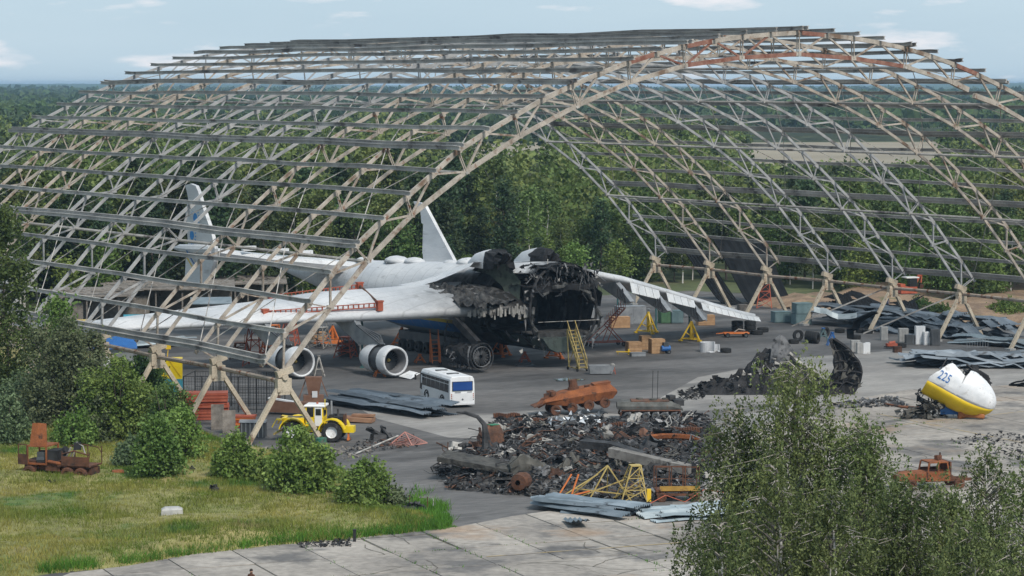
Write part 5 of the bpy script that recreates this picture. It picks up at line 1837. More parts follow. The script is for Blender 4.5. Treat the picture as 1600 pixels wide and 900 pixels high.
def a_max(t):
    """torn upper edge of the white skin, as an angle round the nose axis"""
    e = .05 * math.sin(t * 61) + .04 * math.sin(t * 143 + 1)
    if t < .18:
        return R(-6) + R(66) * t / .18 + e * .5
    if t < .415:
        return R(60) - R(17) * (t - .18) / .235 + e * .3
    if t < .437:
        return R(43) - R(26) * (t - .415) / .022
    if t < .458:
        return R(17) + R(58) * (t - .437) / .021
    return R(75) + R(40) * min(1, (t - .458) / .22) + e * 2.0


TS = sorted(set([k / 60 for k in range(61)] + [.405, .415, .426, .437, .447, .458]))
A0 = R(-16)
sk = MB().loft([[nose_pt(t, A0 + (a_max(t) - A0) * j / 14) for j in range(15)] for t in TS], 0, False, False)
sk = sk.build('skin', mat('nose_white', (.60, .61, .62), (.73, .73, .73), .9, .5, 0, .15, 3, ((.22, .22, .22), .63, 1.7), ((.4, .38, .35), .6, .8)), ns, True)
ys = MB().loft([[nose_pt(t, R(-80) + (A0 - R(-80)) * j / 6, .004) for j in range(7)] for t in TS], 0, False, False)
ys = ys.build('yellow_stripe', mat('nose_yellow', (.60, .41, .012), (.70, .49, .015), 1, .45, 0, 0, None, ((.2, .12, .03), .66, 2.2)), ns, True)
for q in (sk, ys):
    so_ = q.modifiers.new('solid', 'SOLIDIFY')
    so_.thickness = .07
    so_.offset = -1
n_i, n_j = 22, 16
G = [[nose_pt(i / n_i, R(-78) + R(210) * j / n_j) for j in range(n_j + 1)] for i in range(n_i + 1)]
ib = MB()
for k in range(9):
    t = .08 + k * .1
    i = int(t * n_i)
    ib.path([G[i][j] * .93 + V((0, .1, .12)) for j in range(0, n_j, 3)], .06, 4)
ib.build('inner_frame', m_darkjunk, ns)
ob = MB()
i2 = MB()
for k in range(2):
    pass
og = [[V((-1.1 + 2.3 * a + .1 * math.sin(b * 3), -1.3 + .35 * math.sin(a * 5), .15 + (.95 - .5 * a) * b)) for b in (0, .33, .66, 1)] for a in [q / 7 for q in range(8)]]
ob.loft(og, 0, False, False)
oo = ob.build('orange_radome_core', m_gold, ns, True)
oo.location = (.3, .9, -.05)
mdo = oo.modifiers.new('solid', 'SOLIDIFY'); mdo.thickness = .35
MB().loft([[V((-2.2 + 2.0 * a, .2, .35 + 1.3 * b - .5 * a * b)) for b in (0, .5, 1)] for a in (0, .33, .66, 1)], 0, False, False).build('blue_inner_panel', m_blue, ns)
# black torn cracks are dark gaps and soot-black strips of bent skin behind
ck = MB()
for k in range(26):
    c = V((-.2 + rnd.uniform(-1.1, 2.6), .9 + rnd.uniform(-.3, .9), 3.0 + rnd.uniform(-.6, 1.4)))
    c.z = min(c.z, 4.6 - abs(c.x - .6) * .6)
    ck.add([c + V((rnd.uniform(-.7, .7), rnd.uniform(-.3, .3), rnd.uniform(-.6, .6))) for _ in range(4)], [(0, 1, 2), (1, 2, 3)])
for k in range(6):
    ck.path([V((.2 + k * .1, .8, 4.8 - k * .1)), V((.9 + .1 * k, .5, 4.2)), V((1.7 + .07 * k, .3, 3.3 + .1 * k)), V((2.3, .1, 2.6))], .09, 4)
ck.build('burnt_frame_strip', m_char, ns)
cv = bpy.data.curves.new('number', 'FONT')
cv.body = '225'
cv.size = 1.0
to = bpy.data.objects.new('number', cv)
C.objects.link(to)
dg = bpy.context.evaluated_depsgraph_get()
me = bpy.data.meshes.new_from_object(to.evaluated_get(dg))
bpy.data.objects.remove(to)
me.materials.append(m_blue)


for v in me.vertices:
    q = nose_pt(.135 + v.co.x * .128, R(3) + v.co.y * R(31))
    q2 = nose_pt(.09 + v.co.x * .125, R(2) + v.co.y * R(31), .11)
    v.co = q2
number = link('number', me, ns)
tail = MB()
for k in range(85):
    c = V((-3.7 + rnd.uniform(-2.2, 2.0), .2 + rnd.uniform(-1.2, 1.2), rnd.uniform(.1, 2.3)))
    c.z *= max(.3, (c.x + 6.2) / 3.6)
    s = rnd.uniform(.3, .8)
    tail.add([c + V((rnd.uniform(-s, s), rnd.uniform(-s, s), rnd.uniform(-.35, .35))) for _ in range(4)], [(0, 1, 2), (1, 3, 2)])
kind(tail.build('crumpled_skin', m_olive, ns), 'stuff')
bm = MB()
for k in range(70):
    c = V((-2.6 + rnd.uniform(-1.6, 2.4), .5 + rnd.uniform(-.7, .9), rnd.uniform(.2, 2.6)))
    s = rnd.uniform(.2, .6)
    bm.add([c + V((rnd.uniform(-s, s), rnd.uniform(-s, s), rnd.uniform(-s, s))) for _ in range(4)], [(0, 1, 2), (1, 3, 2)])
for k in range(9):
    p_ = V((-3.0 + rnd.uniform(-1, 1), .2, rnd.uniform(.2, 2)))
    bm.path([p_, p_ + V((rnd.uniform(-1, .2), 0, rnd.uniform(-.2, .5))), p_ + V((rnd.uniform(-2.4, -.6), -.2, rnd.uniform(-.8, .3)))], .06, 4)
kind(bm.build('charred_inside', m_char, ns), 'stuff')
MB().path([V((-7.2, .6, 1.3)), V((-5.6, .5, 1.0)), V((-4.0, .4, .9)), V((-2.6, .3, 1.2))], [.08, .14, .16, .12], 6).build('rusty_pipe', m_dkrust, ns)

def rubble_on(par, m, n):
    bm = MB()
    for k in range(n):
        x = rnd.gauss(.6, 2.0)
        c = V((x, rnd.uniform(-2.4, -.6), 0))
        c.z = lerp(x, [-6.6, -5, -2.5, -1.2, .4, 2.2, 4.0, 6.6], [.8, 1.0, 1.6, 3.4, 4.4, 3.6, 1.9, .4]) * max(0, 1 - abs(c.y) / 3) ** .55 + rnd.uniform(.1, .6)
        s = rnd.uniform(.1, .45)
        bm.add([c + V((rnd.uniform(-s, s), rnd.uniform(-s, s), rnd.uniform(-s, s))) for _ in range(4)], [(0, 1, 2), (1, 3, 2), (0, 3, 1)])
    return bm.build('highlight_fragment', m, par)  # pale ash-like bits that paint highlights on the charred heap


# charred fuselage piece with its raised fin-like flap, and the upright curved rib piece right of it
p = at(1200, 612)
cw = thing('charred_fuselage_piece', 'heap of charred crumpled fuselage with a raised grey flap on the concrete', 'plane wreck', (p.x, p.y, .03), 0)
bm = MB()
n, m_ = 34, 16
g = []
for i in range(n + 1):
    for j in range(m_ + 1):
        x, y = -6.6 + 13.2 * i / n, -3.0 + 6 * j / m_
        prof = lerp(x, [-6.6, -5, -2.5, -1.2, .4, 2.2, 4.0, 6.6], [.8, 1.0, 1.6, 3.4, 4.4, 3.6, 1.9, .4])
        e = max(0, 1 - abs(y) / 3.0) ** .55
        z = prof * e + 1.0 * mnoise.noise(V((x * .9, y * .9, 1))) * min(1, prof / 2) + .7 * mnoise.noise(V((x * 2.1, y * 2.1, 5))) * min(1, prof / 1.5)
        g.append(V((x + rnd.uniform(-.15, .15), y + rnd.uniform(-.15, .15), max(-.02, z * min(1, e * 3) + rnd.uniform(-.18, .18) * e))))
bm.add(g, [(i * (m_ + 1) + j, (i + 1) * (m_ + 1) + j, (i + 1) * (m_ + 1) + j + 1, i * (m_ + 1) + j + 1) for i in range(n) for j in range(m_)])
bm.build('burnt_mass', m_char, cw)
bm = MB()
bm.loft([[V((.0 + .3 * t, -1.3, 2.9 + 2.3 * t)), V((.7 + .35 * t, -1.5, 3.1 + 2.6 * t)), V((1.4 + .1 * t, -1.3, 2.9 + 2.6 * t - .1)), V((2.3 + .3 * t, -1.1, 2.4 + 1.4 * t))] for t in (0, .4, .75, 1)], 0, False, False)
fo = bm.build('raised_flap', m_greyjunk, cw); mdo = fo.modifiers.new('solid', 'SOLIDIFY'); mdo.thickness = .18
MB().path([V((1.9, -1.3, 3.9)), V((2.8, -1.4, 3.0)), V((4.2, -1.5, 2.2)), V((5.4, -1.5, 1.2))], .2, 5).build('white_edge', m_palejunk, cw)
bm = MB()
for k in range(110):
    x = rnd.uniform(-6.5, 5.5)
    zt = lerp(x, [-6.6, -5, -2.5, -1.2, .4, 2.2, 4.0, 6.6], [.9, 1.1, 1.3, 2.7, 3.6, 3.0, 1.6, .3])
    c = V((x, rnd.uniform(-2.6, .5), 0))
    c.z = zt * max(0, 1 - abs(c.y) / 3) ** .55 + rnd.uniform(-.2, .3)
    s = rnd.uniform(.2, .6)
    bm.add([c + V((rnd.uniform(-s, s), rnd.uniform(-s, s), rnd.uniform(-s, s) * .8)) for _ in range(4)], [(0, 1, 2), (1, 3, 2), (0, 3, 1)])
kind(bm.build('shredded_plate', m_darkjunk, cw), 'stuff')
bm = MB()
for k in range(120):
    x = rnd.gauss(.2, 2.6)
    c = V((x, rnd.uniform(-2.6, -.3), 0))
    c.z = lerp(x, [-6.6, -5, -2.5, -1.2, .4, 2.2, 4.0, 6.6], [.8, 1.0, 1.6, 3.4, 4.4, 3.6, 1.9, .4]) * max(0, 1 - abs(c.y) / 3) ** .55 + rnd.uniform(-.2, .35)
    s = rnd.uniform(.12, .4)
    bm.add([c + V((rnd.uniform(-s, s), rnd.uniform(-s, s), rnd.uniform(-s, s))) for _ in range(4)], [(0, 1, 2), (1, 3, 2), (0, 3, 1)])
kind(bm.build('highlight_shred', m_greyjunk, cw), 'stuff')  # ash-grey shreds, their lighter tone painting highlights on the burnt mass
kind(rubble_on(cw, m_palejunk, 60), 'stuff')
p = at(1306, 617)
cr_ = thing('charred_rib_shell', 'upright curved charred hull shell with a jagged tip beside the heap', 'plane wreck', (p.x, p.y, .03), 0)
rings = []
for t in [q / 10 for q in range(11)]:
    z = 5.3 * t
    xo = 1.9 * math.sin(math.pi * (.12 + t * .80)) - .8
    wd = lerp(t, [0, .3, .6, .85, 1], [3.2, 3.0, 2.2, 1.2, .35])
    rings.append([V((xo - wd * .5 + wd * s + rnd.uniform(-.1, .1) + (-.0), .9 * math.sin(s * 3.1) + rnd.uniform(-.1, .1), z + rnd.uniform(-.12, .12))) for s in [q / 6 for q in range(7)]])
ro = MB().loft(rings, 0, False, False).build('hull_shell', m_char, cr_); mdo = ro.modifiers.new('solid', 'SOLIDIFY'); mdo.thickness = .2
bm = MB()
for k in (2, 4, 6, 8):
    bm.path([q + V((0, -.16, 0)) for q in rings[k]], .09, 4)
for s in (1, 3, 5):
    bm.path([r[s] + V((0, -.18, 0)) for r in rings[:-1]], .07, 4)
bm.build('rib', m_darkjunk, cr_)
bm = MB()
for k in range(16):
    r = rings[rnd.randrange(1, 9)]
    c = r[rnd.randrange(7)] + V((0, -.3, 0))
    bm.add([c + V((rnd.uniform(-.4, .4), rnd.uniform(-.1, .1), rnd.uniform(-.5, .5))) for _ in range(4)], [(0, 1, 2), (1, 3, 2)])
kind(bm.build('pale_skin_patch', m_olive, cr_), 'stuff')
#@@REST3
#@@REST3
# ------------------------------------------------------------------ scrap heap
PILE = [(676, 738), (700, 708), (752, 690), (770, 672), (860, 660), (1010, 660), (1105, 650), (1125, 690), (1112, 740), (1090, 772), (1010, 785), (880, 780), (800, 775), (700, 765)]
ashb, PW = mound('ash_bed', PILE, m_ashbed, .75, .9, .035, 21, 'stuff', 3.5)
phs = {}
p0_ = ashb.data.vertices[0].co.copy()
for v in ashb.data.vertices:
    phs[(round((v.co.x - p0_.x) / .9), round((v.co.y - p0_.y) / .9))] = v.co.z


def ph(x, y):
    return max(0, phs.get((round((x - p0_.x) / .9), round((y - p0_.y) / .9)), 0))


def s_plate(seed, w_, l_, amp, solid=0):
    r_ = random.Random(seed)
    bm = MB()
    n = 4
    g = [V((w_ * (i / n - .5) + r_.uniform(-.06, .06), l_ * (j / n - .5) + r_.uniform(-.08, .08), amp * mnoise.noise(V((i * .8, j * .8, seed))) + amp * .5 * math.sin(i * .9 + seed))) for i in range(n + 1) for j in range(n + 1)]
    fs = [(i * 5 + j, i * 5 + 5 + j, i * 5 + 6 + j, i * 5 + 1 + j) for i in range(4) for j in range(4)]
    r_.shuffle(fs)
    bm.add(g, fs[:r_.randint(11, 16)])
    return bm


def s_frame(seed):
    r_ = random.Random(seed)
    bm = MB()
    c = [V((x * r_.uniform(.5, .9), y * r_.uniform(.4, .7), z * r_.uniform(.3, .6))) for z in (0, 1) for y in (-1, 1) for x in (-1, 1)]
    for a, b in ((0, 1), (1, 3), (3, 2), (2, 0), (4, 5), (5, 7), (0, 4), (1, 5), (3, 7)):
        bm.bar(c[a], c[b], .07)
    bm.add([c[0], c[1], c[3], c[2]], [(0, 1, 2, 3)])
    return bm


def s_block(seed):
    r_ = random.Random(seed)
    bm = MB().box((0, 0, .15), (r_.uniform(.7, 1.3), r_.uniform(.5, .8), r_.uniform(.4, .7)), .2)
    for k in range(4):
        bm.tube((r_.uniform(-.6, .6), r_.uniform(-.4, .4), .2), (r_.uniform(-.8, .8), r_.uniform(-.5, .5), .75), r_.uniform(.05, .16), n=6)
    bm.v = [(x + r_.uniform(-.08, .08), y + r_.uniform(-.08, .08), z + r_.uniform(-.06, .06)) for x, y, z in bm.v]
    return bm


def s_tube(seed):
    r_ = random.Random(seed)
    bm = MB()
    for k in range(3):
        p = V((r_.uniform(-.3, .3), r_.uniform(-.2, .2), .1))
        bm.path([p, p + V((.7, r_.uniform(-.3, .3), r_.uniform(0, .4))), p + V((1.5, r_.uniform(-.6, .6), r_.uniform(-.1, .6)))], r_.uniform(.04, .09), 5)
    return bm


def s_coil(seed):
    r_ = random.Random(seed)
    return MB().lathe([(.3, -.2), (.52, -.2), (.58, 0), (.52, .2), (.3, .2)], 12).path([V((0, .5 * math.cos(a), .5 * math.sin(a))) + V((r_.uniform(-.3, .3), 0, 0)) for a in [k * .8 for k in range(9)]], .05, 4)


def s_gutter(seed):
    r_ = random.Random(seed)
    rings = [[V((x, .35 * math.cos(a) * (1 - .1 * k), .35 * math.sin(a) + .12 * math.sin(x * 1.3 + seed))) for a in [math.pi + q * math.pi / 5 for q in range(6)]] for k, x in enumerate((-1.2, -.5, .2, .9, 1.3))]
    return MB().loft(rings, 0, False, False)


SH = {'plate_scrap': [s_plate(k, 1.2 + .3 * k, 1.0 + .2 * (k % 3), .5) for k in range(5)], 'frame_scrap': [s_frame(k) for k in range(3)], 'machine_scrap': [s_block(k) for k in range(4)],
      'pipe_scrap': [s_tube(k) for k in range(3)], 'coil_scrap': [s_coil(k) for k in range(2)], 'skin_scrap': [s_gutter(k) for k in range(3)]}
DESC = {'plate_scrap': 'crumpled %s metal plate lying in the wreck heap', 'frame_scrap': 'bent %s metal frame lying in the wreck heap', 'machine_scrap': 'broken %s machine part with stubs in the wreck heap',
        'pipe_scrap': 'tangle of bent %s pipes in the wreck heap', 'coil_scrap': '%s hoop or drum lying in the wreck heap', 'skin_scrap': 'curved strip of %s aircraft skin in the wreck heap'}
MT = [('black charred', m_darkjunk, 5), ('dull grey', m_greyjunk, 3.2), ('brown rusted', m_rustjunk, 1.8), ('pale scorched', m_palejunk, 1.1), ('olive green', m_olive, .8)]
protoS = {}
pw = [(q.x, q.y) for q in (at(*p) for p in PILE)]
xs, ys = [q[0] for q in pw], [q[1] for q in pw]
cnt = 0
while cnt < 285:
    x, y = rnd.uniform(min(xs), max(xs)), rnd.uniform(min(ys), max(ys))
    if not inpoly(x, y, pw):
        continue
    if mnoise.noise(V((x * .16, y * .1, 8))) < -.22 and rnd.random() < .8:
        continue
    nm = rnd.choices(list(SH), (8, 3, 5, 4, 1.5, 3))[0]
    mt = rnd.choices(MT, [m[2] for m in MT])[0]
    k = rnd.randrange(len(SH[nm]))
    s = (.4 + .85 * rnd.random() ** 2.2) * (1.2 if nm == 'plate_scrap' else 1)
    key = (nm, k, mt[0])
    if key not in protoS:
        o = SH[nm][k].build(nm, mt[1])
        tag(o, DESC[nm] % mt[0], 'scrap', '%s %ss in the wreck heap' % (mt[0], nm.replace('_', ' ')))
        protoS[key] = o
    else:
        o = clone(protoS[key])
    o.location = (x, y, ph(x, y) + rnd.uniform(.0, .35))
    o.rotation_euler = (rnd.uniform(-.6, .6), rnd.uniform(-.6, .6), rnd.uniform(0, 6.28))
    o.scale = (s, s, s)
    cnt += 1
# crumbs of rubble: nobody could count them
def rubble(name, poly, n, m, s0, s1, z0=.04, hf=None):
    P = [(q.x, q.y) for q in (at(*p) for p in poly)]
    xs, ys = [q[0] for q in P], [q[1] for q in P]
    bm = MB()
    vs, fs = [], []
    while n:
        x, y = rnd.uniform(min(xs), max(xs)), rnd.uniform(min(ys), max(ys))
        if not inpoly(x, y, P):
            continue
        n -= 1
        s = s0 + (s1 - s0) * rnd.random() ** 2.5
        b = len(vs)
        z = z0 + (hf(x, y) if hf else 0)
        for k in range(4):
            vs.append((x + rnd.uniform(-s, s), y + rnd.uniform(-s, s), z + (rnd.uniform(.2, 1) * s if k else 0)))
        fs += [(b, b + 1, b + 2), (b, b + 2, b + 3), (b + 1, b + 3, b + 2), (b, b + 3, b + 1)]
    return kind(bm.add(vs, fs).build(name, m), 'stuff')


rubble('rubble', PILE, 9000, m_darkjunk, .06, .42, .05, ph)
rubble('rubble', PILE, 3400, m_greyjunk, .05, .34, .08, ph)
rubble('rubble', PILE, 1300, m_palejunk, .04, .24, .1, ph)
rubble('rubble', PILE, 1300, m_rustjunk, .06, .36, .1, ph)
P_ = [(q.x, q.y) for q in (at(*p) for p in PILE)]
for m_q, n_q in ((m_darkjunk, 150), (m_greyjunk, 60), (m_rustjunk, 60)):      # cables and thin rods all through the heap
    bm = MB()
    while n_q:
        x, y = rnd.uniform(min(q[0] for q in P_), max(q[0] for q in P_)), rnd.uniform(min(q[1] for q in P_), max(q[1] for q in P_))
        if not inpoly(x, y, P_):
            continue
        n_q -= 1
        p_ = V((x, y, ph(x, y) + rnd.uniform(.1, .5)))
        a = rnd.uniform(0, 6.28)
        pts_ = [p_]
        for s in range(4):
            a += rnd.uniform(-.7, .7)
            pts_.append(pts_[-1] + V((math.cos(a) * .5, math.sin(a) * .5, rnd.uniform(-.25, .3))))
        bm.path(pts_, rnd.uniform(.025, .06), 4, 0, False)
    kind(bm.build('tangled_cable', m_q), 'stuff')
rubble('rubble', [(775, 655), (860, 650), (860, 672), (760, 682)], 500, m_darkjunk, .08, .45)
rubble('rubble', [(1060, 612), (1100, 606), (1100, 624), (1065, 628)], 160, m_darkjunk, .1, .5)
rubble('rubble', [(1300, 632), (1400, 622), (1420, 636), (1310, 640)], 420, m_greyjunk, .06, .5)
rubble('rubble', [(1475, 688), (1560, 676), (1640, 690), (1640, 725), (1560, 718)], 900, m_darkjunk, .05, .26)
rubble('rubble', [(1490, 690), (1600, 680), (1640, 720), (1540, 712)], 260, m_palejunk, .04, .2)
rubble('rubble', [(455, 846), (545, 842), (550, 856), (470, 858)], 420, m_darkjunk, .05, .22, .06)
rubble('rubble', [(560, 690), (655, 680), (660, 698), (540, 712)], 260, m_darkjunk, .05, .3)
rubble('rubble', [(575, 692), (640, 686), (640, 700), (560, 705)], 120, m_rustjunk, .05, .3)
rubble('rubble', [(400, 705), (470, 695), (600, 705), (520, 725), (400, 722)], 220, m_oldwood, .06, .35)
# big recognisable pieces of the heap
def place(px, py, dz=0.0):
    q = at(px, py)
    return V((q.x, q.y, ph(q.x, q.y) + dz))


m_scorch = mat('scorched_trailer', (.03, .029, .026), (.10, .095, .085), .8, .85, 0, .3, 5, ((.018, .016, .015), .52, .9), ((.24, .22, .2), .64, 1.8))
q = place(745, 752, .2)
tl = thing('wrecked_trailer', 'overturned scorched trailer bed with wheels at the left end of the heap', 'trailer', q, -.32)
tl.rotation_euler = (.12, .13, -.30)
tl.scale = (.95, .9, .75)
MB().box((0, 0, 1.15), (6.0, 2.3, .14)).box((0, -1.16, .95), (6.0, .08, .5)).box((-3.0, 0, .95), (.1, 2.3, .4)).build('trailer_bed', m_scorch, tl)
MB().bar((-3, -.5, .85), (3.2, -.5, .85), .2, .3).bar((-3, .5, .85), (3.2, .5, .85), .2, .3).build('chassis', m_darkjunk, tl)
for x in (-1.4, .9, 1.8):
    for s in (-1, 1):
        wheel('', tl, (x, s * .9, .45), .45, .3, rnd.uniform(-.2, .2), m_olive, tyre=m_darkjunk)
q = place(742, 712, .3)
fs_ = thing('hooked_beam', 'black curved hook shaped strip standing up from the trailer wreck', 'scrap', q)
MB().path([V((1.0, 0, -.2)), V((.9, 0, 1.0)), V((.75, .1, 2.0)), V((.2, .2, 2.6)), V((-.8, .3, 2.9)), V((-1.5, .3, 2.95))], [.5, .3, .2, .16, .13, .06], 6).build('strip', m_darkjunk, fs_)
q = place(770, 702, .2)
gs = thing('green_burnt_box', 'rusty box with green paint remains on the trailer wreck', 'scrap', q, .3)
MB().loft([[V((x * s, y * s, z)) for x, y in ((-1, -.7), (1, -.8), (.9, .7), (-.9, .6))] for z, s in ((0, .8), (.9, .75), (1.5, .5))], 0).build('box', m_rustjunk, gs)
MB().box((.0, -.1, 1.52), (.8, .6, .06), .3).build('green_lid', mat('green_lid', (.02, .14, .07), (.05, .22, .12), 2, .6), gs)
q = place(1015, 745, .3)
o = MB().loft([[V((x, -.55, z)), V((x, .55, z)), V((x, .5, z - .7)), V((x, -.5, z - .7))] for x, z in ((-3.2, 1.3), (3.2, .3))], 0).build('fallen_beam', mat('scorched_beam', (.12, .11, .10), (.24, .225, .205), .8, .85, 0, .2, 5, ((.04, .036, .032), .55, .9)), None, False, q, -.42)
tag(o, 'long pale box beam lying slantwise across the heap', 'beam')
q = place(955, 735, .4)
o = MB().loft([[V((x, -.7, z)), V((x, .7, z)), V((x, .6, z - .6)), V((x, -.6, z - .6))] for x, z in ((-2.4, 1.3), (0, 1.2), (2.6, .5))], 0).build('fallen_beam', m_darkjunk, None, False, q, -.3)
tag(o, 'black charred box beam lying beside the pale beam', 'beam')
q = place(842, 755, .1)
rings = []
for k in range(10):
    x = -2.2 + 4.4 * k / 9
    hh_, ww_ = .75 + .5 * math.sin(k * .7) + rnd.uniform(-.2, .2), .8 + rnd.uniform(-.15, .15)
    pr_ = [(-1, 0), (-1.1, .5), (-.9, .95), (-.3, 1.0), (-.1, .75), (.35, .95), (.9, .8), (1.05, .3), (.9, 0)]
    rings.append([V((x + rnd.uniform(-.2, .2), py * ww_ + rnd.uniform(-.14, .14), pz_ * hh_ * 1.3 + rnd.uniform(-.16, .16))) for py, pz_ in pr_])
o = MB().loft(rings, 0, True, True, lambda i, k: rnd.random() < .1).build('crushed_hull', m_olive, None, False, q, .25)
tag(o, 'crushed olive and beige vehicle hull in the front of the heap', 'scrap')
q = place(815, 772, .1)
o = MB().lathe([(.2, -.8), (.6, -.7), (.68, 0), (.6, .6), (.2, .8)], 14).build('rusty_drum', m_dkrust, None, False, q + V((0, 0, .7)), 1.2)
tag(o, 'big dark rusty drum at the front edge of the heap', 'drum')
q = place(1052, 700, .15)
o = s_gutter(2).build('rust_panel', m_rust, None, False, q + V((0, 0, .4)), .25)
o.scale = (1.7, 1.6, 1.4)
tag(o, 'long curved orange rust panel at the right of the heap', 'scrap')
for px, py, lb in ((885, 672, 'silver crumpled foil heap below the orange carrier'), (922, 668, 'smaller silver foil heap right of the silver heap')):
    q = place(px, py, .1)
    bm = MB()
    for k in range(60):
        c = V((rnd.gauss(0, .9), rnd.gauss(0, .8), abs(rnd.gauss(0, .45))))
        bm.add([c + V((rnd.uniform(-.35, .35), rnd.uniform(-.3, .3), rnd.uniform(-.3, .3))) for _ in range(4)], [(0, 1, 2), (1, 3, 2)])
    kind(bm.build('foil_heap', mat('crumpled_foil', (.4, .42, .44), (.6, .62, .64), 2, .35, .5, 0, iv=.3), None, False, q), 'stuff')
for px, py, l_, a, lb in ((795, 654, 2.6, .1, 'rusty flat girder behind the heap, left one'), (835, 662, 3.2, .05, 'rusty ribbed track strip lying left of the orange carrier'), (783, 674, 2.5, -.1, 'charred engine block with rusty shaft left of the heap'), (1075, 683, 3.0, .1, 'rusty ribbed track strip at the right of the heap'), (960, 682, 2.5, .3, 'short rusty track strip in the middle of the heap')):
    q = place(px, py, .1)
    bm = MB()
    for k in range(int(l_ / .22)):
        bm.box((-l_ / 2 + k * .22, 0, .2 + .05 * math.sin(k)), (.17, .55, .35))
    bm.bar((-l_ / 2, 0, .1), (l_ / 2, 0, .1), .4, .16)
    tag(bm.build('track_strip', m_dkrust, None, False, q, a), lb, 'scrap')
# yellow jack towers fallen on the heap
def truss_tower(bm, b, t, w0, w1, n, r):
    rings = []
    for i in range(n + 1):
        f = i / n
        c = V(b).lerp(V(t), f)
        w_ = w0 + (w1 - w0) * f
        rings.append([c + V((x * w_, y * w_, 0)) for x, y in ((-1, -1), (1, -1), (1, 1), (-1, 1))])
    for i in range(n):
        for k in range(4):
            bm.bar(rings[i][k], rings[i + 1][k], r)
            bm.bar(rings[i][k], rings[i + 1][(k + 1) % 4], r * .7)
            bm.bar(rings[i + 1][k], rings[i + 1][(k + 1) % 4], r * .8)
    return bm


q = place(986, 785, .05)
yt = thing('yellow_trestle', 'standing yellow tapered lattice trestle at the front of the heap', 'trestle', q, .2)
truss_tower(MB(), (0, 0, .1), (.3, 0, 2.6), .95, .35, 3, .07).build('lattice', m_dullyel, yt)
MB().box((.3, 0, 2.63), (.8, .8, .08)).build('top_plate', m_dullyel, yt)
MB().box((1.2, -.4, .5), (.3, .25, .9)).build('hydraulic_box', m_yellow, yt)
q = place(930, 785, .05)
yt = thing('collapsed_trestle', 'collapsed yellow and orange trestle legs left of the standing yellow trestle', 'trestle', q, 0)
bm = MB()
for a, b in (((-.6, -.8, 0), (.9, 0, 2.6)), ((2.6, -.6, .1), (.9, 0, 2.6)), ((.9, 1.6, 0), (.9, 0, 2.6)), ((-2.8, -.4, .2), (.2, 0, 2.0)), ((-1.8, 0, .1), (2.2, .3, 1.6)), ((-1.5, .4, .9), (2.8, -.3, .5)), ((-2.2, .3, 0), (.9, .3, 2.6)), ((1.3, .5, .2), (3.2, -.4, 1.2))):
    bm.bar(a, b, .075)
bm.build('leg', m_dullyel, yt)
bm = MB()
for a, b in (((-2.9, -.5, .1), (-1.7, 0, 2.0)), ((-1.9, -.5, 0), (-1.2, 0, 2.0)), ((-2.4, -.7, .4), (-.4, -.2, .8))):
    bm.bar(a, b, .09)
bm.build('orange_leg', m_orange, yt)
q = place(1058, 782, .0)
cf = thing('burnt_cart', 'burnt cart with upright rail frame and yellow side board in the heap', 'cart', q, .05)
MB().box((0, 0, .8), (3.2, 1.6, .14)).bar((-1.6, -.8, .6), (1.7, -.8, .5), .16).build('bed', m_dkrust, cf)
MB().box((.1, -.84, 1.0), (2.9, .08, .34)).build('yellow_board', m_burntyel, cf)
bm = MB()
for x in (-1.6, -.5, .5, 1.5):
    bm.bar((x, -.75, .8), (x, -.75, 2.6), .08).bar((x, .75, .8), (x, .75, 2.4), .08)
bm.bar((-1.6, -.75, 2.55), (.6, -.75, 2.6), .08).bar((-1.6, .75, 2.4), (1.5, .75, 2.3), .08).bar((-1.6, -.75, 1.7), (1.0, -.75, 1.7), .05)
bm.build('rail_frame', m_dkrust, cf)
for x in (-1.2, 1.2):
    for s in (-1, 1):
        wheel('', cf, (x, s * .8, .35), .35, .2, 0, m_dkrust, tyre=m_dkrust)
bm = MB().path([place(1190 - 30 * k, 768 + 5 * k + 3 * math.sin(k * 2), .8 if k % 2 else .3) for k in range(8)], .035, 4)
tag(bm.build('barrier_tape', m_redbeam), 'red and white barrier tape strung past the burnt cart', 'tape')

# ------------------------------------------------------------------ corrugated roof sheets in stacks
def sheet_bm(L_, W_, bend, seed, waves=6):
    r_ = random.Random(seed)
    rings = []
    n = 7
    for i in range(n + 1):
        x = L_ * (i / n - .5)
        zz = bend * math.sin(i / n * math.pi * r_.choice((1, 1.6)) + seed) + r_.uniform(-.04, .04)
        tw = r_.uniform(-.06, .06) + .1 * bend * i / n
        ring = []
        for k in range(2 * waves + 1):
            y = W_ * (k / (2 * waves) - .5)
            ring.append(V((x, y, zz + (.075 if k % 2 else -.075) + tw * y)))
        rings.append(ring)
    return MB().loft(rings, 0, False, False)


sheetP = {}


def sheet_stack(p0, p1, wid, n, m, label, group, hmax, seed, yaw=.09, bend=.25, W_=1.05, lf=(.55, 1.0)):
    a, b = at(*p0), at(*p1)
    d = b - a
    Lt, ang = d.length, math.atan2(d.y, d.x)
    for k in range(n):
        ln = round(Lt * rnd.choice((lf[0], (lf[0] + lf[1]) / 2, lf[1])), 1)
        key = (m.name, ln, k % 2, bend)
        if key not in sheetP:
            o = sheetP[key] = sheet_bm(ln, W_, bend, len(sheetP), 4).build('roof_sheet', m)
            tag(o, label, 'roof sheet', group)
        else:
            o = clone(sheetP[key], label=label, group=group)
        f = .5 + rnd.uniform(-1, 1) * max(0, (1 - ln / Lt) / 2 + .04)
        c = a + d * f + V((-math.sin(ang), math.cos(ang), 0)) * rnd.uniform(-wid / 2, wid / 2)
        hz = hmax * (k + .5) / n
        o.location = (c.x, c.y, .12 + hz + bend * .3)
        o.rotation_euler = (rnd.uniform(-.16, .16), rnd.uniform(-.025, .025), ang + rnd.uniform(-yaw, yaw))


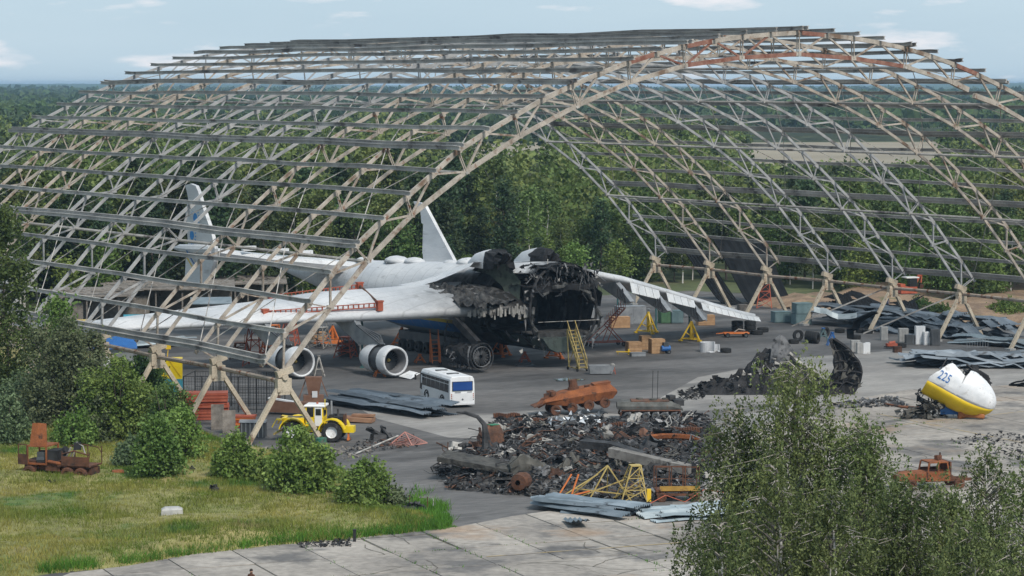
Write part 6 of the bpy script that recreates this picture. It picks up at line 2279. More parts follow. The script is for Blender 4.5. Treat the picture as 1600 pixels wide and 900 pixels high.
sheet_stack((528, 627), (690, 652), 4.2, 26, m_sheet, 'dark blue-grey corrugated sheet in the long stack left of the bus', 'sheets stacked left of the bus', .95, 1, .07, .14)
sheet_stack((838, 792), (998, 808), 3.6, 22, m_sheetmid, 'blue-grey corrugated sheet in the stack at the front of the heap', 'sheets stacked in front of the heap', .75, 2, .16, .07)
o = sheet_bm(3.2, 1.3, .05, 3, 4).build('roof_sheet', m_sheetmid, None, False, at(900, 812, .45), 1.75)
o.rotation_euler = (0, .12, 1.75)
tag(o, 'single light corrugated sheet sticking out toward us from the stack', 'roof sheet')
sheet_stack((1008, 812), (1185, 800), 4.4, 18, m_sheetlight, 'pale corrugated sheet in the flat stack behind the left birch', 'pale sheets behind the birches', .45, 3, .04, .06)
sheet_stack((1300, 502), (1560, 532), 9.0, 46, m_sheet, 'bent grey roof sheet in the long drift below the far hangar legs', 'sheets drifted below the far legs', 1.7, 4, .22, .7, 1.5, (.3, .6))
sheet_stack((1310, 498), (1440, 512), 6.0, 10, m_sheetdark, 'black bent roof panel in the drift below the far legs', 'black panels below the far legs', 2.4, 5, .35, .9, 2.2, (.4, .7))
sheet_stack((1400, 572), (1640, 572), 5.5, 34, m_sheet, 'dark grey roof sheet in the pile behind the severed nose', 'sheets piled behind the severed nose', 1.1, 6, .12, .45, 1.3, (.35, .75))
sheet_stack((1490, 535), (1640, 545), 4.0, 10, m_sheetlight, 'pale roof sheet in the pile at the right edge', 'pale sheets at the right edge', .6, 7, .1, .3, 1.2, (.5, .9))
sheet_stack((1575, 603), (1640, 606), 1.5, 6, m_sheetdark, 'short dark roof sheet at the right edge by the nose', 'short dark sheets at the right edge', .5, 8, .2, .3, .9)
sheet_stack((170, 545), (305, 538), 4.0, 10, m_sheetlight, 'pale corrugated sheet lying behind the blue hut', 'sheets behind the hut', .6, 9, .1, .15)
o = sheet_bm(4.4, 1.5, .5, 31, 5).build('roof_sheet', m_sheetdark, None, False, at(1345, 505, 2.6), .1)
o.rotation_euler = (.2, .75, 2.6)
tag(o, 'black roof sheet standing up steeply out of the drift', 'roof sheet')
o = sheet_bm(5.2, 1.4, .3, 33, 5).build('roof_sheet', m_sheetlight, None, False, at(1305, 490, 2.2), .1)
o.rotation_euler = (.3, .1, -.1)
tag(o, 'light ribbed roof sheet at the top left of the drift', 'roof sheet')
# big black roof panels slid down against the far legs
for k, (x0, lb) in enumerate(((1052, 'black curved roof panel slid down inside the far side, left strip'), (1112, 'wide black curved roof panel slid down inside the far side'))):
    rings = []
    W_ = (34, 78)[k]
    for t in [q / 10 for q in range(11)]:
        px = x0 + (92 - 22 * k) * t ** .85
        py = 372 + 118 * (1 - (1 - t) ** 1.35)
        row = []
        for q in range(13):
            p = atY(px + W_ * q / 12 * (1 - .12 * t), py + 2 * q / 12, 362 - 8 * t)
            row.append(V((p.x, p.y + (.12 if q % 2 else 0), max(.1, p.z))))
        rings.append(row)
    o = MB().loft(rings, 0, False, False).build('roof_panel', m_sheetdark)
    mdo = o.modifiers.new('solid', 'SOLIDIFY'); mdo.thickness = .15
    tag(o, lb, 'roof panel')

# ------------------------------------------------------------------ equipment under the plane
def tripod(px, py, h, w_, m, label, rz=0, group=None):
    q = at(px, py)
    t = thing('tripod_jack', label, 'jack', (q.x, q.y, .02), rz, group)
    for k in range(3):
        a = 2 * math.pi * k / 3 + .5
        f = V((math.cos(a) * w_, math.sin(a) * w_, .1))
        MB().bar(f, (0, 0, h * .92), .16).bar(f * .55 + V((0, 0, h * .4)), V((0, 0, h * .25)), .09).box(f, (.4, .4, .16)).build('leg', m, t)
    MB().tube((0, 0, .25), (0, 0, h * .95), .2, .17, 9).build('cylinder', m, t)
    MB().tube((0, 0, h * .9), (0, 0, h * 1.05), .09, n=8).box((0, 0, h * 1.06), (.4, .4, .08)).build('ram', m_steel, t)
    bm = MB()
    P = [V((math.cos(2 * math.pi * k / 3 + .5) * w_, math.sin(2 * math.pi * k / 3 + .5) * w_, .3)) for k in range(3)]
    for k in range(3):
        bm.bar(P[k], P[(k + 1) % 3], .1)
    bm.build('base_ring', m, t)
    return t


tripod(1013, 521, 2.75, 1.5, m_yellow, 'tall yellow tripod jack under the far wing by the wooden crates', .3)
tripod(1080, 533, 2.45, 1.3, m_yellow, 'yellow tripod jack under the outer far wing pylon', .8)
tripod(783, 557, 2.4, 1.3, m_orange, 'orange tripod jack under the nose end of the fuselage, left one', .2)
tripod(869, 560, 2.0, 1.1, m_orange, 'orange tripod jack under the broken cargo floor', .6)
tripod(628, 540, 2.2, 1.2, m_orange, 'orange tripod jack between the burnt engine and the white engine', .1)
tripod(520, 533, 1.9, 1.0, m_orange, 'orange tripod jack far back under the near wing', .9)
for px, py, h, mm_, lb in ((593, 589, 1.25, m_orange, 'small orange A-frame stand at the second engine intake'), (498, 588, 2.1, m_palejunk, 'pale A-frame ladder stand right of the outer engine'), (656, 567, 0.9, m_orange, 'small orange stand behind the second engine'), (820, 566, 1.1, m_redbeam, 'little red triangular stand on a pallet under the fuselage')):
    q = at(px, py)
    t = thing('frame_stand', lb, 'stand', (q.x, q.y, .02), .3)
    for y in (-.3, .3):
        MB().bar((-.55, y * 1.3, 0), (0, y * .4, h), .1).bar((.55, y * 1.3, 0), (0, y * .4, h), .1).bar((-.35, y, h * .35), (.35, y, h * .35), .08).build('side_frame', mm_, t)
    MB().box((0, 0, h), (.3, .45, .08)).build('cap', mm_, t)
q = at(820, 572)
o = MB().box((0, 0, .1), (1.9, 1.3, .2)).box((0, .3, .25), (1.5, .5, .12)).build('pallet', m_dkgrey, None, False, q, .2)
tag(o, 'dark pallet on the asphalt below the broken fuselage', 'pallet')


def stairs(px, py, rz, n, run, rise, m, label):
    q = at(px, py)
    t = thing('mobile_stairs', label, 'stairs', (q.x, q.y, .02), rz)
    L_, H_ = run * n, rise * n
    for s in (-1, 1):
        bm = MB().bar((s * .45, 0, .3), (s * .45, L_, H_ + .2), .1, .2)
        bm.bar((s * .45, 0, 1.3), (s * .45, L_, H_ + 1.15), .07)
        for k in range(0, n + 1, 2):
            bm.bar((s * .45, k * run, k * rise + .25), (s * .45, k * run, k * rise + 1.25), .06)
        bm.bar((s * .45, L_, H_ + .2), (s * .5, L_ * .8, .25), .1).bar((s * .45, .1, .3), (s * .5, L_ * .9, .3), .1).bar((s * .45, L_ * .5, H_ * .5), (s * .5, L_ * .85, .3), .07)
        bm.build('side_rail', m, t)
        for y in (.2, L_ * .85):
            MB().lathe([(.02, -.06), (.18, -.06), (.18, .06), (.02, .06)], 10, M.Translation((s * .55, y, .18))).build('castor', m_black, t)
    for k in range(n):
        MB().box((0, (k + .5) * run, (k + 1) * rise + .1), (.88, run * .8, .05)).build('tread', m, t)
    return t


stairs(911, 581, .42, 11, .27, .36, m_dullyel, 'tall yellow mobile stairs leading to the broken fuselage floor')
stairs(682, 571, .3, 6, .16, .42, m_orange, 'orange step ladder behind the bus under the wing')
# red lattice access stand right of the fuselage
q = at(945, 541)
t = thing('access_stand', 'rusty red lattice access stand on wheels right of the fuselage', 'stand', (q.x, q.y, .02), .35)
bm = MB()
for s in (-.7, .7):
    bm.bar((-2.2, s, .5), (2.2, s, .5), .1).bar((-2.0, s, .5), (.2, s, 2.4), .08).bar((2.0, s, .5), (.2, s, 2.4), .08).bar((.2, s, 2.4), (2.2, s, 4.3), .1).bar((0, s, .5), (1.2, s, 3.3), .07)
for k in range(9):
    bm.bar((.3 + k * .24, -.7, 2.5 + k * .23), (.3 + k * .24, .7, 2.5 + k * .23), .09)
    bm.bar((.3 + k * .24, -.7, 2.5 + k * .23), (.3 + k * .24, -.7, 3.3 + k * .23), .05).bar((.3 + k * .24, .7, 2.5 + k * .23), (.3 + k * .24, .7, 3.3 + k * .23), .05)
bm.build('lattice_frame', m_redbeam, t)
for x in (-2.0, 2.0):
    for s in (-.8, .8):
        wheel('', t, (x, s, .25), .25, .14, 0, m_dkgrey, 'castor')
# orange and red clutter of work stands below the near wing
for k, (px, py, h, mm_, lb) in enumerate(((398, 573, 4.2, m_redbeam, 'tall red work stand left of the outer engine'), (425, 560, 3.6, m_orange, 'orange work stand behind the outer engine'), (452, 541, 2.6, m_redbeam, 'red lattice work stand between the engines'),
                                          (540, 560, 2.3, m_redbeam, 'red lattice work stand behind the second engine'), (375, 562, 1.8, m_dkrust, 'low rusty lattice stand at the left of the work stands'), (500, 545, 2.4, m_palejunk, 'pale grey lattice work stand in the middle distance'),
                                          (706, 560, 5.2, m_dkgrey, 'tall dark grey scaffold supporting the near wing root'), (1194, 482, 3.4, m_redbeam, 'red lattice trestle beyond the far wing tip'))):
    q = at(px, py)
    t = thing('work_stand', lb, 'work stand', (q.x, q.y, .02), rnd.uniform(-.5, .5))
    truss_tower(MB(), (0, 0, .1), (.1, 0, h), 1.0, .55, 3, .1).build('lattice', mm_, t)
    MB().box((.1, 0, h + .04), (1.3, 1.3, .08)).build('platform', mm_, t)
    MB().bar((.6, -.5, h), (.6, -.5, h + .9), .05).bar((.6, .5, h), (.6, .5, h + .9), .05).bar((.6, -.5, h + .9), (.6, .5, h + .9), .05).build('hand_rail', mm_, t)
for px, pyb, pyt, u in ((566, 575, 420, 0), (418, 565, 500, 0), (965, 500, 448, 0), (1025, 515, 465, 0), (1077, 530, 478, 0)):
    q = at(px, pyb)
    h = (pyb - pyt) / (FPX / q.y) if px != 566 else 5.2
    o = MB().tube((0, 0, 0), (0, 0, min(h, 5.4)), .11, n=8).box((0, 0, .06), (.5, .5, .12)).build('support_post', mat('teal_post', (.03, .09, .09), (.05, .13, .13), 1, .6) if px == 566 else bpy.data.materials['teal_post'], None, False, (q.x, q.y, .02))
    tag(o, {566: 'dark teal support post under the wing at the second engine', 418: 'dark teal support post behind the outer engine', 965: 'dark teal post under the inner far wing', 1025: 'dark teal post at the tall yellow jack', 1077: 'dark teal post at the outer yellow jack'}[px], 'post')


def crate(px, py, dims, m, label, rz=0.0, z=0.0, name='wooden_crate', slats=True, group=None):
    q = at(px, py)
    t = thing(name, label, 'crate', (q.x, q.y, .02 + z), rz, group)
    x, y, h = dims
    MB().box((0, 0, h / 2), (x, y, h)).build('body', m, t)
    if slats:
        for k in range(4):
            for s in (-1, 1):
                MB().box((0, s * (y / 2 + .02), h * (k + .5) / 4), (x * .99, .04, h / 4 * .86)).build('plank', m, t)
        for sx in (-1, 1):
            for k in range(4):
                MB().box((sx * (x / 2 + .02), 0, h * (k + .5) / 4), (.04, y * .98, h / 4 * .86)).build('plank', m, t)
    MB().box((0, 0, h + .03), (x * 1.03, y * 1.03, .06)).build('lid', m, t)
    return t


m_palecrate = mat('pale_crate_wood', (.42, .24, .12), (.5, .31, .17), 2, .85, 0, .15, 9, rv=.1)
crate(990, 551, (1.5, 1.3, 1.15), m_wood, 'left wooden crate of the three by the yellow jack', .25)
crate(1008, 546, (1.1, 1.2, 1.5), m_wood, 'middle wooden crate of the three, standing a little back', .25)
crate(1026, 552, (1.5, 1.3, 1.55), m_wood, 'right and tallest wooden crate of the three by the yellow jack', .25)
crate(968, 512, (2.3, 1.3, 1.3), m_palecrate, 'pale orange plywood crate under the inner far wing', .2)
crate(1102, 508, (2.1, 1.2, 1.2), m_palecrate, 'pale orange plywood crate under the outer far wing', .2)
crate(498, 537, (1.4, 1.2, 1.3), m_palecrate, 'plywood crate behind the outer engine on an orange trolley', .3)
q = at(1000, 556)
tag(MB().box((0, 0, .2), (1.6, 1.0, .35)).box((0, 0, .4), (1.7, 1.1, .05)).build('metal_box', m_steel, None, False, (q.x - .3, q.y - .6, .02), .2), 'low grey metal box in front of the three wooden crates', 'box')
q = at(974, 554)
tag(MB().box((0, 0, .3), (1.6, .5, .08)).bar((.6, 0, 0), (.6, 0, .6), .18).bar((-.6, 0, 0), (-.6, 0, .3), .1).build('trestle_plank', m_yellow, None, False, (q.x, q.y, .02), -.1), 'low yellow trestle plank left of the wooden crates', 'trestle')
q = at(1040, 553)
t = thing('compressor', 'small dark blue compressor on wheels beside the right wooden crate', 'compressor', (q.x, q.y, .02), .3)
MB().tube((-.5, 0, .6), (.5, 0, .6), .33, n=10).build('tank', m_blue, t)
MB().box((0, 0, 1.05), (.6, .5, .45)).build('motor', m_dkgrey, t)
for s in (-1, 1):
    wheel('', t, (.3, s * .35, .22), .22, .1, 0, m_dkgrey)
# metal containers and cabinets beyond the far wing
m_greenbox = mat('faded_green', (.06, .14, .07), (.10, .19, .10), 1, .7)
for px, py, dx, dy, h, mm_, nm, lb in ((985, 507, 3.6, 1.6, 2.2, m_steel, 'metal_container', 'long grey metal container behind the far wing'), (1040, 505, 1.6, 1.4, 1.5, m_greenbox, 'metal_cabinet', 'faded green metal cabinet behind the far wing'), (1056, 505, 1.5, 1.4, 1.5, m_tealbox, 'metal_cabinet', 'blue-grey metal cabinet right of the green one'),
                                      (1220, 504, 2.1, 1.6, 1.3, m_tealbox, 'storage_box', 'low teal storage box left of the stacked pair'), (1252, 507, 2.1, 1.8, 1.25, m_tealbox, 'storage_box', 'lower teal storage box of the stacked pair by the far leg'), (1160, 489, 1.2, 1.0, 1.0, m_oldwood, 'old_box', 'small weathered box tilted below the black roof panel'),
                                      (920, 503, 1.5, 1.4, 1.6, m_steel, 'metal_cabinet', 'grey cabinet just right of the fuselage'), (1080, 495, 2.4, 1.2, 1.3, m_steel, 'metal_container', 'pale grey metal container under the outer far wing')):
    q = at(px, py)
    t = thing(nm, lb, 'container', (q.x, q.y, .02), .25)
    MB().box((0, 0, h / 2 + .05), (dx, dy, h)).build('body', mm_, t)
    MB().box((0, 0, h + .08), (dx * 1.03, dy * 1.03, .07)).build('lid', mm_, t)
    MB().box((-dx / 4, -dy / 2 - .02, h / 2), (dx * .42, .04, h * .8)).box((dx / 4, -dy / 2 - .02, h / 2), (dx * .42, .04, h * .8)).build('door_panel', mm_, t)
q = at(1253, 507)
t = thing('storage_box', 'upper teal storage box of the stacked pair by the far leg', 'container', (q.x, q.y, 1.42), .25)
MB().box((0, 0, .62), (2.1, 1.8, 1.2)).build('body', m_tealbox, t)
MB().box((0, 0, 1.26), (2.16, 1.86, .07)).build('lid', m_tealbox, t)
for px, py, dx, h, mm_, lb in ((1345, 553, 1.0, 1.25, m_concblock, 'white concrete block, left of the pair on the pale concrete'), (1353, 553, .8, 1.25, m_whiteclean, 'white concrete block, right of the pair on the pale concrete'), (1336, 550, 1.0, 1.3, m_concblock, 'grey concrete block beside the white pair'), (1381, 532, .8, 1.6, m_concblock, 'grey upright block between the far legs'), (1411, 536, 1.1, 1.7, m_concblock, 'wide grey upright block between the far legs'),
                              (1437, 538, 1.1, 2.1, m_whiteclean, 'tall white slatted cabinet between the far legs'), (1447, 539, .6, 1.5, m_whiteclean, 'narrow white panel right of the white cabinet'), (1421, 538, 1.0, 1.1, m_dkgrey, 'dark grey machine left of the white cabinet'), (1461, 540, 1.0, 1.9, m_dkgrey, 'dark open metal rack at the far leg'), (1402, 551, .9, .7, m_rustjunk, 'small red and grey box on the asphalt')):
    q = at(px, py)
    t = thing('upright_block' if 'cabinet' not in lb and 'rack' not in lb else 'white_cabinet' if 'white' in lb else 'metal_rack', lb, 'block', (q.x, q.y, .02), .1)
    MB().box((0, 0, h / 2), (dx, .7, h)).build('body', mm_, t)
    for k in range(3):
        MB().box((dx * (k - 1) * .31, -.365, h / 2), (dx * .27, .04, h * .92)).build('panel', mm_, t)
q = at(1393, 545)
t = thing('red_engine_cart', 'small red engine unit on the asphalt between the far legs', 'engine', (q.x, q.y, .02), .2)
MB().box((0, 0, .45), (1.2, .7, .3)).tube((-.3, 0, .6), (.4, 0, .7), .2, n=8).build('engine', m_redbeam, t)
MB().bar((-.8, -.3, .2), (.8, -.3, .2), .1).bar((-.8, .3, .2), (.8, .3, .2), .1).build('skid', m_black, t)
# barrier grille
q = at(1530, 545)
t = thing('crowd_barrier', 'grey crowd barrier before the far leg at the right', 'barrier', (q.x, q.y, .02), .05)
bm = MB().bar((-1.4, 0, 1.15), (1.0, 0, 1.15), .05).bar((-1.4, 0, .2), (1.0, 0, .2), .05)
for k in range(9):
    bm.bar((-1.4 + k * .3, 0, .0 if k in (0, 8) else .2), (-1.4 + k * .3, 0, 1.15), .04)
bm.build('grille', m_steel, t)
# tyres
tyreP = None


def tyre(px, py, r, wd, label, group, flat=False, z=0, rz=0.0, n=1):
    global tyreP
    q = at(px, py)
    if tyreP is None:
        bm = MB().lathe([(.55, -.3), (.85, -.36), (1, -.25), (1, .25), (.85, .36), (.55, .3), (.5, 0), (.55, -.3)], 20)
        tyreP = bm.build('tyre', m_rubber)
        o = tyreP
    else:
        o = clone(tyreP)
    tag(o, label, 'tyre', group)
    o.scale = (wd, r, r)
    o.location = (q.x, q.y, (.36 * wd if flat else r) + .02 + z)
    o.rotation_euler = (0, math.pi / 2 if flat else 0, rz)
    return o


for k in range(5):
    tyre(1262 + k * 3.6, 535 + .6 * k, .68, .55, 'standing tyre in the row of tyres by the far legs', 'row of standing tyres', rz=-.5)
tyre(1247, 533, .66, .55, 'single standing tyre left of the tyre row', None, rz=-1.2)
tyre(1290, 527, .62, .5, 'standing tyre just behind the tyre row', None, rz=-.8)
for k, (px, py, n, lb) in enumerate(((1152, 522, 3, 'left stack of black tyres beyond the far wing tip'), (1172, 522, 3, 'right stack of black tyres beyond the far wing tip'), (1192, 519, 1, ''), (1183, 523, 1, ''))):
    for z in range(n):
        tyre(px, py, .7, .75, ('tyre lying in the ' + lb) if n > 1 else ('single tyre lying right of the tyre stacks' if k == 2 else 'single tyre lying in front of the tyre stacks'), ('tyres in the ' + lb) if n > 1 else None, True, z * .52)
for px, py, lb in ((1240, 537, 'tyre lying flat left of the tyre row'), (1337, 530, 'tyre lying flat under the far leg'), (1345, 520, 'tyre lying flat at the foot of the drift'), (1408, 543, 'upper tyre lying beside the white cabinet'), (1134, 551, 'black tyre lying by the white drum'), (1356, 521, 'tyre lying flat right of the drift foot'), (1312, 520, 'tyre lying flat behind the blue trestle')):
    tyre(px, py, .62, .7, lb, None, True)
for px, py, lb in ((1300, 540, 'small blue trestle right of the tyre row'), (1286, 533, 'small blue trestle behind the tyre row')):
    q = at(px, py)
    t = thing('blue_trestle', lb, 'trestle', (q.x, q.y, .02), .2)
    for s in (-.25, .25):
        MB().bar((-.6, s, 0), (0, s, 1.5), .1).bar((.6, s, 0), (0, s, 1.5), .1).bar((-.35, s, .6), (.35, s, .6), .08).build('side_frame', m_blue if px == 1300 else m_tealbox, t)
    MB().box((0, 0, 1.5), (.25, .7, .1)).build('cap', m_blue, t)
# white drum and debris, trolley, trough
q = at(1106, 550)
t = thing('engine_cowl_ring', 'broken white ring of an engine cowl on the asphalt', 'scrap', (q.x, q.y, .02), .4)
MB().loft([[V((.9 * math.cos(a), .9 * math.sin(a), z)) for a in [k * .3 for k in range(15)]] for z in (0, 1.1)], 0, False, False).build('ring', m_white, t).modifiers.new('solid', 'SOLIDIFY').thickness = .1
MB().loft([[V((1.2 + .5 * math.cos(a), .4 + .4 * math.sin(a), z)) for a in [k * .4 for k in range(12)]] for z in (0, .75)], 0, False, False).build('small_ring', m_white, t).modifiers.new('solid', 'SOLIDIFY').thickness = .08
MB().box((-.3, -1.2, .1), (.8, .6, .1), .4).box((1.2, -1.0, .12), (.9, .5, .1), -.2).build('fragment', m_white, t)
q = at(1150, 527)
t = thing('flat_trolley', 'low orange flat trolley with black wheels beyond the far wing tip', 'trolley', (q.x, q.y, .02), .1)
MB().box((0, 0, .5), (3.0, 1.2, .14)).bar((-1.5, 0, .5), (-2.4, -.1, .45), .1).build('deck', m_orange, t)
MB().path([V((-.2, 0, .6)), V((.3, 0, .95)), V((1.1, 0, .8))], .07, 5).build('hose', m_palejunk, t)
for x in (-1.1, 1.1):
    for s in (-.6, .6):
        wheel('', t, (x, s, .28), .28, .18, 0, m_dkgrey)
q = at(939, 585)
t = thing('metal_trough', 'pale grey metal trough standing on the asphalt right of the yellow stairs', 'trough', (q.x, q.y, .02), .1)
MB().loft([[V((-1.2, -.5, .1)), V((1.1, -.5, .1)), V((1.1, .5, .1)), V((-1.2, .5, .1))], [V((-1.3, -.6, .95)), V((1.3, -.6, .95)), V((1.3, .6, .95)), V((-1.3, .6, .95))]], 0, True, False).build('wall', m_steel, t)
MB().box((0, 0, .1), (2.2, .9, .06)).build('floor', m_steel, t)
q = at(957, 585)
t = thing('beacon_stand', 'white ball lamp on a small red stand beside the metal trough', 'lamp stand', (q.x, q.y, .02), 0)
MB().bar((-.25, 0, 0), (-.2, 0, .7), .07).bar((.3, 0, 0), (.2, 0, .7), .07).bar((-.25, 0, .35), (.28, 0, .35), .06).build('stand', m_redbeam, t)
MB().loft([[V((.28 * c * math.cos(a), .28 * c * math.sin(a), .9 + z)) for a in [k * math.pi / 5 for k in range(10)]] for c, z in ((.3, -.26), (.8, -.17), (1, 0), (.8, .17), (.3, .26))], 0).build('lamp', m_palejunk, t, True)
q = at(545, 557)
tag(MB().box((0, 0, .6), (2.2, 1.4, 1.2)).box((.2, 0, 1.5), (1.5, 1.0, .6)).build('dark_bin', m_dkgrey, None, False, (q.x, q.y, .02), .2), 'dark grey bin with rusty load left of the second engine', 'bin')
q = at(515, 541)
t = thing('orange_trolley', 'long orange trolley with a yellow end far back under the near wing', 'trolley', (q.x, q.y, .02), .1)
MB().box((0, 0, .45), (3.6, 1.0, .3)).bar((1.6, 0, .5), (2.9, 0, .4), .25).build('deck', m_orange, t)
for x in (-1.2, 1.2):
    for s in (-.5, .5):
        wheel('', t, (x, s, .25), .25, .16, 0, m_dkgrey)
# red lifting frame lying on the near wing
lf = thing('lifting_frame', 'rust red rectangular lifting beam frame lying on the near wing', 'lifting frame', HO, TH)
P = [V((21.4, 53.6, 7.3)), V((36.2, 45.9, 7.35)), V((42.6, 57.2, 8.65)), V((29.6, 60.4, 7.9))]
P = []
for (px, py, v) in ((414, 491, 50.8), (593, 478, 44.6), (562, 449, 54.0), (424, 466, 57.6)):
    # where the line of sight meets the plane v = const (the frame lies on the wing there)
    a = at(px, py, 0)
    o_ = V((0, 0, CAMH))
    r = a - o_
    t = ((HO - o_).dot(AX) + v) / r.dot(AX)
    w_ = o_ + r * t
    P.append(V(((w_ - HO).dot(PE), v, w_.z)))
for a, b in ((0, 1), (2, 3)):
    bm = MB()
    d = V((0, 0, .32))
    bm.bar(P[a] + d, P[b] + d, .22, .09).bar(P[a] - d * .3, P[b] - d * .3, .22, .09)
    for k in range(23):
        c = P[a].lerp(P[b], k / 22)
        bm.bar(c - d * .3, c + d, .1, .14)
    bm.build('perforated_beam', m_redbeam, lf)
for a, b in ((1, 2), (3, 0)):
    MB().tube(P[a] + V((0, 0, .15)), P[b] + V((0, 0, .15)), .16, n=7).build('cross_tube', m_dkrust if a == 1 else m_redbeam, lf)
for c in P:
    MB().box(c + V((0, 0, .0)), (.6, .5, 1.0)).box(c + V((0, 0, .5)), (.75, .6, .15)).build('corner_bracket', m_redbeam, lf)

# ------------------------------------------------------------------ left side: hut, yellow box, cage, panels, sheds
q = at(178, 592)
t = thing('site_hut', 'pale grey hut with a blue tarpaulin roof behind the left bushes', 'hut', (q.x, q.y, .02), .25)
MB().box((0, 0, 1.7), (3.8, 3.0, 3.4)).build('wall', m_steel, t)
MB().loft([[V((x, -1.8, 3.4)), V((x, 0, 4.3 + .2 * math.sin(x * 2))), V((x, 1.8, 3.4)), V((x, 1.85, 3.2)), V((x, 0, 4.1)), V((x, -1.85, 3.2))] for x in (-2.2, -.8, .8, 2.2)], 0).build('tarpaulin_roof', m_blue, t)
MB().box((-.6, -1.52, 1.4), (1.0, .06, 2.3)).build('door', m_white, t)
q = at(262, 612)
t = thing('yellow_container', 'yellow container with a turquoise lower half between the left hangar legs', 'container', (q.x, q.y, .02), .1)
MB().box((0, 0, 2.3), (2.9, 2.4, 1.9)).build('upper_half', m_yellowbr, t)
MB().box((0, 0, .7), (2.92, 2.42, 1.3)).build('lower_half', m_teal, t)
MB().bar((.2, -1.25, 3.2), (1.3, -1.25, 1.6), .04).bar((.2, -1.25, 3.2), (.0, 0, 3.3), .05).bar((.0, 0, 3.2), (.1, 0, 4.4), .08).box((.1, 0, 4.4), (.5, .3, .5)).build('lifting_hook', m_yellow, t)
q = at(318, 655)
t = thing('panel_stack', 'stack of rust red panels inside the wire cage', 'panels', (q.x, q.y, .02), .12)
for k in range(9):
    MB().box((rnd.uniform(-.1, .1), rnd.uniform(-.1, .1), .15 + k * .27), (4.4, 2.0, .22), rnd.uniform(-.02, .02)).build('panel', m_redbeam, t)
q = at(378, 668)
t = thing('panel_stack', 'lower stack of orange red panels beside the wire cage', 'panels', (q.x, q.y, .02), -.12)
for k in range(5):
    MB().box((rnd.uniform(-.2, .2), rnd.uniform(-.1, .1), .12 + k * .22), (2.6, 1.3, .17), rnd.uniform(-.05, .05)).build('panel', m_orange if k % 2 else m_redbeam, t)
q = at(366, 640)
t = thing('wire_cage', 'black wire mesh cage fence between the two front hangar legs', 'fence', (q.x, q.y, .02), -.12)
for y in (-2.2, 2.2):
    for k in range(6):
        x = -4.2 + k * 1.7
        MB().bar((x, y, 0), (x, y, 3.3), .08).build('post', m_black, t)
    for z in (.3, 1.8, 3.25):
        MB().bar((-4.2, y, z), (4.3, y, z), .05).build('rail', m_black, t)
    bm = MB()
    for k in range(34):
        bm.bar((-4.2 + k * .25, y, .2), (-4.2 + k * .25, y, 3.2), .02)
    for z in [.4 + .3 * k for k in range(10)]:
        bm.bar((-4.2, y, z), (4.3, y, z), .018)
    kind(bm.build('wire_mesh', m_black, t), 'stuff')
for x in (-4.2, 4.3):
    MB().bar((x, -2.2, 3.25), (x, 2.2, 3.25), .06).bar((x, -2.2, .3), (x, 2.2, .3), .05).build('rail', m_black, t)
MB().box((4.4, -1.2, 1.6), (.08, 1.6, 3.0)).build('board', m_rustjunk, t)
for px, py, h, lb in ((340, 672, 2.2, 'weathered board leaning on the cage, left one'), (358, 678, 2.0, 'weathered board leaning on the cage, right one')):
    q = at(px, py)
    o = MB().box((0, 0, h / 2), (1.1, .08, h), M.Rotation(-.15, 3, 'X')).build('leaning_board', m_oldwood, None, False, (q.x, q.y, .05), .1)
    tag(o, lb, 'board')
q = at(396, 683)
t = thing('grey_metal_box', 'grey ribbed metal box with a lid behind the front hangar leg', 'box', (q.x, q.y, .02), -.05)
MB().box((0, 0, .65), (2.1, 1.3, 1.3)).build('body', m_dkgrey, t)
MB().loft([[V((x, -.75, 1.3)), V((x, 0, 1.5)), V((x, .75, 1.3))] for x in (-1.15, 1.15)], 0).build('lid', m_steel, t)
for k in range(6):
    MB().box((-.9 + k * .36, -.68, .65), (.08, .06, 1.2)).build('rib', m_steel, t)
q = at(490, 632)
t = thing('brown_machine', 'brown tapered hopper on a frame behind the tractor', 'machine', (q.x, q.y, .02), .1)
MB().loft([[V((x * s, y * s, z)) for x, y in ((-.8, -.5), (.8, -.5), (.8, .5), (-.8, .5))] for z, s in ((.9, .6), (2.6, 1.0))], 0).build('hopper', mat('brown_paint', (.16, .08, .05), (.22, .12, .08), 1, .8), t)
MB().box((0, 0, .5), (1.9, 1.0, .8)).bar((-1.5, 0, .2), (-.7, 0, 2.4), .1).bar((1.5, 0, .2), (.7, 0, 2.4), .1).build('base', bpy.data.materials['brown_paint'], t)
MB().box((.1, -.52, 1.0), (.5, .05, .6)).build('plate', m_white, t)
q = at(455, 648)
t = thing('brown_body_panel', 'long brown box girder with white strips left of the tractor', 'girder', (q.x, q.y, .02), -.3)
MB().box((0, 0, .7), (4.4, 1.0, 1.0)).build('girder', bpy.data.materials['brown_paint'], t)
MB().box((-.6, -.2, 1.3), (3.0, .5, .12), M.Rotation(.12, 3, 'Y')).build('white_strip', m_whiteclean, t)
q = at(553, 660)
o = MB().box((0, 0, .3), (3.6, 1.4, .35), M.Rotation(.04, 3, 'Y')).box((.8, .3, .6), (2, .8, .2)).build('plank_pile', mat('brown_planks', (.2, .1, .06), (.3, .17, .1), 1, .85), None, False, (q.x, q.y, .02), -.2)
tag(o, 'low brown plank pile behind the tractor front', 'planks')
q = at(440, 735)
q = at(525, 708)
o = MB().lathe([(.02, -.6), (.45, -.6), (.47, 0), (.45, .6), (.02, .6)], 12, M.Rotation(math.pi / 2, 4, 'Y')).build('green_barrel', mat('barrel_green', (.02, .11, .07), (.06, .16, .11), 2, .6, 0, 0, None, (RUST, .56, 2)), None, False, (q.x - 1.2, q.y, .65))
tag(o, 'green and rusty barrel standing in front of the tractor', 'barrel')
q = at(638, 695)
t = thing('wire_basket', 'bent reddish wire frame lying on the asphalt right of the tractor', 'scrap', (q.x, q.y, .02), .2)
bm = MB()
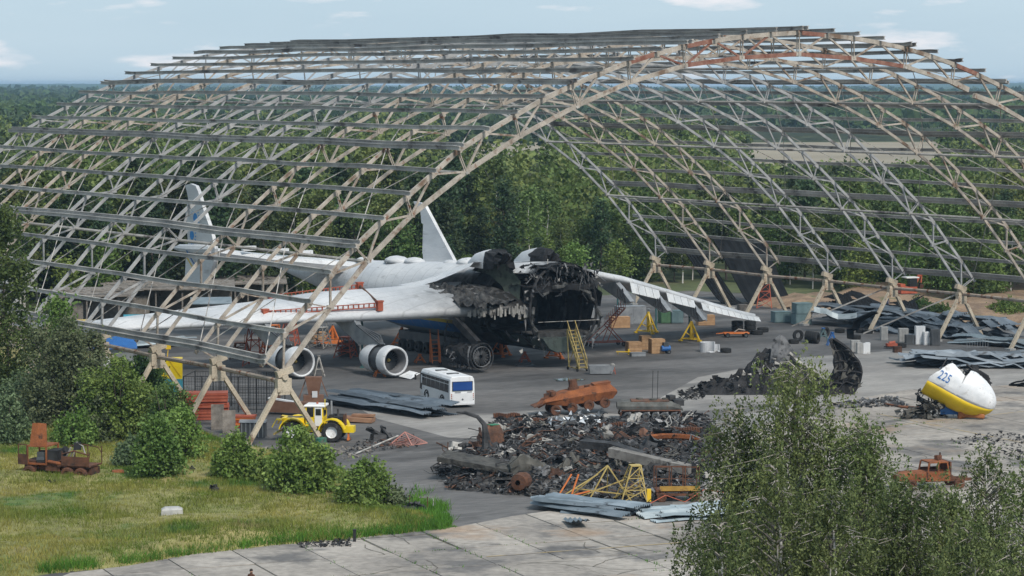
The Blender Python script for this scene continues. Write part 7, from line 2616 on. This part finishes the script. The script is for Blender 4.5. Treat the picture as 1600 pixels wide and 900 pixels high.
for a, b in (((-1.6, 0, 0), (-.2, .5, 1.0)), ((-.2, .5, 1.0), (1.6, 0, .1)), ((1.6, 0, .1), (.2, -.6, 0)), ((.2, -.6, 0), (-1.6, 0, 0)), ((-.2, .5, 1), (.2, -.6, 0))):
    bm.bar(a, b, .07)
for k in range(9):
    bm.bar(V((-1.6, 0, 0)).lerp(V((-.2, .5, 1)), k / 8), V((.2, -.6, 0)).lerp(V((1.6, 0, .1)), k / 8), .035)
bm.build('wire_frame', mat('pinkish_wire', (.4, .17, .14), (.45, .22, .18), 1, .7), t)
q = at(596, 688)
o = s_block(9).build('black_debris', m_darkjunk, None, False, (q.x, q.y, .1)); o.scale = (1.7, 1.5, 1.3)
tag(o, 'heap of black debris right of the tractor front weight', 'scrap')
a, b = at(555, 712), at(622, 692)
o = MB().tube((a.x, a.y, .15), (b.x, b.y, .6), .07, n=6).build('pale_pole', m_palejunk)
tag(o, 'long pale pole lying aslant in front of the tractor', 'pole')
a, b = at(515, 702), at(560, 716)
o = MB().tube((a.x, a.y, .15), (b.x, b.y, .15), .06, n=6).build('pale_pole', m_oldwood)
tag(o, 'short brown pole lying beside the green barrel', 'pole')
for px, py, l_, a_, lb in ((415, 718, 2.6, .3, 'plank of the loose planks at the foot of the front leg'), (430, 722, 2.2, -.4, 'plank of the loose planks at the foot of the front leg'), (422, 714, 2.4, .9, 'plank of the loose planks at the foot of the front leg'), (438, 716, 1.8, .1, 'plank of the loose planks at the foot of the front leg')):
    q = at(px, py)
    tag(MB().box((0, 0, .1), (l_, .22, .06)).build('plank', m_oldwood, None, False, (q.x, q.y, .04 + rnd.uniform(0, .12)), a_), lb, 'plank', 'loose planks at the front leg')
# pipe stand, tyre and black post by the grass
q = at(668, 802)
t = thing('pipe_stand', 'thin rusty pipe stand with a white cross bar at the grass tip', 'stand', (q.x, q.y, .02), .1)
MB().bar((0, 0, 0), (0, 0, 1.15), .06).bar((-1.25, 0, 0), (-1.25, 0, 1.3), .04).build('upright', m_dkrust, t)
MB().bar((-.6, 0, 1.12), (.4, 0, 1.12), .06).build('cross_bar', m_palejunk, t)
MB().path([V((.35, 0, 1.1)), V((.42, 0, .8)), V((.4, 0, .5))], .03, 4).build('chain', m_palejunk, t)
tyre(659, 803, .33, .35, 'small black tyre beside the pipe stand', None, rz=1.3)
q = at(640, 803)
tag(s_block(5).build('grey_scrap', m_greyjunk, None, False, (q.x, q.y, .1)), 'small grey scrap piece at the grass tip', 'scrap')
q = at(554, 848)
tag(MB().box((0, 0, .4), (.2, .2, .85)).box((0, 0, .84), (.24, .24, .06)).build('bollard', m_black, None, False, (q.x, q.y, .02)), 'short black post at the edge of the grass', 'post')
for px, py, s, mm_, nm, lb in ((184, 750, .55, m_rust, 'rusty_drum', 'small rusty drum lying in the grass left of the round bush'), (268, 812, .8, m_concblock, 'stone_block', 'pale block with dark top lying in the grass'), (335, 778, .7, m_darkjunk, 'black_scrap', 'black scrap lying in the grass right of the round bush'), (82, 767, .5, m_darkjunk, 'black_scrap', 'black scrap lying in the grass before the burnt truck'),
                              (300, 744, .45, m_black, 'black_scrap', 'small black scrap beside the round bush'), (32, 670, .5, m_palejunk, 'white_scrap', 'white scrap lying in the grass behind the burnt truck')):
    q = at(px, py)
    bm = s_block(int(px)) if nm not in ('rusty_drum', 'stone_block') else MB().loft([[V((x * s_, y * s_ * .7, z)) for x, y in ((-1, -.8), (.9, -1), (1.1, .7), (-.8, 1))] for z, s_ in ((-.3, 1), (.35, .95), (.55, .6))], 0) if nm == 'stone_block' else MB().lathe([(.02, -.8), (.6, -.8), (.65, 0), (.6, .8), (.02, .8)], 12)
    o = bm.build(nm, mm_, None, False, (q.x, q.y, .45), .3)
    o.scale = (s, s, s)
    tag(o, lb, 'scrap')
q = at(523, 398, 10.5)
# old sheds behind the near wing
for px, py, wd, dp, h, lb, nm in ((265, 490, 17, 7, 3.2, 'long old shed with a sagging weathered roof behind the near wing', 'old_shed'), (150, 500, 10, 6, 3.0, 'old shed with a weathered roof at the left behind the wing', 'old_shed'), (372, 478, 13, 6, 3.0, 'old shed with a broken flat roof right of the long shed', 'old_shed'), (52, 548, 7, 4, 2.6, 'low beige hut with grey doors behind the left bushes', 'low_hut')):
    q = at(px, py)
    t = thing(nm, lb, 'shed', (q.x, q.y, .02), .12)
    MB().box((0, dp * .45, h * .5), (wd * .96, .15, h)).box((-wd * .3, -dp * .42, h * .4), (wd * .3, .12, h * .8)).build('wall', m_oldwood if nm != 'low_hut' else m_palejunk, t)
    for k in range(6):
        MB().bar((-wd / 2 + k * wd / 5, -dp / 2, 0), (-wd / 2 + k * wd / 5, -dp / 2, h), .2).build('post', m_oldwood, t)
    rg_ = [[V((-wd / 2 + wd * i / 8, -dp / 2 - .5 + (dp + 1) * j / 3, h + .15 + .55 * j / 3 + .25 * mnoise.noise(V((i * .7, j, px))) + rnd.uniform(-.06, .06))) for j in range(4)] for i in range(9)]
    ro = MB().loft(rg_, 0, False, False).build('roof', m_oldwood if nm != 'low_hut' else m_steel, t)
    ro.modifiers.new('solid', 'SOLIDIFY').thickness = .2
    bm = MB()
    for k in range(26):
        bm.box((rnd.uniform(-wd / 2, wd / 2), rnd.uniform(-dp / 2, dp / 2), h + .75 + rnd.uniform(-.1, .2)), (rnd.uniform(1, 3), rnd.uniform(.15, .4), .08), rnd.uniform(-.5, .5))
    kind(bm.build('loose_board', m_oldwood, ro), 'stuff')
for px, py, mm_, lb in ((330, 470, m_sheetlight, 'pale loose sheet on the roof of the long shed'), (225, 497, m_teal, 'turquoise sheet behind the near wing tip'), (125, 505, m_dullyel, 'dull yellow panel by the left shed')):
    q = at(px, py, 3.5 if px == 330 else 1.2)
    o = MB().box((0, 0, 0), (5 if px != 125 else 2.4, 2.2, .12), M.Rotation(.3, 3, 'X')).build('loose_sheet', mm_, None, False, q, .15)
    tag(o, lb, 'sheet')
#@@HAZE
hz = bpy.data.materials.new('haze_air')
hz.use_nodes = True
t = hz.node_tree
t.nodes.clear()
o_ = t.nodes.new('ShaderNodeOutputMaterial')
vp = t.nodes.new('ShaderNodeVolumePrincipled')
vp.inputs['Color'].default_value = (.5, .72, .95, 1)
vp.inputs['Density'].default_value = .0001
vp.inputs['Anisotropy'].default_value = .2
t.links.new(vp.outputs[0], o_.inputs['Volume'])
o = MB().box((0, 0, 17.8), (24000, 24000, 37.6)).build('haze', hz)
kind(o, 'stuff')
